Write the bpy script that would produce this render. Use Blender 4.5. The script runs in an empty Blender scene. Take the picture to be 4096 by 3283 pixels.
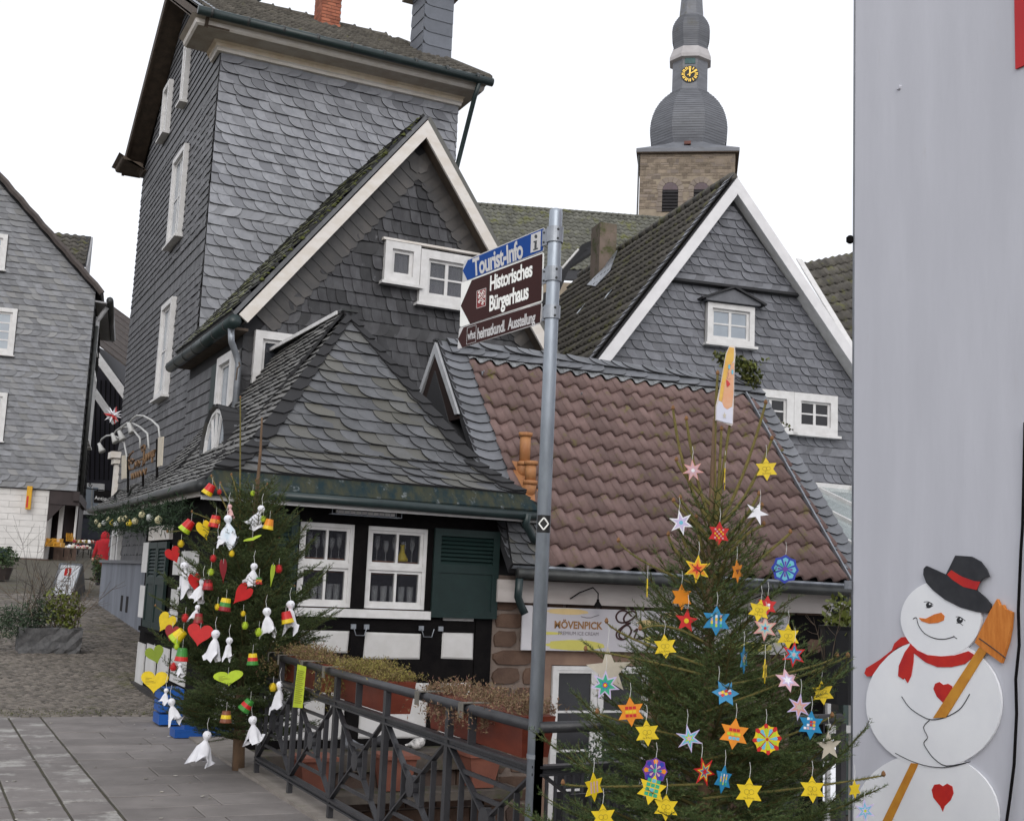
import bpy, math, random
import numpy as np
from mathutils import Matrix, Vector
random.seed(7)
RND = random.Random(11)
SC = bpy.context.scene
COL = SC.collection
rad = math.radians

# ------------------------------------------------------------------ camera
FPX, PITCH, ROLL, HEAD, EYE = 4848.0, rad(8.13), rad(2.526), rad(25.99), 1.65
CAMP = np.array([0.0, 0.0, EYE])
_F = np.array([math.sin(HEAD) * math.cos(PITCH), math.cos(HEAD) * math.cos(PITCH), math.sin(PITCH)])
_R0 = np.array([math.cos(HEAD), -math.sin(HEAD), 0.0])
_U0 = np.cross(_R0, _F)
_R = math.cos(ROLL) * _R0 + math.sin(ROLL) * _U0
_U = -math.sin(ROLL) * _R0 + math.cos(ROLL) * _U0
FH = np.array([math.sin(HEAD), math.cos(HEAD), 0.0])
RH = _R0
cd = bpy.data.cameras.new('camera')
cd.sensor_fit = 'HORIZONTAL'; cd.sensor_width = 36.0; cd.lens = FPX / 4096 * 36
cd.clip_start = 0.05; cd.clip_end = 3000
cam = bpy.data.objects.new('camera', cd); COL.objects.link(cam)
cam.matrix_world = Matrix(((_R[0], _U[0], -_F[0], 0), (_R[1], _U[1], -_F[1], 0), (_R[2], _U[2], -_F[2], EYE), (0, 0, 0, 1)))
SC.camera = cam

# ------------------------------------------------------------------ sky, sun, exposure
SUN_EL, SUN_AZ = rad(32), rad(205)          # azimuth from +Y towards +X
w = bpy.data.worlds.new('World'); SC.world = w; w.use_nodes = True
nt = w.node_tree; nt.nodes.clear()
sky = nt.nodes.new('ShaderNodeTexSky'); sky.sky_type = 'NISHITA'; sky.sun_disc = False
sky.sun_elevation = SUN_EL; sky.sun_rotation = SUN_AZ
sky.air_density = 1.0; sky.dust_density = 4.0; sky.ozone_density = 1.0
hs = nt.nodes.new('ShaderNodeHueSaturation'); hs.inputs['Saturation'].default_value = 0.16
mixn = nt.nodes.new('ShaderNodeMix'); mixn.data_type = 'RGBA'; mixn.inputs[0].default_value = 0.62
mixn.inputs[7].default_value = (9.4, 9.6, 10.2, 1)      # even cloud layer over the sky
bgn = nt.nodes.new('ShaderNodeBackground'); bgn.inputs['Strength'].default_value = 0.15
wo = nt.nodes.new('ShaderNodeOutputWorld')
nt.links.new(sky.outputs[0], hs.inputs['Color']); nt.links.new(hs.outputs[0], mixn.inputs[6])
nt.links.new(mixn.outputs[2], bgn.inputs['Color']); nt.links.new(bgn.outputs[0], wo.inputs['Surface'])
sl = bpy.data.lights.new('sun', 'SUN'); sl.energy = 0.7; sl.angle = rad(40); sl.color = (1.0, 0.96, 0.9)
so = bpy.data.objects.new('sun', sl); COL.objects.link(so); so.location = (-20, 0, 30)
sd = Vector((math.sin(SUN_AZ) * math.cos(SUN_EL), math.cos(SUN_AZ) * math.cos(SUN_EL), math.sin(SUN_EL)))
so.rotation_euler = sd.to_track_quat('Z', 'Y').to_euler()
vs = SC.view_settings; vs.view_transform = 'Standard'; vs.look = 'None'; vs.exposure = 0.0; vs.gamma = 1.0
SC.render.resolution_x = 1024; SC.render.resolution_y = 820

# ------------------------------------------------------------------ points on known planes, seen at picture position (2156 px wide)
DS = 4096 / 2156.0
def ray(x, y): return _F * FPX + _R * (x * DS - 2048) - _U * (y * DS - 1641.5)
def _on(i, v, x, y):
    d = ray(x, y); return CAMP + d * ((v - CAMP[i]) / d[i])
def onX(v, x, y): return _on(0, v, x, y)
def onY(v, x, y): return _on(1, v, x, y)
def onZ(v, x, y): return _on(2, v, x, y)
def onD(dep, x, y):
    d = ray(x, y); return CAMP + d * (dep / float(d @ FH))
def gz(Y): return 0.0 if Y < 17 else min(0.055 * (Y - 17), 2.5)
def proj(p):
    v = np.asarray(p, float) - CAMP; z = float(v @ _F)
    if z < .1: return (-9e9, -9e9, z)
    return ((2048 + FPX * float(v @ _R) / z) / DS, (1641.5 - FPX * float(v @ _U) / z) / DS, z)
A = lambda *a: np.array(a, float)
def nrm(v): v = np.asarray(v, float); return v / np.linalg.norm(v)
EX, EY, EZ = A(1, 0, 0), A(0, 1, 0), A(0, 0, 1)

# ------------------------------------------------------------------ materials
MATS = {}
def M(name, c1, c2=None, ns=3.0, rough=.8, bump=.0, bs=30.0, var=0.0, lich=None, metal=0.0, spec=.35, alpha=1.0, stretch=None, coat=0., var_hue=None, wear=None, trans=0.0):
    if name in MATS: return MATS[name]
    m = bpy.data.materials.new(name); m.use_nodes = True
    t = m.node_tree; n = t.nodes; L = t.links
    b = n['Principled BSDF']
    b.inputs['Roughness'].default_value = rough; b.inputs['Metallic'].default_value = metal
    b.inputs['Specular IOR Level'].default_value = spec; b.inputs['Alpha'].default_value = alpha
    b.inputs['Coat Weight'].default_value = coat
    if trans: b.inputs['Transmission Weight'].default_value = trans; b.inputs['IOR'].default_value = 1.45
    geo = n.new('ShaderNodeNewGeometry'); pos = geo.outputs['Position']
    if stretch:
        mp = n.new('ShaderNodeMapping'); mp.inputs['Scale'].default_value = stretch
        L.new(pos, mp.inputs['Vector']); pos2 = mp.outputs[0]
    else: pos2 = pos
    c2 = c2 or tuple(min(1, v * .78) for v in c1)
    def noise(sc, det=4, p=None, ro=.6):
        q = n.new('ShaderNodeTexNoise'); q.inputs['Scale'].default_value = sc; q.inputs['Detail'].default_value = det
        q.inputs['Roughness'].default_value = ro
        L.new(p or pos2, q.inputs['Vector']); return q.outputs['Fac']
    def ramp(f, a, c):
        q = n.new('ShaderNodeMapRange'); q.inputs[1].default_value = a; q.inputs[2].default_value = c; q.interpolation_type = 'SMOOTHSTEP'
        L.new(f, q.inputs[0]); return q.outputs[0]
    def mix(f, x, y, typ='MIX'):
        q = n.new('ShaderNodeMix'); q.data_type = 'RGBA'; q.blend_type = typ
        if isinstance(f, float): q.inputs[0].default_value = f
        else: L.new(f, q.inputs[0])
        for i, v in ((6, x), (7, y)):
            if isinstance(v, tuple): q.inputs[i].default_value = (*v, 1)
            else: L.new(v, q.inputs[i])
        return q.outputs[2]
    col = mix(ramp(noise(ns, 5), .3, .7), tuple(c1), tuple(c2))
    if var or var_hue:
        oi = n.new('ShaderNodeObjectInfo')
        ad = n.new('ShaderNodeMath'); ad.operation = 'ADD'; L.new(oi.outputs['Random'], ad.inputs[0]); L.new(geo.outputs['Random Per Island'], ad.inputs[1])
        fr = n.new('ShaderNodeMath'); fr.operation = 'FRACT'; L.new(ad.outputs[0], fr.inputs[0])
        if var_hue:
            f2 = n.new('ShaderNodeMath'); f2.operation = 'MULTIPLY'; f2.inputs[1].default_value = 7.31; L.new(fr.outputs[0], f2.inputs[0])
            f3 = n.new('ShaderNodeMath'); f3.operation = 'FRACT'; L.new(f2.outputs[0], f3.inputs[0])
            col = mix(ramp(f3.outputs[0], .45, 1.0), col, tuple(var_hue))
        mr = n.new('ShaderNodeMapRange'); mr.inputs[3].default_value = 1 - var; mr.inputs[4].default_value = 1 + var; L.new(fr.outputs[0], mr.inputs[0])
        h = n.new('ShaderNodeHueSaturation'); L.new(mr.outputs[0], h.inputs['Value']); L.new(col, h.inputs['Color']); col = h.outputs[0]
    if wear:
        col = mix(ramp(noise(wear[1], 6, pos2, .7), wear[2], wear[2] + .12), col, tuple(wear[0]))
    if lich:
        q = ramp(noise(lich[1], 6, pos, .7), lich[2], lich[2] + .16)
        col = mix(q, col, tuple(lich[0]))
    L.new(col, b.inputs['Base Color'])
    if bump:
        bp = n.new('ShaderNodeBump'); bp.inputs['Strength'].default_value = bump; bp.inputs['Distance'].default_value = .01
        L.new(noise(bs, 6, None, .65), bp.inputs['Height']); L.new(bp.outputs[0], b.inputs['Normal'])
    MATS[name] = m; return m
def flat(name, c, rough=.6, **k): return M(name, c, tuple(v * .93 for v in c), 8, rough, **k)

# ------------------------------------------------------------------ objects
def _mesh(name, vs, fs, mat, smooth=False):
    me = bpy.data.meshes.new(name)
    me.from_pydata([tuple(map(float, v)) for v in vs], [], fs)
    if mat: me.materials.append(mat)
    if smooth: me.shade_smooth()
    return me
def tag(o, label=None, cat=None, group=None, kind=None):
    for k, v in (('label', label), ('category', cat), ('group', group), ('kind', kind)):
        if v: o[k] = v
    return o
def child(o, p):
    o.parent = p
    if p is not None and p.get('_base') is not None:
        o.matrix_parent_inverse = Matrix.Translation(-Vector(p['_base']))
def add(name, vs, fs, mat, parent=None, label=None, cat=None, group=None, kind=None, smooth=False):
    if parent is None and kind != 'structure':
        a = np.asarray(vs, float); lo, hi = a.min(0), a.max(0)
        base = A((lo[0] + hi[0]) / 2, (lo[1] + hi[1]) / 2, lo[2])
        o = bpy.data.objects.new(name, _mesh(name, a - base, fs, mat, smooth)); o.location = base
        o['_base'] = [float(v) for v in base]
    else:
        o = bpy.data.objects.new(name, _mesh(name, vs, fs, mat, smooth))
    COL.objects.link(o)
    if parent is not None: child(o, parent)
    return tag(o, label, cat, group, kind)
def thing(name, loc, label, cat, group=None):
    o = bpy.data.objects.new(name, None); COL.objects.link(o); o.location = loc; o.empty_display_size = .2
    o['_base'] = [float(v) for v in loc]
    return tag(o, label, cat, group)
class MB:
    def __init__(s): s.v = []; s.f = []
    def poly(s, pts, thick=None):
        """planar polygon; with thick (vector) extruded"""
        k = len(s.v); n = len(pts); pts = [np.asarray(p, float) for p in pts]
        s.v += pts
        if thick is None: s.f.append(tuple(range(k, k + n))); return s
        s.v += [p + thick for p in pts]
        s.f.append(tuple(range(k + n - 1, k - 1, -1))); s.f.append(tuple(range(k + n, k + 2 * n)))
        for i in range(n):
            j = (i + 1) % n; s.f.append((k + i, k + j, k + n + j, k + n + i))
        return s
    def box(s, O, U, V, N, u0, u1, v0, v1, n0, n1):
        O, U, V, N = map(np.asarray, (O, U, V, N))
        return s.poly([O + U * a + V * b + N * n0 for a, b in ((u0, v0), (u1, v0), (u1, v1), (u0, v1))], N * (n1 - n0))
    def abox(s, x0, x1, y0, y1, z0, z1): return s.box(A(0, 0, 0), EX, EZ, EY, x0, x1, z0, z1, y0, y1)
    def bar(s, p, q, w, h=None, up=EZ):
        p, q = np.asarray(p, float), np.asarray(q, float); h = h or w; d = nrm(q - p)
        a = np.cross(d, up)
        if np.linalg.norm(a) < 1e-4: a = np.cross(d, EX)
        a = nrm(a); b = np.cross(a, d)
        return s.poly([p + a * x * w / 2 + b * y * h / 2 for x, y in ((-1, -1), (1, -1), (1, 1), (-1, 1))], q - p)
    def tube(s, pts, r, n=8, cap=True):
        pts = [np.asarray(p, float) for p in pts]; m = len(pts); k = len(s.v)
        rs = r if hasattr(r, '__len__') else [r] * m
        prev = None
        for i, p in enumerate(pts):
            d = nrm((pts[min(i + 1, m - 1)] - pts[max(i - 1, 0)]))
            if prev is None:
                a = np.cross(d, EZ if abs(d[2]) < .9 else EX)
            else:
                a = prev - d * (prev @ d)
            a = nrm(a); prev = a; b = np.cross(d, a)
            for j in range(n):
                t = 2 * math.pi * j / n; s.v.append(p + (a * math.cos(t) + b * math.sin(t)) * rs[i])
        for i in range(m - 1):
            for j in range(n):
                jj = (j + 1) % n; s.f.append((k + i * n + j, k + i * n + jj, k + (i + 1) * n + jj, k + (i + 1) * n + j))
        if cap:
            s.f.append(tuple(range(k + n - 1, k - 1, -1))); s.f.append(tuple(range(k + (m - 1) * n, k + m * n)))
        return s
    def lathe(s, O, prof, n=12, axis=EZ, x=EX):
        O = np.asarray(O, float); axis = nrm(axis); x = nrm(x - axis * (x @ axis)); y = np.cross(axis, x); k = len(s.v); m = len(prof)
        for r, z in prof:
            for j in range(n):
                t = 2 * math.pi * j / n; s.v.append(O + axis * z + (x * math.cos(t) + y * math.sin(t)) * r)
        for i in range(m - 1):
            for j in range(n):
                jj = (j + 1) % n; s.f.append((k + i * n + j, k + i * n + jj, k + (i + 1) * n + jj, k + (i + 1) * n + j))
        s.f.append(tuple(range(k + n - 1, k - 1, -1))); s.f.append(tuple(range(k + (m - 1) * n, k + m * n)))
        return s
    def build(s, name, mat, parent=None, **k): return add(name, s.v, s.f, mat, parent, **k)
def solid_poly(name, pts, thick, mat, parent=None, **k): return MB().poly(pts, thick).build(name, mat, parent, **k)

# ------------------------------------------------------------------ pieces: the largest 300 are objects, the rest one mesh
SHARED = {}
def pieces(parent, name, items, mat, limit=300, rest=None, smooth=False, edge=None):
    """items: (verts, faces, Matrix or None, share key or None)"""
    def score(it):
        vs_, fs_, m, k = it
        p = np.mean(np.asarray(vs_, float), 0)
        if m is not None: p = np.array(m @ Vector(p))
        x, y, z = proj(p)
        if z < 0: return 1e6
        off = 0 if (-20 < x < 2176 and -20 < y < 1748) else 1000
        return z + off
    items = sorted(items, key=score)
    for vs_, fs_, m, k in items[:limit]:
        if k is not None:
            kk = (k, mat.name)
            if kk not in SHARED: SHARED[kk] = _mesh(name, vs_, fs_, mat, smooth)
            me = SHARED[kk]
        else: me = _mesh(name, vs_, fs_, mat, smooth)
        if edge and len(me.materials) < 2:
            me.materials.append(edge)
            me.polygons.foreach_set('material_index', [0] + [1] * (len(me.polygons) - 1))
        o = bpy.data.objects.new(name, me); COL.objects.link(o); child(o, parent)
        if m is not None: o.matrix_basis = m
    if len(items) > limit:
        V_, F_, I_ = [], [], []
        for vs_, fs_, m, k in items[limit:]:
            I_ += [0] + [1] * (len(fs_) - 1)
            kk = len(V_); a = np.asarray(vs_, float)
            if m is not None:
                mm = np.array(m); a = a @ mm[:3, :3].T + mm[:3, 3]
            V_ += list(a); F_ += [tuple(i + kk for i in f) for f in fs_]
        o = add(rest or (name + '_rows'), V_, F_, mat, parent, kind='stuff', smooth=smooth)
        if edge: o.data.materials.append(edge); o.data.polygons.foreach_set('material_index', I_)

def clip(poly, a, b, c):
    """keep a*x+b*y<=c"""
    out = []
    for i in range(len(poly)):
        p, q = poly[i], poly[(i + 1) % len(poly)]
        dp, dq = a * p[0] + b * p[1] - c, a * q[0] + b * q[1] - c
        if dp <= 1e-9: out.append(p)
        if (dp < -1e-9 and dq > 1e-9) or (dp > 1e-9 and dq < -1e-9):
            t = dp / (dp - dq); out.append((p[0] + t * (q[0] - p[0]), p[1] + t * (q[1] - p[1])))
    return out
def area(p): return .5 * sum(p[i][0] * p[(i + 1) % len(p)][1] - p[(i + 1) % len(p)][0] * p[i][1] for i in range(len(p)))
def clip_poly(poly, reg):
    if area(reg) < 0: reg = reg[::-1]
    for i in range(len(reg)):
        (x0, y0), (x1, y1) = reg[i], reg[(i + 1) % len(reg)]
        a, b = (y1 - y0), -(x1 - x0)
        poly = clip(poly, a, b, a * x0 + b * y0)
        if len(poly) < 3: return []
    return poly
def minus_rect(poly, r):
    u0, u1, v0, v1 = r
    xs = [p[0] for p in poly]; ys = [p[1] for p in poly]
    if max(xs) <= u0 or min(xs) >= u1 or max(ys) <= v0 or min(ys) >= v1: return [poly]
    mid = clip(clip(poly, -1, 0, -u0), 1, 0, u1)
    out = [clip(poly, 1, 0, u0), clip(poly, -1, 0, -u1)]
    if len(mid) > 2: out += [clip(mid, 0, 1, v0), clip(mid, 0, -1, -v1)]
    return [q for q in out if len(q) > 2 and abs(area(q)) > 2e-4]
def sl_shape(style, w, h):
    if style == 'scale':
        W = w * 1.7; rx, ry = w * .85, h * .92
        return [(W, 0), (W, h), (0, h)] + [(rx - rx * math.cos(t), ry - ry * math.sin(t)) for t in np.linspace(0, math.pi / 2, 6)], W
    if style == 'lean':
        W = w * 1.35; rx, ry = w * .38, h * .97
        return [(W, 0), (W, h), (0, h)] + [(rx - rx * math.cos(t), ry - ry * math.sin(t)) for t in np.linspace(0, math.pi / 2, 5)], W
    if style == 'point':
        W = w * 1.0
        return [(W, h * .3), (W, h), (0, h), (0, h * .3), (w * .3, 0), (w * .7, 0)], W
    return [(w * .985, 0), (w * .985, h), (0, h), (0, 0)], w
def slates(parent, O, U, V, reg, w, h, mat, style='scale', holes=(), mirror_rows=(), mirror=False, lift=.026, side=.016, jit=.12, seed=1, name='slate', limit=300, brick=True, skew=0.0, rest=None, collect=None):
    O, U, V = np.asarray(O, float), nrm(U), nrm(V); N = nrm(np.cross(U, V))
    rd = random.Random(seed); items = []
    us = [p[0] for p in reg]; vs_ = [p[1] for p in reg]
    nrows = int(math.ceil((max(vs_) - min(vs_)) / h)) + 1
    for r in range(-1, nrows):
        v0 = min(vs_) + r * h
        mir = mirror != (r in mirror_rows)
        shp, W = sl_shape(style if r not in mirror_rows else 'scale', w, h)
        off = (r % 2) * w * .5 if brick else 0
        u = min(us) - 2 * w + off + rd.uniform(-.1, .1) * w
        while u < max(us) + w:
            ww = 1 + rd.uniform(-jit, jit) if jit > .05 else 1
            var = rd.randrange(5)
            lt = lift * (1 + .5 * (var - 2) / 2 * (jit * 4)); ls = side * (1 + .4 * ((var * 2) % 5 - 2) / 2)
            P = [((W - s if mir else s), t) for s, t in shp]
            if mir: P = P[::-1]
            def nn(s, t): return .004 + lt * (1 - t / h) + ls * (1 - (W - s if mir else s) / W)
            full = [(u + s, v0 + t + skew * 0) for s, t in P]
            cl = clip_poly(full, list(reg))
            if len(cl) > 2 and area(cl) > 3e-4:
                parts = [cl]
                for hr in holes: parts = [q for p in parts for q in minus_rect(p, hr)]
                same = len(parts) == 1 and len(parts[0]) == len(full) and abs(area(parts[0]) - area(full)) < 1e-7
                for q in parts:
                    if area(q) < 3e-4: continue
                    loc = [(a - u, b - v0) for a, b in q]; n = len(loc)
                    vv = [(a, b, nn(a, b)) for a, b in loc] + [(a, b, -.012) for a, b in loc]
                    ff = [tuple(range(n))] + [(n + i, n + (i + 1) % n, (i + 1) % n, i) for i in range(n)]
                    o = O + U * u + V * v0
                    m = Matrix(((U[0], V[0], N[0], o[0]), (U[1], V[1], N[1], o[1]), (U[2], V[2], N[2], o[2]), (0, 0, 0, 1)))
                    items.append((vv, ff, m, (style, w, h, var, mir, round(lift, 4), r in mirror_rows) if same else None))
            u += w * ww if style in ("scale", "lean") else w
    if collect is not None: collect += items
    else: pieces(parent, name, items, mat, limit, rest, edge=MATS.get('slate_edge'))
    return items

# ------------------------------------------------------------------ wavy roof tiles
def tile_mesh(w, l, amp, n=8, th=.03, lift=.05, prof='s'):
    """pan tile: u across (0..w), v up the slope (0..l)"""
    def z(u):
        t = u / w
        if prof == 's': return amp * (math.sin(2 * math.pi * (t + .02)) * .5 + .5)
        return amp * math.exp(-((t - .78) / .16) ** 2)
    vs_, fs_ = [], []
    for v, dz in ((0, lift), (l * 1.06, 0.0)):
        for i in range(n + 1):
            u = w * 1.04 * i / n; vs_.append((u, v, z(min(u, w * 1.04)) + dz))
    k = n + 1
    for i in range(n): fs_.append((i, i + 1, k + i + 1, k + i))
    b = len(vs_)
    for i in range(n + 1): u = w * 1.04 * i / n; vs_.append((u, 0, z(u) + lift - th - .012))
    for i in range(n): fs_.append((i + 1, i, b + i, b + i + 1))
    b2 = len(vs_)                                  # right flank
    vs_ += [(w * 1.04, 0, -.01), (w * 1.04, l * 1.06, -.02)]
    fs_.append((n, b2, b2 + 1, k + n))
    return vs_, fs_
def tiles(parent, O, U, V, nu, nv, w, l, amp, mat, key, prof='s', limit=300, name='tile', region=None, seed=3, smooth=True, skip=None):
    O, U, V = np.asarray(O, float), nrm(U), nrm(V); N = nrm(np.cross(U, V)); rd = random.Random(seed)
    vs_, fs_ = tile_mesh(w, l, amp, prof=prof); items = []
    for r in range(nv):
        for c in range(nu):
            if region and not region((c + .5) * w, (r + .5) * l): continue
            o = O + U * (c * w) + V * (r * l) + N * rd.uniform(-.004, .004)
            a = rd.uniform(-.009, .009)
            U2, V2 = U * math.cos(a) + V * math.sin(a), V * math.cos(a) - U * math.sin(a)
            m = Matrix(((U2[0], V2[0], N[0], o[0]), (U2[1], V2[1], N[1], o[1]), (U2[2], V2[2], N[2], o[2]), (0, 0, 0, 1)))
            items.append((vs_, fs_, m, key))
    pieces(parent, name, items, mat, limit, smooth=smooth)

# ------------------------------------------------------------------ windows
def window(parent, O, U, V, r, cols, rows, mat, glass, casing=.09, proud=.12, recess=-.045, bar=.03, sill=True, back=None, sash=None, name='window', split=None, frame=.05):
    """casing part (> frame, pane, sill). r = u0,u1,v0,v1 outside of the casing"""
    O, U, V = np.asarray(O, float), nrm(U), nrm(V); N = nrm(np.cross(U, V)); u0, u1, v0, v1 = r
    m = MB(); c = casing
    for a in ((u0, u0 + c, v0, v1), (u1 - c, u1, v0, v1), (u0 + c, u1 - c, v1 - c, v1), (u0 + c, u1 - c, v0, v0 + c)):
        m.box(O, U, V, N, *a, -.01 if recess < 0 else -recess - .03, proud)
    wdw = m.build(name, mat, parent)
    a0, a1, b0, b1 = u0 + c, u1 - c, v0 + c, v1 - c
    f = MB(); fr = frame
    f.box(O, U, V, N, a0, a0 + fr, b0, b1, -recess - .02, -recess + .02); f.box(O, U, V, N, a1 - fr, a1, b0, b1, -recess - .02, -recess + .02)
    f.box(O, U, V, N, a0 + fr, a1 - fr, b0, b0 + fr, -recess - .02, -recess + .018); f.box(O, U, V, N, a0 + fr, a1 - fr, b1 - fr, b1, -recess - .02, -recess + .018)
    cw = (a1 - a0 - 2 * fr) / cols; rh = (b1 - b0 - 2 * fr) / rows
    for i in range(1, cols):
        wd = bar * (1.8 if (split and i in split) else 1)
        x = a0 + fr + cw * i; f.box(O, U, V, N, x - wd / 2, x + wd / 2, b0 + fr, b1 - fr, -recess - .015, -recess + .016)
    for j in range(1, rows):
        y = b0 + fr + rh * j; f.box(O, U, V, N, a0 + fr, a1 - fr, y - bar / 2, y + bar / 2, -recess - .012, -recess + .012)
    f.build('frame', sash or mat, wdw)
    for i in range(cols):
        for j in range(rows):
            x, y = a0 + fr + cw * i, b0 + fr + rh * j
            MB().box(O, U, V, N, x + .002, x + cw - .002, y + .002, y + rh - .002, -recess - .006, -recess - .002).build('pane', glass, wdw)
    if back is not None:
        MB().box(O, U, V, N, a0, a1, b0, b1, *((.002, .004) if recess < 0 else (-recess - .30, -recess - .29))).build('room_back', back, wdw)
    if sill:
        MB().box(O, U, V, N, u0 - .05, u1 + .05, v0 - .05, v0 - .003, -.01, proud + .06).build('sill', mat, wdw)
    return wdw

def slate_quad(parent, pts, w, h, mat, **k):
    """pts: lower left, lower right, upper right, upper left seen from outside"""
    p = [np.asarray(q, float) for q in pts]; U = nrm(p[1] - p[0]); V = p[-1] - p[0]; V = nrm(V - U * (V @ U))
    reg = [(float((q - p[0]) @ U), float((q - p[0]) @ V)) for q in p]
    return slates(parent, p[0], U, V, reg, w, h, mat, **k)
# ------------------------------------------------------------------ material palette
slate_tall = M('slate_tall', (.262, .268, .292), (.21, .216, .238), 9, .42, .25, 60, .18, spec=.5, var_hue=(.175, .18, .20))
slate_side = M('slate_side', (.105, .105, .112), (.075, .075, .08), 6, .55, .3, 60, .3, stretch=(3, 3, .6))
slate_mid = M('slate_mid', (.029, .028, .031), (.052, .052, .056), 5, .5, .4, 40, .55, spec=.4, wear=((.17, .17, .18), 6, .62), stretch=(1.3, 1, .7))
slate_low = M('slate_low', (.105, .108, .116), (.076, .078, .083), 6, .45, .35, 60, .22, lich=((.088, .088, .048), 5, .62), spec=.45, var_hue=(.098, .095, .082))
slate_right = M('slate_right', (.15, .154, .172), (.115, .118, .134), 7, .48, .3, 60, .25, lich=((.09, .09, .05), 3.5, .66), spec=.5)
slate_left = M('slate_left', (.19, .195, .21), (.14, .144, .156), 4, .5, .3, 40, .25, spec=.45, var_hue=(.19, .19, .19))
slate_edge = flat('slate_edge', (.030, .030, .032), .85)  # dirty edge faces; their dark colour also paints the shadow lines between slates
slate_base = flat('slate_underlay', (.035, .035, .038), .9)
slate_sideband = M('slate_band', (.135, .14, .155), (.10, .105, .115), 6, .45, .3, 60, .2, spec=.5, lich=((.11, .11, .06), 6, .64))
white_wood = M('white_wood', (.66, .65, .645), (.56, .55, .54), 6, .5, .08, 40)
white_old = M('white_old_paint', (.68, .645, .61), (.60, .55, .49), 4, .6, .12, 40, wear=((.42, .36, .28), 7, .68), stretch=(1, 1, 2))
cream = M('cornice_cream', (.66, .58, .47), (.52, .42, .30), 3, .65, .1, 30, wear=((.30, .24, .17), 5, .66))
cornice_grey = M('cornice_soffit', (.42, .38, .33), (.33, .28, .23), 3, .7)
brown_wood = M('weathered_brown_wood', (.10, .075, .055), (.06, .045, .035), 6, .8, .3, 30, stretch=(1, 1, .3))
plaster = M('white_plaster', (.60, .59, .585), (.50, .49, .475), 2.2, .85, .22, 35, lich=((.40, .38, .34), 2.2, .72))
timber = M('black_timber', (.005, .0045, .005), (.009, .008, .008), 5, .8, .35, 40, spec=.06)
green_paint = M('dark_green_paint', (.009, .024, .022), (.007, .018, .017), 5, .5, .1, 40)
gutter_green = M('green_metal_gutter', (.010, .020, .021), (.016, .030, .030), 6, .4, .05, 30, spec=.5)
gutter_dark = M('dark_zinc_gutter', (.035, .037, .038), (.06, .062, .06), 5, .45, metal=.3)
zinc = M('zinc', (.32, .34, .37), (.22, .235, .26), 8, .45, .1, 40, metal=.6)
galv = M('galvanised_steel', (.36, .40, .45), (.27, .30, .34), 14, .42, .12, 60, metal=.55, stretch=(1, 1, .35), wear=((.20, .21, .22), 12, .66))
iron = M('painted_iron', (.034, .034, .038), (.022, .022, .025), 7, .42, .2, 50, spec=.5, wear=((.20, .20, .20), 22, .66))
redtile = M('red_clay_tile', (.176, .116, .106), (.142, .092, .084), 5, .68, .15, 50, .20, lich=((.155, .132, .045), 5, .555), spec=.3)
mosstile = M('mossy_concrete_tile', (.115, .105, .088), (.075, .068, .058), 5, .85, .4, 50, .25, lich=((.135, .14, .04), 4, .60))
darktile = M('dark_roof_tile', (.098, .09, .078), (.062, .057, .05), 5, .8, .35, 50, .25, lich=((.105, .105, .042), 2.2, .52))
darktile2 = M('brown_roof_tile', (.075, .062, .056), (.05, .042, .04), 5, .75, .3, 50, .2)
brickm = M('red_brick', (.36, .13, .075), (.27, .09, .055), 7, .85, .3, 60, .25)
mortar = M('mortar', (.21, .165, .14), (.155, .12, .10), 8, .95, .5, 40)
stonem = M('brown_sandstone', (.075, .044, .031), (.11, .068, .048), 5, .9, .6, 22, .28, var_hue=(.085, .060, .050))
towerstone = M('tower_sandstone', (.235, .190, .145), (.165, .132, .102), 2.5, .9, .3, 12, .28, var_hue=(.20, .165, .14))
lintel = M('pink_sandstone', (.25, .165, .12), (.19, .12, .09), 3, .9, .3, 30)
pave = M('grey_paving_slab', (.205, .187, .178), (.158, .144, .137), 3.0, .8, .25, 60, .13, lich=((.20, .19, .18), 2.2, .62), spec=.25)
pave_worn = M('worn_pale_slab', (.20, .183, .175), (.156, .142, .136), 3.0, .8, .25, 60, .10, lich=((.34, .33, .31), 2.4, .50), spec=.25)
cobble = M('cobblestone', (.155, .135, .115), (.10, .087, .073), 7, .7, .4, 60, .38, lich=((.085, .082, .038), .8, .54), spec=.45)
joint = M('mossy_joint', (.062, .057, .034), (.048, .044, .034), 9, .95, .4, 60)
earth = M('ground_earth', (.13, .115, .095), (.09, .08, .066), 1.2, .95, .4, 20)
glass = M('window_glass', (.055, .06, .07), (.04, .045, .055), 1.5, .06, spec=.9, alpha=.42)
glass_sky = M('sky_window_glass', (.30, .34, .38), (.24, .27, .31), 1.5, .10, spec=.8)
glass_dark = M('dark_window_glass', (.012, .011, .013), (.022, .022, .025), 1.2, .10, spec=.4)
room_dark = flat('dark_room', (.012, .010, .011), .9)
curtain = M('net_curtain', (.42, .41, .44), (.30, .29, .33), 14, .9, stretch=(1, 1, .1))
terracotta = M('terracotta_plastic', (.19, .042, .022), (.13, .028, .016), 4, .5, .1, 40, stretch=(1, 1, 3))
darkboard = M('dark_blue_boarding', (.014, .013, .02), (.02, .018, .026), 3, .7, stretch=(4, 4, .3))
wallwhite = M('white_render', (.545, .55, .60), (.475, .48, .525), .9, .75, .22, 18, lich=((.44, .41, .39), 7, .74), wear=((.47, .46, .48), 2.5, .62), stretch=(1, 2.2, .35))

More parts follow.
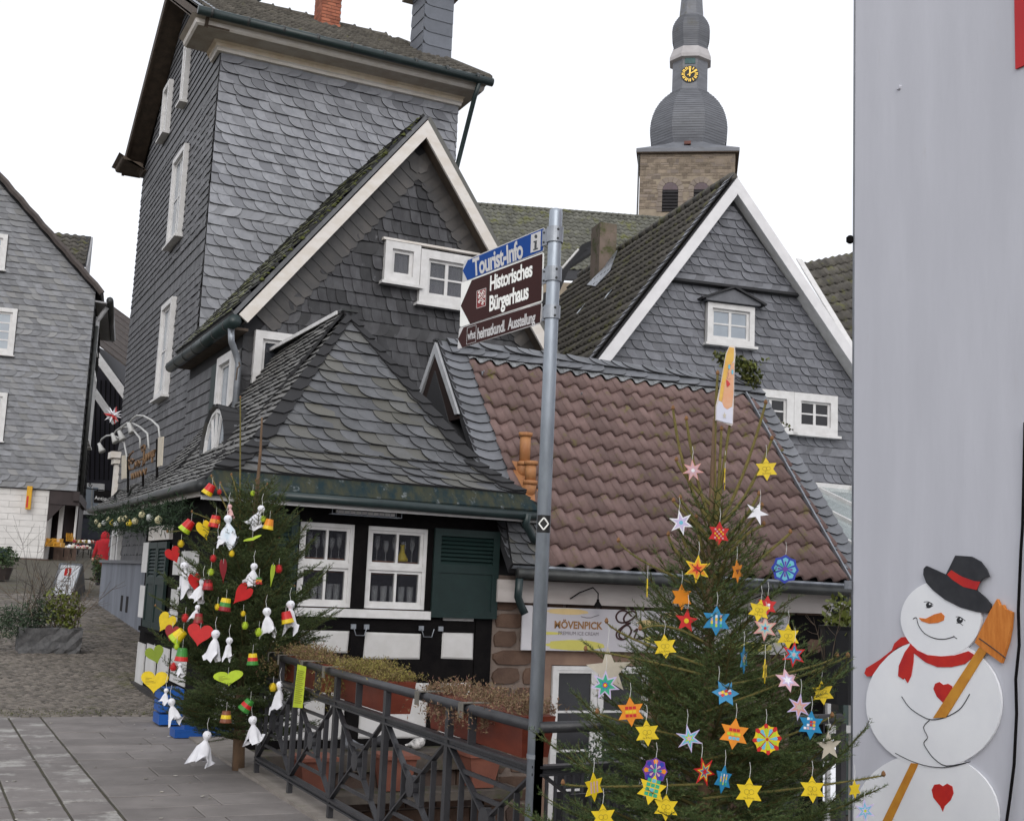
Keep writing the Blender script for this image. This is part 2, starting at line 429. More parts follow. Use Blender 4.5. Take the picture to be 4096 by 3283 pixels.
# ------------------------------------------------------------------ ground, paving, cobbled lane
gv = []; gf = []
def gq(a, b, c, d):
    k = len(gv); gv.extend([a, b, c, d]); gf.append((k, k + 1, k + 2, k + 3))
E_ = 400
for x0, x1, y0, y1 in ((-E_, 2.7, -E_, 14.3), (2.7, E_, -E_, 5.02)):
    gq((x0, y0, -.05), (x1, y0, -.05), (x1, y1, -.05), (x0, y1, -.05))
for y0, y1 in ((14.3, 17.0), (17.0, 62.4), (62.4, 900)):
    a, b = -.06 + gz(y0), -.06 + gz(y1)
    gq((-E_, y0, a), (3.2, y0, a), (3.2, y1, b), (-E_, y1, b))
    gq((3.2, max(y0, 15), a), (E_, max(y0, 15), a), (E_, y1, b), (3.2, y1, b))
gq((2.7, 5.02, -1.42), (E_, 5.02, -1.42), (E_, 15, -1.42), (2.7, 15, -1.42))
add('ground', gv, gf, earth, kind='structure')
# paving slabs in courses along X, two narrow bands with worn slabs on the left
pv = add('pavement', [(-12, -3, -.009), (2.86, -3, -.009), (2.86, 14.33, -.009), (-12, 14.33, -.009), (2.86, -3, -.009), (9, -3, -.009), (9, 5.04, -.009), (2.86, 5.04, -.009)], [(0, 1, 2, 3), (4, 5, 6, 7)], joint, kind='structure')
def slab(x0, x1, y0, y1, z=0.0, g=.004, rd=RND):
    dz = [rd.uniform(-.004, .004) for _ in range(4)]; b = .006
    P = [(x0 + g, y0 + g), (x1 - g, y0 + g), (x1 - g, y1 - g), (x0 + g, y1 - g)]
    Q = [(x0 + g + b, y0 + g + b), (x1 - g - b, y0 + g + b), (x1 - g - b, y1 - g - b), (x0 + g + b, y1 - g - b)]
    vs_ = [(*p, z - .03) for p in P] + [(*p, z + d - .004) for p, d in zip(P, dz)] + [(*q, z + d) for q, d in zip(Q, dz)]
    fs_ = [(8, 9, 10, 11)] + [(4 + i, 4 + (i + 1) % 4, 8 + (i + 1) % 4, 8 + i) for i in range(4)] + [(i, (i + 1) % 4, 4 + (i + 1) % 4, 4 + i) for i in range(4)]
    return (vs_, fs_, None, None)
it, itw = [], []
y = 14.33; r = 0
rd = random.Random(5)
while y > 2.2:
    h_ = rd.choice((.40, .45, .47, .48)); y0 = y - h_
    xe = 2.86 if y0 > 5 else 6.0
    x = 1.47 + rd.uniform(-.85, 0) ; first = True
    x = 1.47
    wv = rd.uniform(.3, .9)
    while x < xe - .02:
        x1 = min(x + wv, xe); 
        if xe - x1 < .15: x1 = xe
        it.append(slab(x, x1, y0, y)); x = x1; wv = rd.uniform(.72, 1.12)
    y = y0; r += 1
y = 14.31
while y > 4:
    y0 = y - rd.uniform(.42, .5)
    itw.append(slab(1.145, 1.455, y0, y)); itw.append(slab(.80, 1.13, y0 + .1, y + .1)); y = y0
y = 14.33
while y > 4:
    y0 = y - .47; x = .79
    while x > -2.2:
        x1 = x - rd.uniform(.6, 1.0); itw.append(slab(x1, x, y0, y)); x = x1
    y = y0
pieces(pv, 'paving_slab', it, pave, 300)
pieces(pv, 'worn_slab', itw, pave_worn, 300)
# cobbles
lane = add('cobbled_lane', [(-14, 14.33, -.03), (4.9, 14.33, -.03), (4.9, 17, -.03), (-14, 17, -.03), (-14, 62, gz(62) - .03), (14, 62, gz(62) - .03), (14, 40, gz(40) - .03), (4.9, 40, gz(40) - .03)],
           [(0, 1, 2, 3), (3, 2, 7, 6, 5, 4)], M('lane_bed', (.095, .085, .068), (.065, .058, .042), 6, .95, .6, 30, lich=((.07, .07, .03), 1.3, .55)), kind='structure')
items = []
rd = random.Random(9)
SETT = []
for v in range(4):
    rr = random.Random(v + 40); n = 7
    P = []
    for i in range(n):
        t = 2 * math.pi * i / n
        P.append((max(-.5, min(.5, .62 * math.cos(t))) * rr.uniform(.9, 1), max(-.5, min(.5, .62 * math.sin(t))) * rr.uniform(.9, 1)))
    vs_ = [(a, b, -.03) for a, b in P] + [(a * .96, b * .96, -.004) for a, b in P] + [(a * .6, b * .6, .008) for a, b in P]
    fs_ = [tuple(range(2 * n, 3 * n))] + [(k * n + i, k * n + (i + 1) % n, (k + 1) * n + (i + 1) % n, (k + 1) * n + i) for k in (0, 1) for i in range(n)]
    SETT.append((vs_, fs_))
Y = 14.40; row = 0
while Y < 33:
    big = Y < 21
    sy = .085 if Y < 21 else .15 if Y < 27 else .24; sx = sy * 1.25
    x = -.6 + (row % 2) * sx * .5
    while x < 4.4:
        xx, yy = x + rd.uniform(-.008, .008), Y + rd.uniform(-.006, .006)
        q = proj((xx, yy, gz(yy)))
        if -30 < q[0] < 345 and not (xx > 3.0 and yy < 18.2) and not (yy > 25 and rd.random() < .0):
            s = rd.uniform(.88, 1.0); v = rd.randrange(4); a = rd.uniform(-.1, .1)
            sl_ = .055 if yy > 17 else 0
            m = Matrix.Translation((xx, yy, gz(yy) + rd.uniform(-.005, .004))) @ Matrix.Rotation(sl_, 4, 'X') @ Matrix.Rotation(a, 4, 'Z') @ Matrix.Diagonal((sx * s, sy * s, 1, 1))
            items.append((*SETT[v], m, 'sett%d' % v))
        x += sx
    Y += sy; row += 1
pieces(lane, 'cobblestone', items, cobble, 300, rest='cobblestone_rows')
# pale flat stones where the lane meets the slabs, left
it = []
for i in range(3): it.append(slab(.35 + i * .31, .65 + i * .31, 14.33, 14.62))
pieces(lane, 'kerb_stone', it, pave, 10)
# ================================================================== tall slate-clad house
XT, YT, XTR, YTF, ZT = 4.29, 21.9, 9.14, 30.3, 11.24
RY, RZ = 26.0, 14.32
tall = thing('slate_house', (6.7, 26, gz(26)), 'tall slate-clad house with cream cornice and green gutter, behind the gabled house', 'house')
# solid body with gable towards the lane
pb = [A(XT, YT, -.2), A(XT, YTF, .3), A(XT, YTF, ZT), A(XT, RY, 14.0), A(XT, YT, ZT)]
solid_poly('wall', pb, A(XTR - XT, 0, 0), slate_base, tall)
slates(tall, A(XT, YT, 0), EX, EZ, [(0, 5.0), (XTR - XT, 5.0), (XTR - XT, ZT), (0, ZT)], .225, .196, slate_tall, 'scale', mirror_rows=(16, 31), seed=2, limit=300, lift=.034, side=.022)
# left wall: bands of narrow shingles; V up, U towards the viewer
OL, UL = A(XT, YTF, 0), A(0, -1, 0)
def lv(x, y):
    p = onX(XT, x, y); return (YTF - p[1], p[2])
wins = []
for (a, b) in (((406, 88), (388, 225)), ((368, 168), (345, 300)), ((402, 303), (360, 525)), ((375, 625), (335, 845))):
    (ua, va), (ub, vb) = lv(*a), lv(*b); wins.append((min(ua, ub), max(ua, ub), min(va, vb), max(va, vb)))
gab = [(0, ZT), (YTF - YT, ZT), (YTF - RY, 14.0)]
hol = [(a - .02, b + .02, c - .02, d + .02) for a, b, c, d in wins]
W_ = YTF - YT
coll = []
bands = [(2.4, 4.6, 'rect', .13, .20), (4.6, 7.2, 'scale', .12, .145), (7.2, 7.9, 'rect', .10, .23), (7.9, 10.6, 'scale', .12, .145), (10.6, ZT, 'rect', .12, .21)]
for i, (z0, z1, st, sw, sh) in enumerate(bands):
    cut = 5.2 if st == 'scale' else W_
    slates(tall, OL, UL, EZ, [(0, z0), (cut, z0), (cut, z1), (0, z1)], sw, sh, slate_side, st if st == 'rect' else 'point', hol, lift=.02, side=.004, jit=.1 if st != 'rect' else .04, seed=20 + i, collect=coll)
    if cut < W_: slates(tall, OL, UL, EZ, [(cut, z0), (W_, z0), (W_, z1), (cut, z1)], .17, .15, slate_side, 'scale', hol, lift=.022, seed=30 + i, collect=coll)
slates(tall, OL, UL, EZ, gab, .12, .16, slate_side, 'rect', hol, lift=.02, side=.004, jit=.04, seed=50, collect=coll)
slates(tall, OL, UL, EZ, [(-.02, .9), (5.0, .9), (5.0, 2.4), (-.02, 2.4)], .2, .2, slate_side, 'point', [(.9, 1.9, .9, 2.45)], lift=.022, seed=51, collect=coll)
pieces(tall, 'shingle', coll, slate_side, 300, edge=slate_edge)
for r in wins: window(tall, OL, UL, EZ, r, 2, 2, white_wood, glass_sky, casing=.11)
window(tall, OL, UL, EZ, (.9, 1.9, .95, 2.5), 1, 1, white_wood, glass_dark, casing=.16, sill=False)
for nm, y0_, y1_, z0_, z1_, d_ in (('door_pilaster', 29.9, 30.22, 3.0, 4.05, .10), ('door_cap_base', 29.84, 30.27, 4.06, 4.18, .16), ('door_capital', 29.78, 30.32, 4.19, 4.34, .24)): MB().abox(XT - d_, XT - .002, y0_, y1_, z0_, z1_).build(nm, white_old, tall)
# plinth of the tall house with two vents
m = MB(); m.box(OL, UL, EZ, A(-1, 0, 0), -.1, 8.4, -.2, 1.72, .0, .14); m.build('plinth', M('grey_painted_plinth', (.20, .215, .25), (.13, .14, .165), 2, .7, .1, 20, stretch=(1, 1, .3)), tall)
m = MB(); m.box(OL, UL, EZ, A(-1, 0, 0), -.14, 8.42, 1.723, 1.79, .0, .20); m.build('plinth_cap', flat('plinth_cap_grey', (.14, .145, .16), .6), tall)
for u in (3.2, 3.9):
    MB().box(OL, UL, EZ, A(-1, 0, 0), u, u + .28, .72, 1.05, .141, .145).build('vent', room_dark, tall)
# cornice: profile (offset, z) swept along the right wall, returned round both corners
PROF = [(0, .0), (.08, .01), (.09, .06), (.12, .085), (.12, .145), (.17, .18), (.56, .19), (.60, .22), (.62, .29), (.70, .34)]
def sweep(path, outs, prof, name, mat, parent, z0):
    vs_, fs_ = [], []; n = len(prof)
    for p, o in zip(path, outs):
        for a, z in prof: vs_.append((p[0] + o[0] * a, p[1] + o[1] * a, z0 + z))
    for i in range(len(path) - 1):
        for j in range(n - 1): fs_.append((i * n + j, (i + 1) * n + j, (i + 1) * n + j + 1, i * n + j + 1))
    fs_.append(tuple(range(n - 1, -1, -1))); fs_.append(tuple(range((len(path) - 1) * n, len(path) * n)))
    return add(name, vs_, fs_, mat, parent)
cp = [(XT, YT + .55), (XT, YT), (XTR, YT), (XTR, YT + 3)]; co = [(-1, 0), (-1, -1), (.5, -1), (.5, 0)]
sweep(cp, co, PROF[:4], 'moulding', white_old, tall, ZT)
sweep(cp, co, PROF[3:6], 'frieze', cream, tall, ZT)
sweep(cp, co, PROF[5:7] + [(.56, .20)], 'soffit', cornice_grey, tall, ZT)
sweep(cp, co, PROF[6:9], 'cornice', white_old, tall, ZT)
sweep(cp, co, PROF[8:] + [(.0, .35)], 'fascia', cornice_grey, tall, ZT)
cp = [(XT, YTF - .6), (XT, YTF), (XT + 1.5, YTF)]; co = [(-1, 0), (-1, 1), (0, 1)]
sweep(cp, co, PROF, 'cornice_return', brown_wood, tall, ZT)
GZ = ZT + .37
m = MB(); m.tube([A(XT - .62, YT - .78, GZ), A(XTR + .40, YT - .78, GZ - .03)], .085, 10); m.build('gutter', gutter_green, tall, smooth=True)
for i in range(9):
    x = XT - .4 + i * .66; MB().tube([A(x, YT - .78, GZ - .001), A(x + .05, YT - .78, GZ - .001)], .09, 10).build('gutter_joint', gutter_dark, tall, smooth=True)
m = MB(); m.tube([A(XTR + .12, YT - .78, GZ - .05), A(XTR + .10, YT - .6, GZ - .35), A(XTR + .12, YT - .1, GZ - 1.1), A(XTR + .07, YT + .1, GZ - 1.7), A(XTR + .07, YT + .1, GZ - 3.2)], .05, 8); m.build('downpipe', gutter_green, tall, smooth=True)
# roof slopes (hipped at the right end), ridge tiles, verge boards
eave0, ridge0 = A(XT - .45, YT - .72, ZT + .40), A(XT - .45, RY, RZ)
V_ = nrm(ridge0 - eave0); SL = np.linalg.norm(ridge0 - eave0)
RXE = 9.2
solid_poly('roof', [eave0, A(XTR + .34, YT - .72, ZT + .40), A(RXE, RY, RZ), ridge0], A(0, 0, -.08), darktile, tall)
solid_poly('hip_roof', [A(XTR + .34, YT - .72, ZT + .40), A(XTR + .34, YTF + .6, ZT + .40), A(RXE, RY, RZ)], A(0, 0, -.08), darktile, tall)
solid_poly('rear_roof', [A(XT - .45, RY, RZ), A(RXE, RY, RZ), A(XTR + .34, YTF + .7, ZT + .40), A(XT - .45, YTF + .7, ZT + .40)], A(0, 0, -.08), darktile, tall)
tw, tl = .21, .33
hipk = (XTR + .34 - RXE) / SL
tiles(tall, eave0 + nrm(np.cross(EX, V_)) * .01, EX, V_, 30, int(SL / tl) + 1, tw, tl, .05, mosstile, 'talltile', region=lambda u, v: v < SL and u < (XTR + .8 - XT) - hipk * v)
m = MB()
for i in range(14):
    x = XT - .45 + i * .39
    if x + .39 > RXE + .1: break
    m.tube([A(x, RY, RZ + .02), A(x + .36, RY, RZ + .03), A(x + .40, RY, RZ + .045)], [.10, .105, .125], 8)
m.build('ridge_tile', mosstile, tall, smooth=True)
m = MB(); m.tube([A(RXE, RY, RZ + .02), A((RXE + XTR + .34) / 2, (RY + YT - .72) / 2, (RZ + ZT + .40) / 2 + .04), A(XTR + .34, YT - .72, ZT + .44)], .09, 8); m.build('hip_tile', mosstile, tall, smooth=True)
m = MB()
for sgn, ye in ((1, YTF + .75), (-1, YT - .72)):
    a, b = A(XT - .45, ye, ZT + .38), A(XT - .45, RY, RZ - .02)
    d = nrm(b - a); nn_ = nrm(np.cross(d, EX)) * (1 if sgn > 0 else -1)
    if nn_[2] < 0: nn_ = -nn_
    m.poly([a, b, b - nn_ * .26, a - nn_ * .26], A(.06, 0, 0)); m.poly([a - nn_ * .2, b - nn_ * .2, b - nn_ * .235, a - nn_ * .235], A(.45, 0, 0))
m.build('verge_board', brown_wood, tall)
m = MB(); m.box(A(0, 0, 0), EX, EY, EZ, XT - .5, XT - .30, 0, .01, 0, .01)
m = MB(); a = A(XT - .47, YT - .7, ZT + .44); b = A(XT - .47, RY, RZ + .03); m.poly([a, a + A(.26, 0, .02), b + A(.26, 0, .02), b], A(0, 0, .03)); m.build('lead_verge', zinc, tall)
# brick chimney
ch = MB().abox(6.99, 7.41, 24.8, 25.4, 13.0, 15.6).build('chimney', mortar, tall)
it = []; rd = random.Random(3)
def boxitem(x0, x1, y0, y1, z0, z1):
    mm = MB().abox(x0, x1, y0, y1, z0, z1); return (mm.v, mm.f, None, None)
for k in range(30):
    z = 13.72 + k * .078
    o = .0 if k % 2 else -.1
    for j in range(4):
        a, b = max(6.985, 6.985 + o + j * .205), min(7.415, 6.985 + o + j * .205 + .195)
        if b - a > .04: it.append(boxitem(a, b, 24.785, 24.84, z, z + .066))
    for j in range(4):
        a, b = max(24.79, 24.79 + o + j * .205), min(25.41, 24.79 + o + j * .205 + .195)
        if b - a > .04: it.append(boxitem(6.975, 7.03, a + .005, b, z, z + .066))
pieces(ch, 'brick', it, brickm, 300)
# slate-clad chimney with cap
cs = MB().abox(8.79, 9.46, 23.2, 23.95, 12.0, 14.55).build('slate_chimney', slate_base, tall)
sc_mat = M('slate_chimney_slate', (.13, .14, .165), (.11, .12, .14), 5, .5, .15, 40, .1)
it = []
for k in range(7):
    z = 12.45 + k * .30
    for (O_, U_, wd) in ((A(8.79, 23.2, 0), EX, .67), (A(8.79, 23.95, 0), A(0, -1, 0), .75)):
        N_ = nrm(np.cross(U_, EZ)); P = [(0, .10), (.06, .02), (.14, 0), (wd, 0), (wd, .32), (0, .32)]
        mm = MB(); mm.poly([O_ + U_ * u + EZ * (z + t) + N_ * (.022 - .05 * t) for u, t in P], -N_ * .02); it.append((mm.v, mm.f, None, None))
pieces(cs, 'slate', it, sc_mat, 50)
MB().abox(8.6, 9.65, 23.0, 24.15, 14.36, 14.44).build('cap', cornice_grey, cs)
# pigeon on the ridge
def bird(pos, head_dir, s, body, label, cat='pigeon'):
    hd = nrm(head_dir); sd_ = np.cross(EZ, hd); m = MB(); P = np.asarray(pos, float)
    ring = [(-.55, .22, .02), (-.40, .20, .07), (-.2, .20, .17), (0, .24, .22), (.16, .32, .20), (.25, .43, .13), (.28, .52, .10), (.33, .57, .11), (.40, .56, .08), (.46, .54, .015)]
    pts = [P + hd * a * s + EZ * b * s for a, b, _ in ring]
    m.tube(pts, [r * s for _, _, r in ring], 10)
    m.tube([P + hd * .02 * s + sd_ * .05 * s, P + hd * .03 * s + sd_ * .05 * s + EZ * .12 * s], .015 * s, 5)
    m.tube([P + hd * .02 * s - sd_ * .05 * s, P + hd * .03 * s - sd_ * .05 * s + EZ * .12 * s], .015 * s, 5)
    return m.build('pigeon', body, label=label, cat=cat, smooth=True)
pg = M('pigeon_grey', (.20, .21, .23), (.12, .125, .14), 20, .7)
bird((5.83, 26, RZ + .12), A(.6, -.8, 0), .33, pg, 'grey pigeon perched on the roof ridge of the tall slate house')

# ================================================================== dark gabled house in the middle
YM, XML = 18.0, 4.2
APX, APZ = 6.86, 9.02
mid = thing('gabled_house', (6.9, 20, gz(18)), 'dark slate gabled house with cream barge boards, between tall house and red roof', 'house')
XMR = 9.62
SLM = 1.30
zL = lambda x: APZ - .15 - abs(x - APX) * SLM
EZL = 5.2
solid_poly('wall', [A(XML, YM, -.3), A(XMR, YM, -.3), A(XMR, YM, zL(XMR)), A(APX, YM, APZ - .15), A(XML, YM, zL(XML))], A(0, 3.88, 0), slate_base, mid)
def mv(x, y):
    p = onY(YM, x, y); return (p[0], p[2])
w1 = (*mv(808, 504), *mv(890, 607)); w2 = (*mv(884, 530), *mv(986, 655)); w3 = (*mv(530, 682), *mv(640, 830))
def rect4(a): return (min(a[0], a[2]), max(a[0], a[2]), min(a[1], a[3]), max(a[1], a[3]))
# window pair: measured sizes on the gable wall
ow = lambda x, y: onY(YM - .1, x, y)
W1 = (ow(810, 550)[0], ow(884, 560)[0], ow(804, 590)[2], ow(812, 505)[2]); W2 = (W1[1] + .01, ow(998, 600)[0], ow(886, 637)[2], ow(906, 527)[2])
W3 = (4.36, 5.6, 3.6, 5.28)
hole = [W1, W2, W3]
inset = .42
g_in = [(XML, EZL - .05), (XMR, EZL - .05), (XMR, zL(XMR) - inset), (APX, APZ - .15 - inset * 1.6), (XML + .12, EZL - .02)]
g_in = [(XML + .25, 4.6), (XMR, 4.6), (XMR, zL(XMR) - inset), (APX, APZ - .15 - inset * 1.55), (XML + .25, zL(XML + .25) - inset)]
slates(mid, A(0, YM, 0), EX, EZ, g_in, .165, .215, slate_mid, 'lean', hole, mirror_rows=(4, 10), seed=3, limit=300)
slates(mid, A(0, YM, 0), EX, EZ, [(XML, 2.2), (XMR, 2.2), (XMR, 4.6), (XML, 4.6)], .165, .215, slate_mid, 'lean', [W3], seed=4, limit=60)
# big edge slates along the rakes
it = []
for sgn in (-1, 1):
    d = nrm(A(sgn * 1.0, 0, -SLM)); pr = nrm(A(-sgn * SLM, 0, -1.0))
    L = 4.0
    k = 0; t = .25
    while t < L:
        o = A(APX, YM, APZ - .17) + d * t
        q = [o, o + d * .20, o + d * .20 + pr * .40 + d * .02, o + d * .10 + pr * .45, o - d * .005 + pr * .40]
        pz = [.012, .02, .05, .05, .034]
        vs_ = [p + A(0, -z_, 0) for p, z_ in zip(q, pz)] + [p + A(0, .02, 0) for p in q]; n = 5
        it.append((vs_, [tuple(range(n))] + [(n + i, n + (i + 1) % n, (i + 1) % n, i) for i in range(n)], None, None)); t += .185
pieces(mid, 'rake_slate', it, edge=slate_edge, mat=M('rake_slate', (.062, .055, .05), (.04, .037, .036), 6, .42, .2, 40, .3, spec=.5), limit=80)
# chevron slates on the left corner strip beside the lower window
it = []
for k in range(8):
    z = 3.4 + k * .22
    P = [(XML, .05), (XML + .1, 0), (XML + .2, .05), (XML + .2, .24), (XML, .24)]
    mm = MB().poly([A(x, YM - .03 + .06 * t, z + t) for x, t in P], A(0, .03, 0)); it.append((mm.v, mm.f, None, None))
pieces(mid, 'corner_slate', it, slate_mid, 20)
# barge boards, verge underside
def barge(parent, ax, az, y, xl, zl, xr, zr, wd, mat, thick=.05, under=.3, umat=None):
    for (x, z) in ((xl, zl), (xr, zr)):
        a, b = A(ax, y, az), A(x, y, z); d = nrm(b - a); pr = A(d[2], 0, -d[0]) if x < ax else A(-d[2], 0, d[0])
        if pr[2] > 0: pr = -pr
        ap = a + A(0, 0, -wd / abs(pr[2])) * 1.0 if False else A(ax, y, az - wd / abs(pr[2]))
        solid_poly('barge_board', [a, b, b + pr * wd, ap], A(0, thick, 0), mat, parent)
        if under:
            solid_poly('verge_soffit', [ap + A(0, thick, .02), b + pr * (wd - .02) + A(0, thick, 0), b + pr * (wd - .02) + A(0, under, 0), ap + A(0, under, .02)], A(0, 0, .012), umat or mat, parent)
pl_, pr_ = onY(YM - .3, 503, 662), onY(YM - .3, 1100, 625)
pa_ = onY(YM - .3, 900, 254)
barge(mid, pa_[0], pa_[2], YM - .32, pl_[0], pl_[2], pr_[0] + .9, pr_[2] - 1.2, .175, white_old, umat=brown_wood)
# roof slopes
ya, yb = YM - .30, YT - .01
kL = (pa_[2] - pl_[2]) / (pa_[0] - pl_[0])
m = MB(); a, b = A(pl_[0] - .05, ya, pl_[2] - .02), A(pa_[0], ya, pa_[2] + .03)
solid_poly('roof', [a, b, b + A(0, yb - ya, 0), a + A(0, yb - ya, 0)], A(-.05, 0, .05), slate_low, mid)
b2 = A(pr_[0] + .9, ya, pr_[2] - 1.2)
solid_poly('right_roof', [b, b2, b2 + A(0, yb - ya, 0), b + A(0, yb - ya, 0)], A(.05, 0, .05), slate_low, mid)
# slates and moss on the left slope
Vs = nrm(b - a); Us = A(0, -1, 0)
mossy = M('mossy_slate', (.085, .085, .08), (.06, .06, .055), 5, .8, .4, 40, .3, lich=((.14, .15, .03), 3.0, .46))
slates(mid, a + A(-.05, yb - ya, .05) + nrm(np.cross(Us, Vs)) * .005, Us, Vs, [(0, 0), (yb - ya, 0), (yb - ya, np.linalg.norm(b - a)), (0, np.linalg.norm(b - a))], .22, .2, mossy, 'scale', lift=.03, seed=8, limit=120, name='roof_slate')
mc = MB(); rd = random.Random(12)
for k in range(170):
    t = rd.uniform(.08, .98) ** .8; y_ = ya + abs(rd.gauss(0, .12)) - .01
    p = a + (b - a) * t + A(-.06, y_ - ya, .06); s = rd.uniform(.02, .055)
    mc.lathe(p, [(s, 0), (s * .8, s * .4), (s * .2, s * .7)], 5)
mc.build('moss', M('moss_clump', (.075, .085, .018), (.05, .055, .012), 20, .95, .6, 60), mid, kind='stuff')
# windows
def pair_back(parent, r, mat): pass
def curtain_sheet(parent, O, U, V, r, dn, mat, folds=9, amp=.02, name='curtain'):
    N = nrm(np.cross(U, V)); u0, u1, v0, v1 = r; vs_, fs_ = [], []; n = folds * 4
    for i in range(n + 1):
        u = u0 + (u1 - u0) * i / n; d = -dn + amp * math.sin(i * 2 * math.pi / 4 + .3 * math.sin(i))
        for v in (v0, v1): vs_.append(O + U * u + V * v + N * d)
    for i in range(n): fs_.append((2 * i, 2 * i + 2, 2 * i + 3, 2 * i + 1))
    return add(name, vs_, fs_, mat, parent)
O0 = A(0, YM, 0)
wa = window(mid, O0, EX, EZ, W1, 1, 1, white_wood, glass, casing=.12, back=room_dark, frame=.055)
curtain_sheet(wa, O0, EX, EZ, (W1[0] + .13, W1[1] - .13, W1[2] + .13, W1[3] - .13), -.02, curtain, 4, .008)
wb = window(mid, O0, EX, EZ, W2, 2, 2, white_wood, glass, casing=.14, split=(1,), back=room_dark)
curtain_sheet(wb, O0, EX, EZ, (W2[0] + .15, W2[1] - .15, W2[2] + .15, W2[3] - .15), -.02, curtain, 8, .008)
MB().box(O0, EX, EZ, A(0, -1, 0), W1[0] - .05, W2[1] + .07, W1[3] + .003, W1[3] + .04, -.01, .13).build('lead_drip', white_old, mid)
wc = window(mid, O0, EX, EZ, W3, 2, 1, white_wood, glass, casing=.12, back=room_dark, sill=False)
# left wall of this house: window bay, shutter, gutter and downpipe
OM, UM = A(XML, YT - .01, 0), A(0, -1, 0)
wl = YT - .01 - YM
slates(mid, OM, UM, EZ, [(0, 3.2), (1.8, 3.2), (1.8, 5.0), (0, 5.0)], .11, .2, slate_side, 'rect', lift=.02, side=.004, jit=.04, seed=61, limit=120, name='shingle')
slates(mid, OM, UM, EZ, [(1.8, 2.6), (wl, 2.6), (wl, 5.0), (1.8, 5.0)], .13, .2, slate_mid, 'rect', [(2.25, 3.75, 3.3, 5.0)], lift=.02, side=.004, jit=.04, seed=62, limit=120, name='shingle')
window(mid, OM, UM, EZ, (2.75, 3.75, 3.0, 4.98), 1, 2, white_wood, glass_sky, casing=.13, sill=False)
m = MB(); m.box(OM, UM, EZ, A(-1, 0, 0), 2.18, 2.70, 3.05, 4.95, .03, .075)
m.build('shutter', green_paint, mid)
m = MB(); g0, g1 = onX(3.93, 497, 664), onX(3.93, 360, 764); m.tube([A(3.93, g0[1] + .05, 5.28), A(3.93, g1[1], 5.28)], .10, 10); m.build('gutter', gutter_green, mid, smooth=True)
for i in range(6):
    y_ = g0[1] + .4 + i * .75; MB().tube([A(3.93, y_, 5.279), A(3.93, y_ + .05, 5.279)], .105, 10).build('gutter_bracket', gutter_dark, mid, smooth=True)
solid_poly('eave_board', [A(3.97, ya, 5.2), A(4.2, ya, 5.2), A(4.2, yb, 5.2), A(3.97, yb, 5.2)], A(0, 0, .04), brown_wood, mid)
m = MB(); y_ = g0[1] + .25; m.tube([A(3.93, y_, 5.2), A(3.95, y_, 5.0), A(4.05, y_ + .1, 4.85), A(4.1, y_ + .1, 4.7), A(4.1, y_ + .1, 3.2)], .05, 8); m.build('downpipe', zinc, mid, smooth=True)
# ================================================================== low half-timbered house with the hipped slate roof
YF, XS, XE = 13.5, 3.05, 6.43
low = thing('half_timbered_house', (4.7, 15, -.3), 'low half-timbered house with hipped slate roof and dark green shutters', 'house')
Z0 = -.25
# timber body in pieces so that the windows are real openings
WN = [(3.97, 4.62, 1.30, 2.25), (4.78, 5.54, 1.30, 2.25)]
m = MB()
m.abox(XS, 3.97, YF, YF + .14, Z0, 2.42)
m.build('timber_post', timber, low)
for x0, x1, z0, z1, nm in ((4.62, 4.78, 1.19, 2.25, 'timber_post'), (5.54, XE, 1.19, 2.25, 'timber_post'), (3.97, XE, 2.25, 2.42, 'timber_beam'), (3.97, XE, Z0, 1.19, 'timber_beam')):
    MB().abox(x0, x1, YF, YF + .14, z0, z1).build(nm, timber, low)
for x0, x1, z0, z1 in ((3.45, 3.90, .78, 1.03), (3.95, 4.63, .78, 1.03), (4.82, 5.52, .73, 1.02), (5.78, 6.2, .73, 1.22), (3.15, 3.42, -.18, .48), (3.45, 4.4, -.18, .48), (4.45, 4.63, -.18, .48), (4.80, 5.64, -.18, .46), (5.80, 6.20, -.18, .46)):
    b = .02
    mm = MB(); P = [(x0, z0), (x1, z0), (x1, z1), (x0, z1)]; Q = [(x0 + b, z0 + b), (x1 - b, z0 + b), (x1 - b, z1 - b), (x0 + b, z1 - b)]
    j = [RND.uniform(-.012, .012) for _ in range(8)]
    vs_ = [(p[0] + j[i], YF - .001, p[1] + j[i + 4]) for i, p in enumerate(P)] + [(q[0] + j[i], YF - .012, q[1] + j[i + 4]) for i, q in enumerate(Q)]
    add('plaster_panel', vs_, [(4, 5, 6, 7)] + [(i, (i + 1) % 4, 4 + (i + 1) % 4, 4 + i) for i in range(4)], plaster, low)
# proud square timbers for relief
for x0, x1, z0, z1 in ((4.645, 4.80, -.2, 1.03), (5.53, 5.77, .5, 1.2), (5.66, 5.785, -.2, .5), (6.215, XE, -.2, 1.25), (3.05, 3.14, -.2, 2.4), (4.62, 4.78, 1.3, 2.25)):
    MB().abox(x0, x1, YF - .022, YF - .002, z0, z1).build('timber_post', timber, low)
for x0, x1, z0, z1 in ((3.14, 6.2, 1.045, 1.185), (3.14, 6.2, .50, .715), (3.05, XE, 2.27, 2.42), (3.05, XE, -.27, -.19)):
    MB().abox(x0, x1, YF - .018, YF - .003, z0, z1).build('timber_beam', timber, low)
MB().abox(3.55, 5.60, YF - .07, YF + .02, 1.19, 1.285).build('window_sill_board', white_wood, low)
# body behind the facade (roof space walls) and stone plinth ledge
for a in ((XS, XE, YF + .9, 17.9, Z0, 2.42),): MB().abox(*a).build('house_body', timber, low)
for x0, x1 in ((3.955, 3.968), (4.6225, 4.625), (4.775, 4.778), (5.542, 5.548)): MB().abox(x0, x1, YF + .14, YF + .9, 1.2, 2.3).build('room_side', room_dark, low)
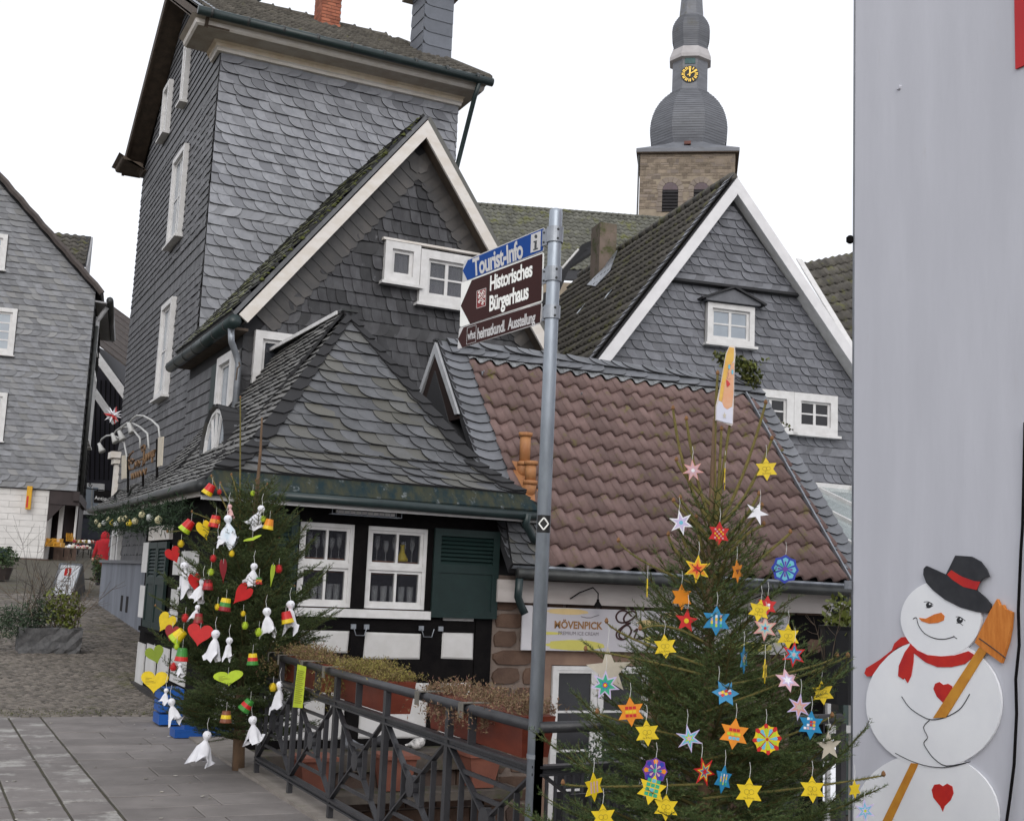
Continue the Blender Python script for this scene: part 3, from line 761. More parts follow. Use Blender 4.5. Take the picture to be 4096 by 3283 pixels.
# windows with casements
for (x0, x1, z0, z1) in WN:
    m = MB(); O_ = A(0, YF, 0); N_ = A(0, -1, 0); c = .045
    for a in ((x0, x0 + c, z0, z1), (x1 - c, x1, z0, z1), (x0 + c, x1 - c, z1 - c, z1), (x0 + c, x1 - c, z0, z0 + c), (x0 + c, x1 - c, 1.745, 1.80)):
        m.box(O_, EX, EZ, N_, *a, -.09, -.012)
    wd_ = m.build('window', white_wood, low)
    for (b0, b1) in ((z0 + c, 1.745), (1.80, z1 - c)):
        f = MB(); a0, a1 = x0 + c, x1 - c; s_ = .035; xm = (a0 + a1) / 2 + .01
        for a in ((a0, a0 + s_, b0, b1), (a1 - s_, a1, b0, b1), (a0 + s_, a1 - s_, b0, b0 + s_), (a0 + s_, a1 - s_, b1 - s_, b1), (xm - .014, xm + .014, b0 + s_, b1 - s_)): f.box(O_, EX, EZ, N_, *a, -.085, -.035)
        f.build('sash', white_wood, wd_)
        for (c0, c1) in ((a0 + s_, xm - .014), (xm + .014, a1 - s_)):
            MB().box(O_, EX, EZ, N_, c0, c1, b0 + s_, b1 - s_, -.062, -.058).build('pane', M('clear_pane', (.05, .05, .06), (.04, .04, .05), 2, .03, spec=.8, alpha=.22), wd_)
    for z in (1.83, 1.69):
        MB().abox(x0 + .02, x1 - .02, YF + .16, YF + .36, z, z + .025).build('shelf', M('shelf_wood', (.22, .085, .035), (.16, .06, .025), 6, .5, stretch=(1, 8, 8)), wd_)
gl = M('drinking_glass', (.75, .78, .8), (.7, .73, .76), 5, .05, spec=.8, alpha=.30)
k = 0
def tumbler(x, z, h, r, st, i=0):
    prof = [(r * .75, 0), (r * .8, h * .3), (r, h)] if st == 0 else [(r * .7, 0), (r * .15, .012), (r * .12, h * .4), (r * .8, h * .55), (r, h * .8), (r * .85, h)]
    m = MB().lathe((x, YF + .24, z), prof, 8)
    up = 'upper shelf' if z > 1.6 else 'lower row'
    side = 'left' if x < 4.7 else 'right'
    m.build('drinking_glass', gl, label='%s clear glass from the left in the %s behind the %s cottage window' % (('first', 'second', 'third', 'fourth', 'fifth', 'sixth')[i], up, side), cat='glass', group='glasses in the %s of the %s cottage window' % (up, side), smooth=True)
for (x0, x1, z0, z1) in WN:
    for i in range(6): tumbler(x0 + .10 + i * (x1 - x0 - .2) / 5, 1.856, .24 + .05 * (i % 2), .035, 1, i)
    for i in range(6): tumbler(x0 + .10 + i * (x1 - x0 - .2) / 5, 1.31, .25, .045, 0, i)
for z in (1.30,):
    for (x0, x1, _, _) in WN: MB().abox(x0, x1, YF + .142, YF + .4, 1.285, 1.3085).build('shelf', MATS['shelf_wood'], low)
m = MB().lathe((5.30, YF + .20, 1.857), [(.07, 0), (.075, .03), (.035, .10), (.022, .16), (.03, .20)], 10)
m.build('yellow_vase', flat('yellow_ceramic', (.65, .5, .02), .3), label='small yellow bottle-shaped vase on the shelf in the right cottage window', cat='vase', smooth=True)
# shutters: frame, louvres, lower panel
def shutter(parent, O, U, V, u0, u1, v0, v1, split, name='shutter', nl=7):
    N = nrm(np.cross(U, V)); m = MB(); f = .085
    for a in ((u0, u0 + f, v0, v1), (u1 - f, u1, v0, v1), (u0 + f, u1 - f, v0, v0 + f), (u0 + f, u1 - f, v1 - f, v1), (u0 + f, u1 - f, split - .05, split + .05)): m.box(O, U, V, N, *a, .02, .06)
    m.box(O, U, V, N, u0 + f, u1 - f, v0 + f, split - .05, .025, .045)
    s = m.build(name, green_paint, parent)
    hh = (v1 - f - split - .05) / nl
    for i in range(nl):
        z = split + .05 + i * hh
        p = [O + U * (u0 + f) + V * z + N * .055, O + U * (u1 - f) + V * z + N * .055, O + U * (u1 - f) + V * (z + hh * .95) + N * .022, O + U * (u0 + f) + V * (z + hh * .95) + N * .022]
        MB().poly(p, -N * .008).build('slat', green_paint, s)
    MB().box(O, U, V, N, u0 + f, u1 - f, split + .05, v1 - f, .003, .008).build('backing', room_dark, s)
    return s
OF = A(0, YF - .022, 0)
shutter(low, OF, EX, EZ, 5.60, 6.46, 1.22, 2.27, 1.80)
shutter(low, OF, EX, EZ, 3.14, 3.93, 1.22, 2.32, 1.80)
# shutter stays
for x in (3.97, 4.66, 4.82, 5.50, 5.75):
    MB().abox(x - .03, x + .03, YF - .045, YF - .023, 1.06, 1.115).build('hinge_plate', zinc, low)
for x in (4.66, 5.50):
    m = MB(); m.tube([A(x, YF - .05, 1.08), A(x + .03, YF - .06, .99), A(x + .13, YF - .06, .99), A(x + .16, YF - .05, 1.08)], .006, 5); m.build('hook', zinc, low)
# infra-red heater under the eaves: wire guard and tube
ht = thing('patio_heater', (4.67, 13.35, 2.36), 'caged patio heater bar fixed under the eaves above the cottage windows', 'heater')
m = MB()
for i in range(13): x = 4.25 + i * .07; m.bar(A(x, 13.24, 2.42), A(x, 13.24, 2.35), .006); m.bar(A(x, 13.24, 2.35), A(x, 13.36, 2.35), .006)
for z, y_ in ((2.42, 13.24), (2.35, 13.24), (2.35, 13.36)): m.bar(A(4.25, y_, z), A(5.09, y_, z), .008)
m.build('guard', zinc, ht); MB().abox(4.32, 5.02, 13.28, 13.33, 2.365, 2.40).build('tube', white_wood, ht)
# soffit boards, gutters
GP = [A(2.72, 12.93, 2.57), A(2.76, 14.1, 2.59), A(2.84, 16.2, 2.61), A(2.93, 17.75, 2.63), A(3.20, 21.7, 2.72), A(3.36, 25, 2.80), A(3.5, 28.1, 2.86)]
GF = [A(2.72, 13.10, 2.575), A(6.82, 13.10, 2.545)]
m = MB(); m.tube([p + A(-.02, 0, -.03) for p in GP], .06, 10); m.build('side_gutter', gutter_dark, low, smooth=True)
m = MB(); m.tube([p + A(0, -.05, -.075) for p in GF], .055, 10); m.build('front_gutter', gutter_green, low, smooth=True)
MB().poly([A(2.74, 13.12, 2.43), A(6.78, 13.12, 2.41), A(6.6, 13.5, 2.42), A(3.0, 13.5, 2.42)], A(0, 0, .03)).build('soffit', white_wood, low)
MB().abox(2.74, 6.78, 13.10, 13.125, 2.40, 2.50).build('fascia', white_wood, low)
m = MB()
for i in range(len(GP) - 1):
    a, b = GP[i] + A(.05, 0, -.13), GP[i + 1] + A(.05, 0, -.13); m.poly([a, b, b + A(0, 0, .12), a + A(0, 0, .12)], A(.02, 0, 0))
m.build('side_fascia', white_old, low)
# roof
T = lambda t, z: (t, z)
EAVE, BRK, TOP = 2.57, 3.05, 4.97
cl, cr, apx = A(2.70, 13.04, EAVE), A(6.82, 13.04, EAVE), A(4.75, 14.64, TOP)
def hipp(c, t, z): return A(c[0] + (apx[0] - c[0]) * t, c[1] + (apx[1] - c[1]) * t, z)
bl, br = hipp(cl, .30, BRK), hipp(cr, .30, BRK)
# lead apron above the front gutter
MB().poly([cl + A(.03, .0, -.02), cr + A(0, 0, -.02), hipp(cr, .09, 2.755), hipp(cl, .09, 2.755)], A(0, .01, -.02)).build('copper_flashing', M('weathered_copper', (.016, .030, .036), (.050, .052, .034), 6, .85, .2, 20, spec=.1, lich=((.17, .19, .20), 8, .57), stretch=(1.6, 1, .6)), low)
fr0, fr1 = hipp(cl, .08, 2.73), hipp(cr, .08, 2.73)
fc = []
slate_quad(low, [fr0, fr1, br, bl], .215, .15, slate_low, lift=.026, side=.017, seed=71, collect=fc)
slate_quad(low, [bl, br, apx], .215, .175, slate_low, lift=.026, side=.017, seed=72, collect=fc)
pieces(low, 'slate', fc, slate_low, 300, edge=slate_edge)
MB().poly([fr0, fr1, br, bl], A(0, .05, -.05)).build('roof', slate_base, low); MB().poly([bl, br, apx], A(0, .05, -.05)).build('roof', slate_base, low)
# left slope in strips: eave / break / top
def brk(g, y_, tx, tz):
    return A(g[0] + .30 * (tx - g[0]) * .95, y_, g[2] + (tz - g[2]) * .20)
ys = [13.04, 14.64, 16.2, 17.98]
def gut(y_):
    yy = [p[1] for p in GP]; return A(np.interp(y_, yy, [p[0] for p in GP]), y_, np.interp(y_, yy, [p[2] for p in GP]) + .0)
lc = []
stations = [(13.04, None), (14.64, (4.75, 4.97)), (17.98, (4.75, 4.97)), (18.0, (4.2, 4.30)), (20.1, (4.2, 4.0)), (22.9, (4.29, 3.62)), (25.7, (4.29, 3.50)), (28.6, (4.29, 3.42))]
rows = []
for y_, tp in stations:
    if tp is None: rows.append((cl, cl, cl)); continue
    g = gut(y_); rows.append((g, brk(g, y_, tp[0], tp[1]) if y_ > 14.7 else None, A(tp[0], y_, tp[1])))
# corner wedge (front hip to first station)
g1 = gut(14.64); b1 = brk(g1, 14.64, 4.75, 4.97)
rows[1] = (g1, b1, apx)
under = MB()
def strip(pts, sd_):
    slate_quad(low, pts, .16, .115, slate_low, lift=.03, side=.014, seed=sd_, collect=lc); under.poly(pts, A(.04, 0, -.05))
strip([g1, cl, bl, b1], 81); strip([b1, bl, apx], 82)
for i in range(1, len(rows) - 1):
    a, b = rows[i], rows[i + 1]
    if stations[i][0] == 17.98: continue
    strip([b[0], a[0], a[1], b[1]], 83 + 2 * i); strip([b[1], a[1], a[2], b[2]], 84 + 2 * i)
pieces(low, 'slate', lc, M('slate_low_side', (.118, .113, .104), (.075, .073, .068), 6, .5, .35, 60, .32, lich=((.11, .105, .06), 4, .58), spec=.45), 300, edge=slate_edge)
under.build('left_roof', slate_base, low)
# right slope
re_ = [br, A(6.6, 14.64, 2.75), A(6.6, 17.98, 2.75)]
rc = []
slate_quad(low, [cr, A(6.82, 17.9, EAVE), A(6.2, 17.9, BRK), br], .2, .16, slate_low, lift=.03, seed=101, collect=rc)
slate_quad(low, [br, A(6.2, 17.9, BRK), A(4.75, 17.98, TOP), apx], .2, .16, slate_low, lift=.03, seed=102, collect=rc)
pieces(low, 'slate', rc, slate_low, 200, edge=slate_edge)
MB().poly([cr, A(6.82, 17.9, EAVE), A(6.2, 17.9, BRK), br], A(-.03, 0, -.05)).poly([br, A(6.2, 17.9, BRK), A(4.75, 17.98, TOP), apx], A(-.03, 0, -.05)).build('right_roof', slate_base, low)
# hip edge slates and the ridge flashing
it = []
for c, sg in ((cl, -1), (cr, 1)):
    n = 15
    for i in range(n):
        t0, t1 = .08 + .90 * i / n, .08 + .90 * (i + 1) / n
        zz = lambda t: EAVE + (BRK - EAVE) * t / .3 if t < .3 else BRK + (TOP - BRK) * (t - .3) / .7
        a, b = hipp(c, t0, zz(t0) + .055), hipp(c, t1 + .02, zz(t1 + .02) + .025)
        wdt = .30 * (1 - .6 * i / n)
        q = [a, a + A(-sg * wdt * .6, -.03, .0 - .0), a + A(-sg * wdt * 1.1, -.0, .07), b + A(-sg * wdt * .7, 0, 0), b]
        mm = MB(); 
        # keep inside the front plane
        fn = nrm(np.cross(br - bl, apx - bl)) if t0 > .3 else nrm(np.cross(fr1 - fr0, bl - fr0)); o0 = bl if t0 > .3 else fr0
        q = [p - fn * float((p - o0) @ fn) + fn * e for p, e in zip(q, (.07, .07, .06, .04, .04))]
        mm.poly(q, -fn * .03); it.append((mm.v, mm.f[1:2] + mm.f[:1] + mm.f[2:], None, None))
pieces(low, 'hip_slate', it, slate_low, 60, edge=slate_edge)
m = MB(); m.bar(apx + A(0, -.05, .05), A(4.75, 17.97, TOP + .06), .22, .03); m.build('ridge_flashing', gutter_dark, low)
m = MB(); m.bar(apx + A(-.13, .1, .03), A(4.62, 17.97, TOP + .05), .02, .05); m.build('ridge_trim', white_wood, low)
# eyebrow dormer in the left slope
OD = A(3.50, 16.05, 3.15)
ed = MB(); pts = []
for i in range(9):
    t = math.pi * i / 8; pts.append((.62 * math.cos(t) * (1 if math.cos(t) > 0 else .95), .05 + .55 * math.sin(t)))
dv = [OD + EY * a + EZ * b for a, b in pts]
dw = MB().poly([OD + EY * .66 + EZ * -.02] + dv + [OD + EY * -.64 + EZ * -.02], A(.02, 0, 0)).build('dormer_window', glass_sky, low)
m = MB(); m.tube(dv, .04, 6); m.tube([OD + EY * .66, OD - EY * .64], .045, 6)
for a in (-.25, 0, .25): m.bar(OD + EY * a * .4 + EZ * .04 - EX * .02, OD + EY * a + EZ * (.58 - abs(a) * .3) - EX * .02, .03)
m.build('dormer_frame', white_wood, dw)
it = []
for i in range(11):
    t0, t1 = math.pi * (i - .4) / 10, math.pi * (i + .9) / 10
    for j, (d0, d1, lft) in enumerate(((-.07, .25, .07), (.18, .55, .05), (.48, .95, .03))):
        rr = (.72 + .0 * j) * (1 - .0 * j)
        def P(t, d, l): return OD + EX * d + EY * (.74 * math.cos(t)) + EZ * (.02 + (.60 + l) * math.sin(t) + d * .35 * (1 - math.sin(t)) )
        q = [P(t0, d0, lft), P(t1, d0, lft), P(t1, d1, lft - .05), P(t0, d1, lft - .05)]
        mm = MB().poly(q, A(0, 0, -.025)); it.append((mm.v, mm.f[1:2] + mm.f[:1] + mm.f[2:], None, None))
pieces(low, 'dormer_slate', it, slate_low, 60, edge=slate_edge)
# little hook on the roof
MB().tube([onY(15.3, 497, 800), onY(15.3, 500, 775), onY(15.3, 505, 770), onY(15.3, 503, 762)], .012, 5).build('roof_hook', brown_wood, low)
# side wall to the lane: timber, plaster and louvred shutters
def sx(x0, y0, x1, y1):
    ym = (y0 + y1) / 2; a, b = onX(XS, x0, ym)[1], onX(XS, x1, ym)[1]; xm = (x0 + x1) / 2
    return (min(a, b), max(a, b), min(onX(XS, xm, y0)[2], onX(XS, xm, y1)[2]), max(onX(XS, xm, y0)[2], onX(XS, xm, y1)[2]))
OSd, USd = A(XS, 17.9, 0), A(0, -1, 0)
MB().abox(XS - .01, XS + .14, YF + .14, 17.9, -.12, 2.5).build('side_wall', timber, low)
for q in ((291, 1352, 306, 1440), (311, 1356, 331, 1425), (336, 1362, 358, 1432), (364, 1366, 395, 1440), (297, 1232, 309, 1300), (363, 1240, 378, 1310), (304, 1142, 316, 1205), (369, 1172, 382, 1210), (385, 1160, 420, 1230)):
    y0_, y1_, z0_, z1_ = sx(*q)
    MB().abox(XS - .03, XS - .012, y0_, y1_, z0_, z1_).build('plaster_panel', plaster, low)
y0_, y1_, z0_, z1_ = sx(317, 1142, 356, 1325)
ym_ = (y0_ + y1_) / 2
for a, b in ((17.9 - y1_, 17.9 - ym_ - .01), (17.9 - ym_ + .01, 17.9 - y0_)): shutter(low, OSd + A(-.012, 0, 0), USd, EZ, a, b, z0_, z1_, z0_ + (z1_ - z0_) * .55, nl=8)
MB().abox(XS - .10, XS - .012, y0_ - .1, y1_ + .1, z0_ - .06, z0_ - .002).build('sill_beam', timber, low)
MB().abox(XS - .06, XS - .012, y0_ - .05, y1_ + .15, z1_ + .03, z1_ + .22).build('lintel_board', white_old, low)
MB().abox(XS - .08, XS + .05, YF + .0, 17.95, -.16, .07).build('side_plinth', M('dark_plinth', (.028, .026, .026), (.05, .045, .04), 3, .9, .4, 20), low)
# ================================================================== stone house with the red pantile roof
red = thing('stone_house', (9.0, 14.8, -1.42), 'low brown stone house with red pantile roof and ice-cream sign', 'house')
EYv, EZv, RYv, RZv = 13.16, 1.86, 15.80, 5.02
XA, XB = 6.84, 11.80
MB().abox(6.43, 11.58, YF + .02, 15.7, -1.45, 1.75).build('wall', mortar, red)
MB().poly([A(6.44, 13.6, 1.7), A(6.44, 15.78, 4.6), A(6.44, 17.9, 1.7)], A(5.2, 0, 0)).build('roof_body', slate_base, red)
# rubble stones
it = []; rd = random.Random(21)
holes = [(7.10, 8.85, -1.5, .98), (6.93, 10.9, .86, 1.40)]
z = -1.42
while z < 1.45:
    hh = min(rd.uniform(.15, .30), 1.47 - z); cz = z + hh / 2
    free = [(6.45, 7.09), (8.86, 11.57)] if cz < .97 else [(6.45, 11.57)]
    if hh < .07: break
    for a_, b_ in free:
        x = a_
        while x < b_ - .06:
            wd = rd.uniform(.26, .62)
            if b_ - x - wd < .18: wd = b_ - x
            n = 10; cx = x + wd / 2; P = []
            for i in range(n):
                t = 2 * math.pi * i / n + .2; c_, s_ = math.cos(t), math.sin(t); rr = (abs(c_) ** 6 + abs(s_) ** 6) ** (-1 / 6)
                P.append((cx + c_ * rr * (wd / 2 - .014) * rd.uniform(.9, 1.0), cz + s_ * rr * (hh / 2 - .014) * rd.uniform(.88, 1.0)))
            dz = rd.uniform(.012, .035)
            vs_ = [(px, YF + .022, pz) for px, pz in P] + [(cx + (px - cx) * .94, YF + .02 - dz, cz + (pz - cz) * .94) for px, pz in P]
            it.append((vs_, [tuple(range(2 * n - 1, n - 1, -1))] + [(i, (i + 1) % n, n + (i + 1) % n, n + i) for i in range(n)], None, None)); x += wd
    z += hh
pieces(red, 'stone', it, stonem, 300)
# ledge at the foot of the half-timbered wall, stones below it
MB().abox(3.0, 6.46, 12.98, YF + .1, -.46, -.27).build('ledge', M('ledge_stone', (.06, .05, .045), (.10, .085, .07), 4, .9, .4, 20, lich=((.05, .055, .02), 3, .5)), red)
MB().abox(2.9, 6.43, 13.12, YF + .5, -1.45, -.465).build('basement_wall', mortar, red)
it = []; z = -1.42
while z < -.5:
    hh = rd.uniform(.16, .28); x = 3.0
    hh = min(hh, -.47 - z)
    if hh < .08: break
    while x < 6.4:
        wd = min(rd.uniform(.25, .6), 6.42 - x)
        if wd > .1:
            mm = MB(); mm.abox(x + .012, x + wd - .012, 13.085 - rd.uniform(0, .02), 13.13, z + .012, z + hh - .012); it.append((mm.v, mm.f, None, None))
        x += wd
    z += hh
pieces(red, 'stone', it, stonem, 100)
# red pantiles
Vr = nrm(A(0, RYv - EYv, RZv - EZv)); SLr = math.hypot(RYv - EYv, RZv - EZv)
tiles(red, A(XA, EYv, EZv), EX, Vr, 19, 12, (XB - XA) / 19, (SLr - .35) / 12 * 1.0, .088, redtile, 'redtile', limit=300)
MB().poly([A(6.5, EYv + .03, EZv - .03), A(12.1, EYv + .03, EZv - .03), A(12.1, RYv, RZv - .06), A(6.5, RYv, RZv - .06)], A(0, .05, -.05)).build('roof', slate_base, red)
MB().poly([A(6.5, RYv, RZv - .06), A(12.1, RYv, RZv - .06), A(12.1, 18.2, 2.2), A(6.5, 18.2, 2.2)], A(0, -.05, -.05)).build('rear_roof', slate_low, red)
Nr = nrm(np.cross(EX, Vr))
def onroof(u, v, n=0.): return A(u, EYv, EZv) + Vr * v + Nr * n
# lead edging under the ridge slates, wavy
vs_, fs_ = [], []
n = 19 * 6
for i in range(n + 1):
    u = XA + (XB - XA) * i / n; wv_ = .088 * (math.sin(2 * math.pi * (i / 6.0 + .02)) * .5 + .5)
    vs_ += [onroof(u, SLr - .40, wv_ + .05), onroof(u, SLr - .28, .06)]
for i in range(n): fs_.append((2 * i, 2 * i + 2, 2 * i + 3, 2 * i + 1))
add('lead_flashing', vs_, fs_, M('lead', (.16, .165, .17), (.30, .31, .32), 9, .5, .1, 30, metal=.3), red)
# slate ridge band: two courses, mirrored scallops, and the verges right and left
bc = []
slates(red, onroof(6.6, SLr - .30, .055), EX, Vr, [(0, 0), (5.5, 0), (5.5, .34), (0, .34)], .20, .17, slate_sideband, 'scale', mirror_rows=(0,), lift=.035, side=.02, seed=111, collect=bc)
MB().poly([onroof(6.6, SLr - .30, .02), onroof(12.1, SLr - .30, .02), onroof(12.1, SLr + .05, .02), onroof(6.6, SLr + .05, .02)], Nr * .03).build('ridge_board', slate_base, red)
def verge(u0, u1, seed, sg):
    k = 0; v = 0.0; out = []
    rd_ = random.Random(seed)
    while v < SLr - .1:
        hh = .175; wdt = u1 - u0
        P = [(0, 0)]
        shp = [(0, .10), (.04, .03), (.12, -.01), (wdt * .5, -.03), (wdt - .10, 0), (wdt - .02, .06), (wdt, .14), (wdt, .26), (0, .26)]
        if sg > 0: shp = [(wdt - a, b) for a, b in shp][::-1]
        dz = rd_.uniform(0, .006)
        mm = MB(); mm.poly([onroof(u0 + a, v + b, .075 + dz - .12 * (b + .03)) for a, b in shp], -Nr * .022); out.append((mm.v, mm.f[:1] + mm.f[1:], None, None)); v += hh
    return out
bc += verge(6.46, 6.90, 5, -1); bc += verge(11.74, 12.13, 6, 1)
pieces(red, 'slate', bc, slate_sideband, 300, edge=slate_edge)
MB().poly([onroof(6.47, -.02, -.06), onroof(6.47, SLr, -.06), onroof(6.47, SLr, .06), onroof(6.47, -.02, .06)], A(.03, 0, 0)).build('verge_cheek', slate_base, red)
m = MB(); m.bar(onroof(11.72, .0, .07), onroof(11.72, SLr - .3, .07), .025, .05); m.build('verge_flashing', zinc, red)
# white barge boards on the left gable end
m = MB()
for yb_, zb_, nm in ((RYv - .95, RZv - .95 * 1.197, 'f'), (RYv + .75, RZv - .75 * 1.2, 'b')):
    MB().poly([A(6.43, RYv, RZv), A(6.43, yb_, zb_), A(6.43, yb_ + (.11 if nm == 'f' else -.11), zb_ - .0), A(6.43, RYv, RZv - .17)], A(.035, 0, 0)).build('barge_board', M('grey_white_wood', (.46, .47, .49), (.36, .37, .38), 6, .6, .15, 40, stretch=(1, 1, .3)), red)
MB().poly([A(6.455, RYv, RZv - .1), A(6.455, RYv - .95, RZv - 1.2), A(6.455, RYv + .75, RZv - 1.2)], A(.03, 0, 0)).build('gable_boarding', M('red_brown_board', (.022, .010, .008), (.016, .008, .006), 4, .8), red)
# ridge cap
m = MB(); m.bar(A(6.43, RYv + .02, RZv + .03), A(12.15, RYv + .02, RZv + .03), .12, .03); m.build('ridge_cap', gutter_dark, red)
# gutter, fascia, lamps over the sign
m = MB(); m.tube([A(6.55, EYv - .07, 1.78), A(11.95, EYv - .07, 1.74)], .065, 10); m.build('gutter', gutter_dark, red, smooth=True)
m = MB(); m.tube([A(6.5, EYv - .02, 1.86), A(11.95, EYv - .02, 1.83)], .03, 6); m.build('eave_strip', zinc, red)
MB().abox(6.44, 11.60, YF - .12, YF + .05, 1.43, 1.70).build('fascia', M('fascia_paint', (.46, .42, .40), (.38, .34, .32), 4, .7, .1, 30, stretch=(.5, 1, 2)), red)
for x0 in (7.72, 10.35):
    lm = MB(); p = A(x0 - .28, YF - .13, 1.50); lm.tube([p, p + A(.1, -.05, .08), p + A(.24, -.14, .15), p + A(.30, -.17, .08), p + A(.30, -.17, .0)], .009, 6); lm.lathe(p + A(.30, -.17, -.09), [(.055, 0), (.05, .02), (.02, .07), (.015, .10)], 8)
    lm.build('sign_lamp', timber, label='black gooseneck lamp above the %s end of the ice-cream sign' % ('left' if x0 < 9 else 'right'), cat='lamp', group='gooseneck lamps over the sign')
# downpipe stubs
m = MB(); m.tube([A(6.62, 13.02, 2.5), A(6.62, 13.06, 2.36), A(6.72, 13.1, 2.25), A(6.78, 13.1, 2.16)], .05, 8); m.build('downpipe', gutter_green, red, smooth=True)
m = MB(); m.tube([A(6.58, EYv - .07, 1.72), A(6.58, EYv - .05, 1.5), A(6.66, EYv - .0, 1.38), A(6.70, EYv - .02, 1.30)], .05, 8); m.build('downpipe', gutter_green, red, smooth=True)
# small slate hood beneath the corner of the hipped roof
hc = []
slate_quad(red, [A(6.47, 13.1, 1.88), A(6.98, 13.1, 1.88), A(6.90, 13.42, 2.55), A(6.50, 13.42, 2.55)], .16, .14, slate_low, lift=.03, seed=121, collect=hc)
pieces(red, 'hood_slate', hc, slate_low, 40, edge=slate_edge)
# terracotta vent pipes through the tiles
vent_m = M('orange_clay_pipe', (.42, .20, .08), (.33, .14, .055), 6, .55, .1, 40, wear=((.55, .36, .2), 14, .68))
for (x, y_, hgt, nm) in ((1096, 1000, .55, 'taller'), (1108, 1030, .42, 'shorter')):
    # foot on the roof plane seen there
    d = ray(x, y_ if nm == 'taller' else y_ + 10); t = float((A(XA, EYv, EZv) - CAMP) @ Nr) / float(d @ Nr); p = CAMP + d * t
    m = MB(); m.tube([p + A(0, .05, -.05), p + A(0, -.07, .04), p + A(0, -.10, .13)], [.075, .085, .085], 10)
    m.tube([p + A(0, -.10, .12), p + A(0, -.10, .17)], .095, 10); m.tube([p + A(0, -.10, .17), p + A(0, -.10, hgt - .04)], .072, 10); m.tube([p + A(0, -.10, hgt - .05), p + A(0, -.10, hgt)], [.09, .094], 10)
    vp_ = m.build('vent_pipe', vent_m, label='%s orange clay vent pipe rising from the red tiles' % nm, cat='vent pipe', group='clay vent pipes', smooth=True)
    MB().poly([p - EX * .14 + Nr * .08 - Vr * .2, p + EX * .14 + Nr * .08 - Vr * .2, p + EX * .14 + Nr * .09 + Vr * .16, p - EX * .14 + Nr * .09 + Vr * .16], -Nr * .02).build('base_tile', vent_m, vp_)
# snow hooks
for q in ((1007, 790), (1212, 835)):
    d = ray(*q); t = float((A(XA, EYv, EZv) - CAMP) @ Nr) / float(d @ Nr); p = CAMP + d * t + Nr * .07
    MB().tube([p, p - Vr * .06 + Nr * .05, p - Vr * .1 + Nr * .03, p - Vr * .09 + Nr * .1], .009, 5).build('snow_hook', zinc, red)
# glazed doors under the sign with sandstone surround
OFd = A(0, YF, 0)
MB().abox(7.10, 8.85, YF - .02, YF + .3, .68, .97).build('lintel', lintel, red)
MB().abox(7.10, 7.27, YF - .025, YF + .3, -1.42, .68).build('jamb', lintel, red); MB().abox(8.68, 8.85, YF - .025, YF + .3, -1.42, .68).build('jamb', lintel, red)
MB().abox(7.27, 8.68, YF + .004, YF + .015, -1.42, .68).build('door_recess', room_dark, red)
for (u0, u1) in ((7.28, 7.92), (7.93, 8.67)):
    dd = window(red, A(0, YF - .0, 0), EX, EZ, (u0, u1, -1.38, .67), 1, 4, white_wood, glass_dark, casing=.05, proud=.055, recess=-.03, bar=.028, sill=False, name='glass_door', frame=.035)
# right end: glazed porch with dark door
MB().abox(11.0, 11.58, YF - .01, YF + .01, -1.4, 1.40).build('porch_wall', timber, red)
# sign board
sg = MB().abox(6.94, 10.87, YF - .10, YF - .07, .86, 1.385).build('shop_sign', M('sign_white_yellow', (.50, .48, .505), (.44, .42, .45), 1, .4, lich=((.52, .50, .10), 1.7, .56)), label='long white and yellow ice-cream parlour sign on the stone wall', cat='sign')
MB().abox(6.80, 6.935, YF - .10, YF - .075, .86, 1.40).build('edge_panel', flat('sign_edge', (.56, .55, .57), .4), sg)
def text(body, size, O, U, V, mat, parent, name='lettering', sx_=1.0, shear=0.0, bold=0.0, align='LEFT', thick=.002, spacing=1.0):
    cu = bpy.data.curves.new(name, 'FONT'); cu.body = body; cu.size = size; cu.shear = shear; cu.offset = bold; cu.extrude = 0; cu.align_x = align; cu.resolution_u = 3; cu.space_character = spacing
    to = bpy.data.objects.new('tmp', cu); COL.objects.link(to)
    dg = bpy.context.evaluated_depsgraph_get(); me = bpy.data.meshes.new_from_object(to.evaluated_get(dg))
    bpy.data.objects.remove(to); bpy.data.curves.remove(cu)
    U, V = nrm(U), nrm(V); N = nrm(np.cross(U, V)); O = np.asarray(O, float)
    vs_ = [O + U * v.co[0] * sx_ + V * v.co[1] + N * thick for v in me.vertices]; fs_ = [tuple(p.vertices) for p in me.polygons]
    bpy.data.meshes.remove(me)
    return add(name, vs_, fs_, mat, parent)
ys_ = YF - .10
goldbrown = M('gold_brown_print', (.22, .10, .035), (.32, .17, .06), 20, .5); darkbrown = flat('dark_brown_print', (.045, .015, .015), .5); greyp = flat('grey_print', (.17, .15, .16), .5)
yellow_print = flat('yellow_print', (.55, .50, .12), .5); orange_print = flat('pale_orange_print', (.62, .46, .22), .5)
for (cx, cz, rx, rz, mt) in ((7.55, .93, .42, .065, yellow_print), (7.42, 1.34, .30, .038, orange_print), (7.16, 1.07, .20, .018, yellow_print), (8.62, 1.23, .17, .04, orange_print), (8.75, 1.02, .20, .05, yellow_print), (9.1, 1.34, .3, .04, orange_print), (10.2, .95, .4, .07, yellow_print)):
    add('print_patch', [(cx + rx * math.cos(2 * math.pi * i / 18) * (1 + .12 * math.sin(3 * i)), ys_ - .001, cz + rz * math.sin(2 * math.pi * i / 18)) for i in range(18)], [tuple(range(18))], mt, sg)
text('MÖVENPICK', .125, A(7.24, ys_, 1.135), EX, EZ, goldbrown, sg, sx_=.98, bold=.004, thick=.004)
text('PREMIUM ICE CREAM', .062, A(7.30, ys_, 1.055), EX, EZ, greyp, sg, sx_=1.0, thick=.004)
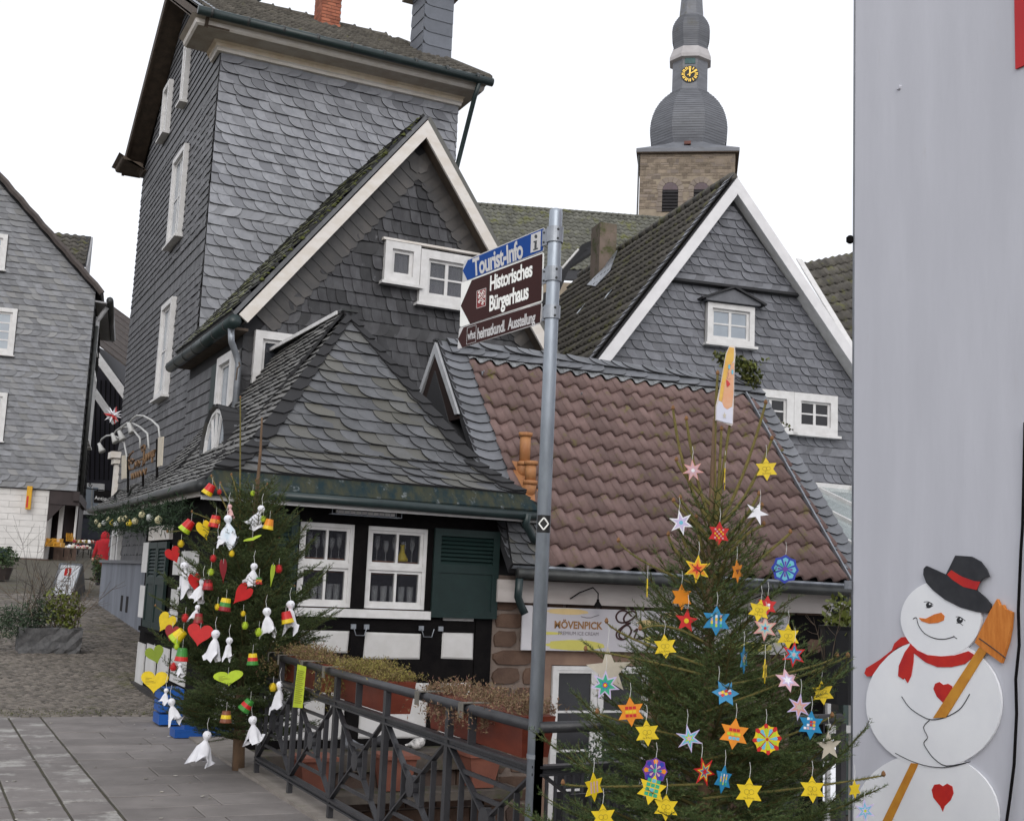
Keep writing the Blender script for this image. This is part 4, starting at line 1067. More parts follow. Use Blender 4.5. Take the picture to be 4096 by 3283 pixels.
MB().tube([A(7.62, ys_ - .003, 1.285), A(7.70, ys_ - .003, 1.272), A(7.77, ys_ - .003, 1.275), A(7.82, ys_ - .003, 1.295), A(7.88, ys_ - .003, 1.31)], .004, 4).build('gull_mark', greyp, sg)
def script(pts, r): return MB().tube([A(x, ys_ - .004, z) for x, z in pts], r, 5)
def zs(zx, zy):            # strokes of the script lettering, read off the sign
    p = onY(YF - .1, (2080 + zx * .3803) / DS, (2400 + zy * .3803) / DS); return (p[0], p[2])
Es = [[(1225, 140), (1190, 115), (1130, 130), (1090, 190), (1110, 235), (1160, 240)], [(1170, 165), (1120, 115), (1050, 115), (1010, 165), (1030, 220), (1090, 235), (1170, 205), (1225, 150)],
      [(1160, 240), (1090, 270), (1020, 335), (1020, 390), (1070, 412), (1130, 390), (1170, 320), (1130, 260), (1070, 300), (1040, 370), (1080, 410)],
      [(1195, 330), (1235, 300), (1200, 395), (1215, 415), (1260, 380)], [(1266, 236), (1276, 242)], [(1255, 405), (1300, 395), (1315, 350), (1290, 310), (1330, 285), (1310, 340), (1330, 385)], [(1385, 368), (1465, 372)],
      [(1560, 150), (1500, 150), (1480, 200), (1520, 240), (1600, 200), (1570, 330), (1530, 410), (1500, 420), (1500, 390), (1580, 400), (1640, 430), (1680, 400)], [(1540, 290), (1610, 275)],
      [(1750, 380), (1700, 370), (1690, 420), (1740, 420), (1760, 360), (1755, 425), (1780, 430), (1800, 370), (1810, 430), (1840, 375), (1850, 435)], [(1905, 400), (1980, 375), (1985, 340), (1940, 340), (1910, 400), (1930, 445), (1975, 430), (2010, 390)]]
for st in Es:
    if len(st) > 3:
        q = [zs(*a) for a in st]; out = []
        for i in range(len(q) - 1):
            p0, p1, p2, p3 = q[max(i - 1, 0)], q[i], q[i + 1], q[min(i + 2, len(q) - 1)]
            for t in (0, .25, .5, .75):
                out.append(tuple(.5 * (2 * p1[c] + (p2[c] - p0[c]) * t + (2 * p0[c] - 5 * p1[c] + 4 * p2[c] - p3[c]) * t * t + (3 * p1[c] - p0[c] - 3 * p2[c] + p3[c]) * t ** 3) for c in (0, 1)))
        out.append(q[-1])
    else: out = [zs(*a) for a in st]
    script(out, .012).build('lettering', darkbrown, sg)
text('Wintergarten am Lindensberger Platz', .085, A(8.62, ys_, .885), EX, EZ, darkbrown, sg, sx_=.95, thick=.004)
# terrace floor, retaining wall and steps under the fence
tf = add('terrace', [(2.8, 5.2, -1.40), (13, 5.2, -1.40), (13, 13.5, -1.40), (2.8, 13.5, -1.40)], [(0, 1, 2, 3)], pave, kind='structure')
MB().abox(2.70, 2.98, 5.1, 13.6, -1.45, -.055).build('retaining_wall', mortar, label='low stone retaining wall below the iron fence beside the paving', cat='wall')
MB().abox(2.66, 3.02, 5.2, 12.95, -.05, .022).build('coping', M('coping_stone', (.24, .215, .19), (.17, .15, .13), 4, .9, .4, 30, lich=((.12, .12, .06), 5, .6)), label='pale stone coping strip running under the iron fence', cat='coping')
MB().abox(2.99, 9.0, 5.02, 5.2, -1.45, .02).build('retaining_wall', mortar, label='stone retaining wall under the short fence behind the right tree', cat='wall')

# ================================================================== right gabled house (its axis is turned a little)
LS, LU = A(.155, .988, 0), A(.988, -.155, 0)
LN = -LS
def onP(P0, n, x, y):
    d = ray(x, y); return CAMP + d * (float((np.asarray(P0) - CAMP) @ n) / float(d @ n))
CR = A(13.6, 18.6, 0)
rg = thing('right_gabled_house', (14.0, 21, 0), 'grey slate gabled house with white barge boards, right of the red roof', 'house')
def rl(x, y, off=0.0): p = onP(CR + LN * off, LN, x, y); return (float((p - CR) @ LU), float(p[2]))
R3 = lambda u, z, off=0.0: CR + LU * u + EZ * z + LN * off
al, aa, ar = rl(1288, 718, .3), rl(1550, 376, .3), rl(1800, 748, .3)
kl, kr = (aa[1] - al[1]) / (aa[0] - al[0]), (aa[1] - ar[1]) / (ar[0] - aa[0])
al = (aa[0] - 3.2, aa[1] - 3.2 * kl); ar = (aa[0] + 3.9, aa[1] - 3.9 * kr)
zl_ = lambda u: aa[1] - .16 - (aa[0] - u) * kl if u < aa[0] else aa[1] - .16 - (u - aa[0]) * kr
solid_poly('wall', [R3(al[0], 0), R3(ar[0], 0), R3(ar[0], zl_(ar[0])), R3(aa[0], zl_(aa[0])), R3(al[0], zl_(al[0]))], LS * 6, slate_base, rg)
w0 = rect4((*rl(1485, 638), *rl(1582, 733)))
la, lb_ = rl(1572, 822), rl(1757, 922)
lw = (la[0], lb_[0], lb_[1] + .02, la[1] + .04)
jz = rl(1560, 610)[1]
hl = [(w0[0] - .02, w0[1] + .02, w0[2] - .02, w0[3] + .02), lw]
ul = lambda z: aa[0] - (aa[1] - .16 - z) / kl; ur = lambda z: aa[0] + (aa[1] - .16 - z) / kr
MB().poly([R3(ul(jz), jz - .03, .09), R3(ur(jz), jz - .03, .09), R3(aa[0], aa[1] - .2, .09)], LS * .09).build('upper_gable', slate_base, rg)
slates(rg, CR + LN * .10, LU, EZ, [(ul(jz) + .12, jz), (ur(jz) - .12, jz), (aa[0] + .05, aa[1] - .5), (aa[0] - .05, aa[1] - .5)], .18, .165, slate_right, 'scale', mirror_rows=(0, 8), seed=131, limit=160)
slates(rg, CR, LU, EZ, [(al[0] + .1, 3.0), (ar[0] - .1, 3.0), (ar[0] - .1, zl_(ar[0]) - .1), (ur(jz) - .1, jz - .02), (ul(jz) + .1, jz - .02), (al[0] + .1, zl_(al[0]) - .1)], .19, .17, slate_right, 'scale', hl, mirror_rows=(8, 10, 14), seed=132, limit=300)
MB().bar(R3(ul(jz) + .05, jz + .01, .10), R3(ur(jz) - .05, jz + .01, .10), .10, .05).build('drip_ledge', slate_base, rg)
window(rg, CR, LU, EZ, w0, 2, 2, white_wood, glass_sky, casing=.10, split=(1,), frame=.05)
cx_ = (w0[0] + w0[1]) / 2
solid_poly('window_hood', [R3(a, b, .2) for a, b in ((w0[0] - .08, w0[3] + .02), (w0[1] + .08, w0[3] + .02), (w0[1] + .08, w0[3] + .08), (cx_, w0[3] + .28), (w0[0] - .08, w0[3] + .08))], LS * .2, slate_right, rg)
for s_ in (w0[0] - .18, w0[1] + .18): MB().bar(R3(s_, w0[3] + .04, .13), R3(cx_, w0[3] + .32, .13), .26, .035).build('hood_roof', slate_base, rg)
hw = (lw[1] - lw[0]) / 2
for u0 in (lw[0], lw[0] + hw): window(rg, CR, LU, EZ, (u0, u0 + hw - .005, lw[2], lw[3]), 2, 2, white_wood, glass_dark, casing=.15, split=(1,), frame=.04)
wbarge = M('white_barge', (.70, .69, .70), (.62, .61, .62), 4, .5, .05, 30, lich=((.45, .46, .36), 3, .68))
for (e_, k_, s_) in ((al, kl, -1), (ar, kr, 1)):
    pr = nrm(A(-s_ * k_, 0, -1)); wd = .20; ap = (aa[0], aa[1] - wd / abs(pr[2])); b2 = (e_[0] + pr[0] * wd, e_[1] + pr[2] * wd)
    solid_poly('barge_board', [R3(*aa, .36), R3(*e_, .36), R3(*b2, .36), R3(*ap, .36)], LS * .05, wbarge, rg)
    solid_poly('verge_soffit', [R3(ap[0], ap[1] + .02, .31), R3(b2[0], b2[1] + .02, .31), R3(b2[0], b2[1] + .02, .0), R3(ap[0], ap[1] + .02, .0)], EZ * .012, white_wood, rg)
RL = 8.5
rt0, rt1 = R3(al[0] - .05, al[1] - .02, .27), R3(aa[0], aa[1] + .03, .27)
Vq = nrm(rt1 - rt0); Lq = float(np.linalg.norm(rt1 - rt0)); qv = nrm(np.cross(LN, Vq))
MB().poly([rt0, rt1, rt1 + LS * RL, rt0 + LS * RL], A(.04, 0, -.06)).build('roof', slate_base, rg)
tiles(rg, rt0 + LS * RL + qv * .01, LN, Vq, 40, int(Lq / .30), (RL - .22) / 40, .30, .06, darktile, 'rgtile', limit=300)
MB().poly([rt1, R3(ar[0] + .1, ar[1] - .05, .27), R3(ar[0] + .1, ar[1] - .05, .27) + LS * RL, rt1 + LS * RL], -EZ * .06).build('right_roof', darktile, rg)
m = MB()
for i in range(21): p = rt1 + LS * (.1 + i * .40) + EZ * .03; m.tube([p, p + LS * .39 + EZ * .015], [.11, .095], 8)
m.build('ridge_tile', darktile, rg, smooth=True)
it = []
for i in range(34):
    o = rt0 + Vq * (Lq * i / 34)
    mm = MB().poly([o + qv * .09, o + LS * .26 + qv * .08, o + LS * .26 + Vq * .18 + qv * .07, o + Vq * .18 + qv * .07], -qv * .02); it.append((mm.v, mm.f[:1] + mm.f[1:], None, None))
pieces(rg, 'verge_slate', it, slate_right, 40, edge=slate_edge)
def onroofR(x, y, off=0.0):
    d = ray(x, y); return CAMP + d * (float((rt0 + qv * off - CAMP) @ qv) / float(d @ qv))
pc = onroofR(1270, 572)
cm = M('rendered_chimney', (.19, .145, .12), (.12, .10, .075), 2.5, .9, .4, 20, lich=((.07, .075, .028), 3, .48))
zt2 = float(onP(pc + LN * .3, LN, 1272, 468)[2])
chm = MB().box(A(pc[0], pc[1], 0), LU, EZ, LN, -.22, .20, pc[2] - .8, zt2, -.3, .28).build('chimney', cm, rg)
MB().poly([onroofR(1236, 600, .1), onroofR(1254, 603, .1), onroofR(1285, 570, .1), onroofR(1300, 528, .1), onroofR(1290, 526, .1), onroofR(1275, 560, .1)], qv * .01).build('flashing', zinc, chm)
for q in ((1213, 662), (1268, 634)):
    p = onroofR(*q, .085); MB().poly([p, p + LN * .08, p + LN * .08 + Vq * .30, p + Vq * .30], qv * .008).build('glass_tile', glass_sky, rg)
# further roof behind on the right
fr = thing('rear_roof_house', (19, 24, 0), 'dark tiled roof of a house behind the right gabled house', 'house')
r0, r1 = onY(25, 1690, 556), onY(25, 1900, 512)
e0 = r0 + A(.0, -3.2, -4.2); e1 = r1 + A(0, -3.2, -4.2)
MB().poly([e0, e1, r1, r0], A(0, .08, -.08)).build('roof', slate_base, fr)
Vf = nrm(r0 - e0)
tiles(fr, e0, nrm(r1 - r0), Vf, 22, int(np.linalg.norm(r0 - e0) / .33), .25, .33, .05, darktile, 'frtile', limit=200)
MB().poly([r0 + A(-.22, 0, 0.08), r0 + A(-.02, 0, .08), e0 + A(-.02, 0, .08), e0 + A(-.22, 0, .08)], A(0, 0, .05)).build('verge_board', white_wood, fr)
MB().poly([e0 + A(0, .4, -.1), e1 + A(0, .4, -.1), e1 + A(0, .4, -8), e0 + A(0, .4, -8)], A(0, 2, 0)).build('wall', slate_base, fr)
# glass-roofed conservatory between
gc = thing('conservatory', (13.5, 14.5, -1.4), 'white framed glass conservatory roof at the right of the red tiles', 'conservatory')
c00, c01, c10, c11 = A(12.3, 13.6, 1.6), A(17.0, 13.6, 1.6), A(12.3, 17.6, 3.95), A(17.0, 17.6, 3.95)
c00, c10 = A(12.25, 13.4, 1.95), A(12.25, 18.2, 3.75)
c01, c11 = A(17.2, 13.4, 1.95), A(17.2, 18.2, 3.75)
gm = M('conservatory_glass', (.60, .66, .66), (.52, .58, .58), 1.2, .04, spec=1.0, alpha=.55)
for i in range(5):
    a, b = i / 5, (i + 1) / 5
    p = [c00 + (c01 - c00) * a, c00 + (c01 - c00) * b, c10 + (c11 - c10) * b, c10 + (c11 - c10) * a]
    MB().poly(p, A(0, 0, .01)).build('pane', gm, gc)
m = MB()
for i in range(6):
    a = i / 5; m.bar(c00 + (c01 - c00) * a + A(0, 0, .03), c10 + (c11 - c10) * a + A(0, 0, .03), .06, .08)
m.bar(c00 + A(0, 0, .01), c01 + A(0, 0, .01), .09, .12); m.bar(c10, c11, .1, .14); m.build('frame', white_wood, gc)
MB().abox(12.3, 17, 13.9, 14.0, -1.4, 1.9).build('rear_wall', M('green_grey_interior', (.10, .14, .13), (.06, .08, .08), 2, .6), gc)
m = MB()
for i in range(8): x = 11.62 + i * .42; m.abox(x, x + .06, 13.45, 13.5, -1.4, 1.92)
m.abox(11.62, 15, 13.44, 13.5, 1.5, 1.6); m.abox(11.62, 15, 13.44, 13.5, -.2, -.1)
m.build('side_frame', white_wood, gc)
# ================================================================== church: tower with two onion domes, nave roof
DT = 90.0
tc = onD(DT, 1447, 400); TA = nrm(RH * math.cos(rad(8.7)) - FH * math.sin(rad(8.7))); TN = np.cross(TA, EZ)
TC = A(tc[0], tc[1], 0)
TZ = lambda y_: float(onD(DT, 1450, y_)[2])
PX = DT / (FPX / DS)          # metres per picture pixel there
church = thing('church_tower', (TC[0], TC[1], 5), 'church tower of brown stone with slate onion domes and gold clock', 'tower')
hw = 3.50
fc_ = TC + TN * hw
zE = TZ(349)
MB().box(TC, TA, EZ, TN, -hw, hw, 8, zE, -hw, hw).build('wall', M('tower_mortar', (.30, .25, .19), (.23, .19, .145), 2, .95, .3, 10), church)
def tx(x, y_): p = onP(fc_, TN, x, y_); return (float((p - TC) @ TA), float(p[2]))
ar_ = []
for x0, x1 in ((1395, 1427), (1461, 1492)):
    a, zt = tx(x0, 384); b, zb = tx(x1, 446); ar_.append((a, b, zb, zt))
it = []; rd = random.Random(31); z = TZ(470)
while z < zE - .1:
    hh = rd.choice((.16, .2, .24, .3)); x = -hw
    while x < hw - .05:
        wd = min(rd.uniform(.25, .75), hw - x)
        cx, cz = x + wd / 2, z + hh / 2
        if not any(a - .45 < cx < b + .45 and c - .1 < cz < d + .5 for a, b, c, d in ar_):
            mm = MB().box(TC, TA, EZ, TN, x + .015, x + wd - .015, z + .015, z + hh - .015, hw - .05, hw + rd.uniform(.01, .035)); it.append((mm.v, mm.f, None, None))
        x += wd
    z += hh
pieces(church, 'stone', it, towerstone, 300)
trimst = M('dressed_stone', (.25, .21, .175), (.20, .165, .14), 2, .9, .2, 10, .12)
for a, b, zb, zt in ar_:
    c, r_ = (a + b) / 2, (b - a) / 2; zc = zt - r_
    for i in range(7):
        t0, t1 = math.pi * i / 7 + .02, math.pi * (i + 1) / 7 - .02
        q = [(c + rr * math.cos(t), zc + rr * math.sin(t)) for rr, t in ((r_, t0), (r_ + .42, t0), (r_ + .42, t1), (r_, t1))]
        MB().poly([TC + TA * u + EZ * v + TN * (hw + .04) for u, v in q], -TN * .1).build('voussoir', trimst, church)
    z = zb
    while z < zc - .02:
        for s_ in (-1, 1):
            wd = rd.uniform(.25, .45); u0 = c + s_ * r_; MB().box(TC, TA, EZ, TN, min(u0, u0 + s_ * wd), max(u0, u0 + s_ * wd), z, min(z + .36, zc) - .02, hw - .05, hw + .04).build('quoin', trimst, church)
        z += .38
    P = [TC + TA * (c + r_ * math.cos(t)) + EZ * (zc + r_ * math.sin(t)) + TN * (hw + .015) for t in np.linspace(0, math.pi, 12)] + [TC + TA * (c - r_) + EZ * zb + TN * (hw + .015), TC + TA * (c + r_) + EZ * zb + TN * (hw + .015)]
    bw = MB().poly(P, -TN * .01).build('belfry_opening', M('louvre_dark', (.008, .007, .008), (.006, .005, .006), 2, .8), church)
    n = 7
    for i in range(n):
        z = zb + (zc - zb) * i / n
        MB().poly([TC + TA * u + EZ * v + TN * w_ for u, v, w_ in ((c - r_, z, hw + .09), (c + r_, z, hw + .09), (c + r_, z + .16, hw + .02), (c - r_, z + .16, hw + .02))], EZ * .02).build('louvre', M('louvre_slat', (.014, .012, .013), (.010, .009, .010), 2, .7), bw)
    MB().poly([TC + TA * (c + (r_ - .02) * math.cos(t)) + EZ * (zc + (r_ - .02) * math.sin(t)) + TN * (hw + .03) for t in np.linspace(.0, math.pi, 12)], -TN * .01).build('arch_panel', M('arch_panel', (.13, .10, .11), (.11, .085, .09), 3, .8), bw)
tslate = M('tower_slate', (.17, .177, .197), (.125, .13, .145), .8, .5, .25, 8, .0, lich=((.095, .088, .045), .35, .56), stretch=(1, 1, 5))
# eave, skirt roof flaring into the octagon
ew = 3.80
def octa(r, z, ph=22.5): return [TC + (TA * math.cos(rad(ph + 45 * k)) + np.cross(EZ, TA) * math.sin(rad(ph + 45 * k))) * (r / math.cos(rad(22.5))) + EZ * z for k in range(8)]
def sq(r, z):              # square expressed with 8 points matching the octagon's corners
    out = []
    for k in range(8):
        t = rad(22.5 + 45 * k); c_, s_ = math.cos(t), math.sin(t); m_ = max(abs(c_), abs(s_)); out.append((r * (1 if c_ > 0 else -1), r * (1 if s_ > 0 else -1)) )
    return [TC + TA * a + np.cross(EZ, TA) * b + EZ * z for a, b in out]
def loft(rings, name, mat, parent, smooth=False):
    vs_, fs_ = [], []; n = 8
    for r in rings: vs_ += r
    for i in range(len(rings) - 1):
        for j in range(n): jj = (j + 1) % n; fs_.append((i * n + j, i * n + jj, (i + 1) * n + jj, (i + 1) * n + j))
    fs_.append(tuple(range((len(rings) - 1) * n, len(rings) * n)))
    return add(name, vs_, fs_, mat, parent)
def lerp8(a, b, t): return [p * (1 - t) + q * t for p, q in zip(a, b)]
H_ = lambda px_: px_ * PX / 2
loft([sq(ew, zE - .25), sq(ew, zE + .02), lerp8(sq(3.3, TZ(340)), octa(3.4, TZ(340)), .35), lerp8(sq(2.85, TZ(333)), octa(3.0, TZ(333)), .7), octa(H_(150), TZ(325))], 'skirt_roof', tslate, church)
MB().box(TC, TA, EZ, TN, -ew + .02, ew - .02, zE - .32, zE - .26, -ew + .02, ew - .02).build('eave', brown_wood, church)
prof1 = [(325, 150), (318, 156), (308, 161), (295, 165), (282, 166), (268, 163), (254, 156), (240, 145), (226, 128), (214, 108), (205, 88), (200, 78)]
loft([octa(H_(w_), TZ(y_)) for y_, w_ in prof1], 'lower_dome', tslate, church)
loft([octa(H_(77), TZ(203)), octa(H_(76), TZ(136))], 'clock_drum', tslate, church)
loft([octa(H_(76), TZ(139)), octa(H_(90), TZ(136)), octa(H_(90), TZ(129)), octa(H_(84), TZ(121)), octa(H_(77), TZ(112))], 'cornice', M('pale_cornice', (.44, .42, .42), (.36, .34, .34), 1, .7), church)
prof2 = [(114, 78), (108, 73), (98, 74), (86, 80), (74, 82), (62, 79), (52, 70), (44, 59), (40, 53)]
loft([octa(H_(w_), TZ(y_)) for y_, w_ in prof2], 'upper_dome', tslate, church)
loft([octa(H_(53), TZ(42)), octa(H_(46), TZ(0)), octa(H_(30), TZ(-90)), octa(H_(2), TZ(-260))], 'spire', tslate, church)
# slate course ledges on the domes
for nm, pf, st in (('lower_dome', prof1, 5.2), ('upper_dome', prof2, 4.2)):
    ys_2 = [a for a, b in pf][::-1]; ws_ = [b for a, b in pf][::-1]; y_ = pf[-1][0] + 3; V_, F_ = [], []
    while y_ < pf[0][0] - 3:
        w_ = float(np.interp(y_, ys_2, ws_)); k = len(V_)
        V_ += octa(H_(w_) + .022, TZ(y_)) + octa(H_(w_) + .02, TZ(y_) + .03) + octa(H_(w_) - .05, TZ(y_) + .06)
        for L in (0, 8):
            F_ += [(k + L + j, k + L + (j + 1) % 8, k + L + 8 + (j + 1) % 8, k + L + 8 + j) for j in range(8)]
        y_ += st
    add(nm + '_slate_courses', V_, F_, M('tower_slate_edge', (.11, .114, .126), (.085, .088, .097), 1, .7), church, kind='stuff')
MB().box(TC, TA, EZ, TN, -.28, .22, TZ(336), TZ(330), 2.9, 3.35).build('roof_hatch', M('hatch_red', (.16, .05, .035), (.1, .04, .03), 4, .6), church)
# clock
fd = TC + TN * (H_(76) + .02)
cz, cx = TZ(172), float((onP(fd, TN, 1452, 172) - TC) @ TA)
ck = MB().lathe(fd + TA * cx + EZ * cz, [(.68, 0), (.68, .06)], 28, axis=TN, x=TA).build('clock_face', flat('clock_black', (.014, .014, .014), .5), church)
gold = M('gilding', (.62, .42, .08), (.55, .36, .06), 6, .35, metal=.4)
for k in range(12):
    a = rad(30 * k); dx = TA * math.sin(a) + EZ * math.cos(a); tt = TA * math.cos(a) - EZ * math.sin(a); c_ = fd + TA * cx + EZ * cz + TN * .07
    for o in (-.055, .055) if k not in (1, 5) else (0,):
        MB().poly([c_ + dx * .38 + tt * (o - .032), c_ + dx * .38 + tt * (o + .032), c_ + dx * .62 + tt * (o + .038), c_ + dx * .62 + tt * (o - .038)], TN * .02).build('numeral', gold, ck)
for a, l, w_ in ((rad(62), .62, .05), (rad(2), .42, .07)):
    dx = TA * math.sin(a) + EZ * math.cos(a); tt = TA * math.cos(a) - EZ * math.sin(a); c_ = fd + TA * cx + EZ * cz + TN * .10
    MB().poly([c_ - dx * .22 - tt * w_ * .6, c_ - dx * .22 + tt * w_ * .6, c_ + dx * l + tt * w_, c_ + dx * l - tt * w_], TN * .02).build('clock_hand', gold, ck)
za, zb_ = TZ(132), TZ(150); P = [fd + TA * (cx + .4 * math.cos(t)) + EZ * (za - .35 + .35 * math.sin(t)) + TN * .03 for t in np.linspace(0, math.pi, 9)] + [fd + TA * (cx - .4) + EZ * zb_ + TN * .03, fd + TA * (cx + .4) + EZ * zb_ + TN * .03]
MB().poly(P, -TN * .03).build('drum_shutter', M('verdigris', (.07, .14, .14), (.05, .10, .10), 3, .6), church)
MB().tube([TC - TA * (hw + .1) + TN * hw + EZ * 10, TC - TA * (hw + .1) + TN * hw + EZ * (zE - .3)], .06, 6).build('downpipe', gutter_dark, church)
# nave
nv = thing('church_nave', (38, 52, 2), 'long mossy tiled church nave roof below the tower', 'church')
DN = 66.0
r0, r1 = onD(DN, 985, 431), onD(DN + 4, 1440, 466)
Un = nrm(r1 - r0); dn_ = nrm(A(-Un[1], Un[0], 0)) ; dn_ = dn_ if dn_ @ FH < 0 else -dn_
e0, e1 = r0 + dn_ * 5 - EZ * 5.2, r1 + dn_ * 5 - EZ * 5.2
MB().poly([e0, e1, r1, r0], -EZ * .1).build('roof', slate_base, nv)
Vn = nrm(r0 - e0); Ln = float(np.linalg.norm(r0 - e0))
tiles(nv, e0 + Vn * (Ln - 15 * .42), Un, Vn, int(np.linalg.norm(r1 - r0) / .40), 15, .40, .42, .085, M('nave_tile', (.135, .135, .115), (.095, .095, .08), 2, .8, .3, 20, .2, lich=((.14, .145, .055), .9, .52)), 'navetile', limit=300)
m = MB()
for i in range(34): p = r0 + Un * i * .38 + EZ * .05; m.tube([p, p + Un * .37], [.14, .12], 6)
m.build('ridge_tile', MATS['nave_tile'], nv, smooth=True)
MB().poly([e0 + EZ * -.2, e1 - EZ * .2, A(e1[0], e1[1], 0), A(e0[0], e0[1], 0)], -dn_ * .5).build('wall', MATS['tower_mortar'], nv)
# small lead-roofed dormer between nave and right house
dm = thing('roof_dormer', tuple(onD(40, 1195, 560)), 'dark dormer roof with white verge strip left of the old chimney', 'dormer')
a, b, c, d = onD(34, 1150, 615), onD(34, 1225, 515), onD(36, 1260, 540), onD(33, 1262, 600)
MB().poly([onD(34, 1060, 640), a, b, onD(36, 1260, 500), onD(36, 1262, 520), onD(34, 1200, 560), onD(34, 1165, 640)], FH * .4).build('roof', slate_base, dm)
MB().bar(onD(33.5, 1183, 565), onD(33.5, 1218, 525), .10, .05).build('verge_strip', white_wood, dm)

# ================================================================== left house
C0 = onY(49.3, 162, 1030); C0[2] = 0
lh = thing('left_slate_house', (C0[0] - 4, C0[1] + 3, 1.8), 'slate-clad gabled house with white tiled shop front at the left edge', 'house')
def lf(x, y): p = onP(C0, LN, x, y); return (float((p - C0) @ LU), float(p[2]))
(eu, ez_), (gu, gz_) = lf(213, 622), lf(0, 380)
sl_ = (gz_ - ez_) / (eu - gu)
zJ = lf(100, 1030)[1]
pk = -7.0; pz = ez_ + (eu - pk) * sl_
zR = ez_ + (eu - .0) * sl_
pts = [(-14, zJ), (0, zJ), (0, zR - .05), (pk, pz), (-14, pz - 7 * sl_ )]
solid_poly('wall', [C0 + LU * u + EZ * v for u, v in pts], LS * 9, slate_base, lh)
lw1, lw2, lw3 = lf(38, 652), lf(18, 496), lf(16, 828)
wd1 = [(lf(38, 652)[0] - 1.5, lf(38, 652)[0], lf(38, 750)[1], lf(38, 652)[1]), (lf(18, 496)[0] - 1.3, lf(18, 496)[0], lf(18, 571)[1], lf(18, 496)[1]), (lf(17, 828)[0] - 1.5, lf(17, 828)[0], lf(17, 930)[1], lf(17, 828)[1])]
hl = [(a - .02, b + .02, c - .02, d + .02) for a, b, c, d in wd1]
lft = lf(-12, 800)[0]
slates(lh, C0, LU, EZ, [(lft - 1, zJ), (0, zJ), (0, zR - .15), (lft - 1, zR - .15 - (lft - 1) * sl_)], .30, .235, slate_left, 'scale', hl, mirror_rows=(0, 1, 8, 18, 25), seed=141, limit=300, lift=.04, side=.025)
for r in wd1: window(lh, C0, LU, EZ, r, 2, 4, white_wood, glass_sky, casing=.16, proud=.14, bar=.05, frame=.08)
# verge, roof
a, b = C0 + LU * pk + EZ * (pz + .05) + LN * .25, C0 + LU * eu + EZ * (ez_) + LN * .25
nq = nrm(np.cross(nrm(b - a), LS)); nq = nq if nq[2] > 0 else -nq
MB().poly([a, b, b + LS * 9.6, a + LS * 9.6], nq * .12).build('roof', darktile2, lh)
m = MB(); m.tube([a + nq * .05 + (b - a) * i / 24 + nq * (.03 if i % 2 else 0) for i in range(25)], .13, 6); m.build('verge_tile', darktile2, lh)
# eave soffit and gutter on the lane side
e0 = C0 + EZ * (zR - .15); e1 = C0 + LU * (eu + .25) + EZ * (ez_ - .1) + LN * .2
MB().poly([e0 + EZ * -.35, e1 + EZ * -.25, e1 + LS * 8.5 + EZ * -.25, e0 + LS * 8.5 + EZ * -.35], EZ * .06).build('soffit', M('soffit_grey', (.30, .30, .31), (.26, .26, .27), 2, .7), lh)
m = MB(); m.tube([e1 + A(.1, 0, -.1), e1 + LS * 8.6 + A(.1, 0, -.1)], .14, 8); m.build('gutter', gutter_dark, lh, smooth=True)
m = MB(); m.tube([e1 + LS * .5 + EZ * -.3, e0 + LS * .5 + LU * .15 + EZ * -1.0, e0 + LS * .5 + LU * .15 + EZ * -1.3], .09, 6); m.build('downpipe_offset', M('pale_pipe', (.42, .42, .43), (.36, .36, .37), 2, .6), lh)
m = MB(); q = C0 + LS * .35 + LU * .14; m.tube([A(q[0], q[1], zR - 1.4), A(q[0], q[1], zJ - .1)], .09, 8); m.build('downpipe', gutter_dark, lh, smooth=True)
# lane side wall: dark, white windows
sm = MB()
OS_ = C0 + LU * .01
slates(lh, OS_, LS, EZ, [(0, zJ), (8.5, zJ), (8.5, zR - .5), (0, zR - .5)], .35, .30, M('slate_dark_lane', (.035, .034, .036), (.06, .058, .055), 2, .7, .3, 20, .3), 'rect', lift=.03, seed=151, limit=120, name='shingle', jit=.04)
for u0, z0_, z1_ in ((1.0, 6.6, 9.6), (2.6, 6.6, 9.6), (4.2, 6.6, 9.6), (1.4, 10.2, 11.6)):
    window(lh, OS_, LS, EZ, (u0, u0 + 1.25, z0_, z1_), 1, 2, white_wood, glass_dark, casing=.15, proud=.14, sill=True)
# ground floor: white tiled wall, corner recess with shop window
zB = gz(49.3) - .2
wu = lf(98, 1100)[0]
wtile = M('white_glazed_tile', (.66, .64, .62), (.58, .56, .54), 2, .35, .03, 10, .03, stretch=(1, 1, 2))
solid_poly('shop_wall', [C0 + LU * u + EZ * v + LS * .12 for u, v in ((-14, zB), (wu, zB), (wu, zJ - .01), (-14, zJ - .01))], LS * .5, flat('tile_joint', (.36, .35, .34), .8), lh)
it = []; rd = random.Random(41)
for r in range(13):
    z = zB + .25 + r * .235; u = lft - .8 - (r % 2) * .45
    while u < wu:
        b_ = min(u + .88, wu); mm = MB().box(C0 + LS * .12, LU, EZ, LN, u + .006, b_ - .006, z + .006, min(z + .229, zJ - .02), 0, .02)
        if b_ - u > .05 and z < zJ - .1: it.append((mm.v, mm.f, None, None))
        u += .88
pieces(lh, 'wall_tile', it, wtile, 100)
solid_poly('corner_pier', [C0 + LU * wu + LS * .12 + EZ * zB, C0 + LU * (wu + .12) + LS * .9 + EZ * zB, C0 + LU * (wu + .12) + LS * .9 + EZ * zJ, C0 + LU * wu + LS * .12 + EZ * zJ], LS * .3, wtile, lh)
solid_poly('shop_recess', [C0 + LU * (wu + .3) + LS * 1.2 + EZ * zB, C0 + LU * .1 + LS * 1.5 + EZ * zB, C0 + LU * .1 + LS * 1.5 + EZ * zJ, C0 + LU * (wu + .3) + LS * 1.2 + EZ * zJ], LS * .2, M('shop_dark', (.022, .014, .016), (.03, .02, .02), 2, .6), lh)
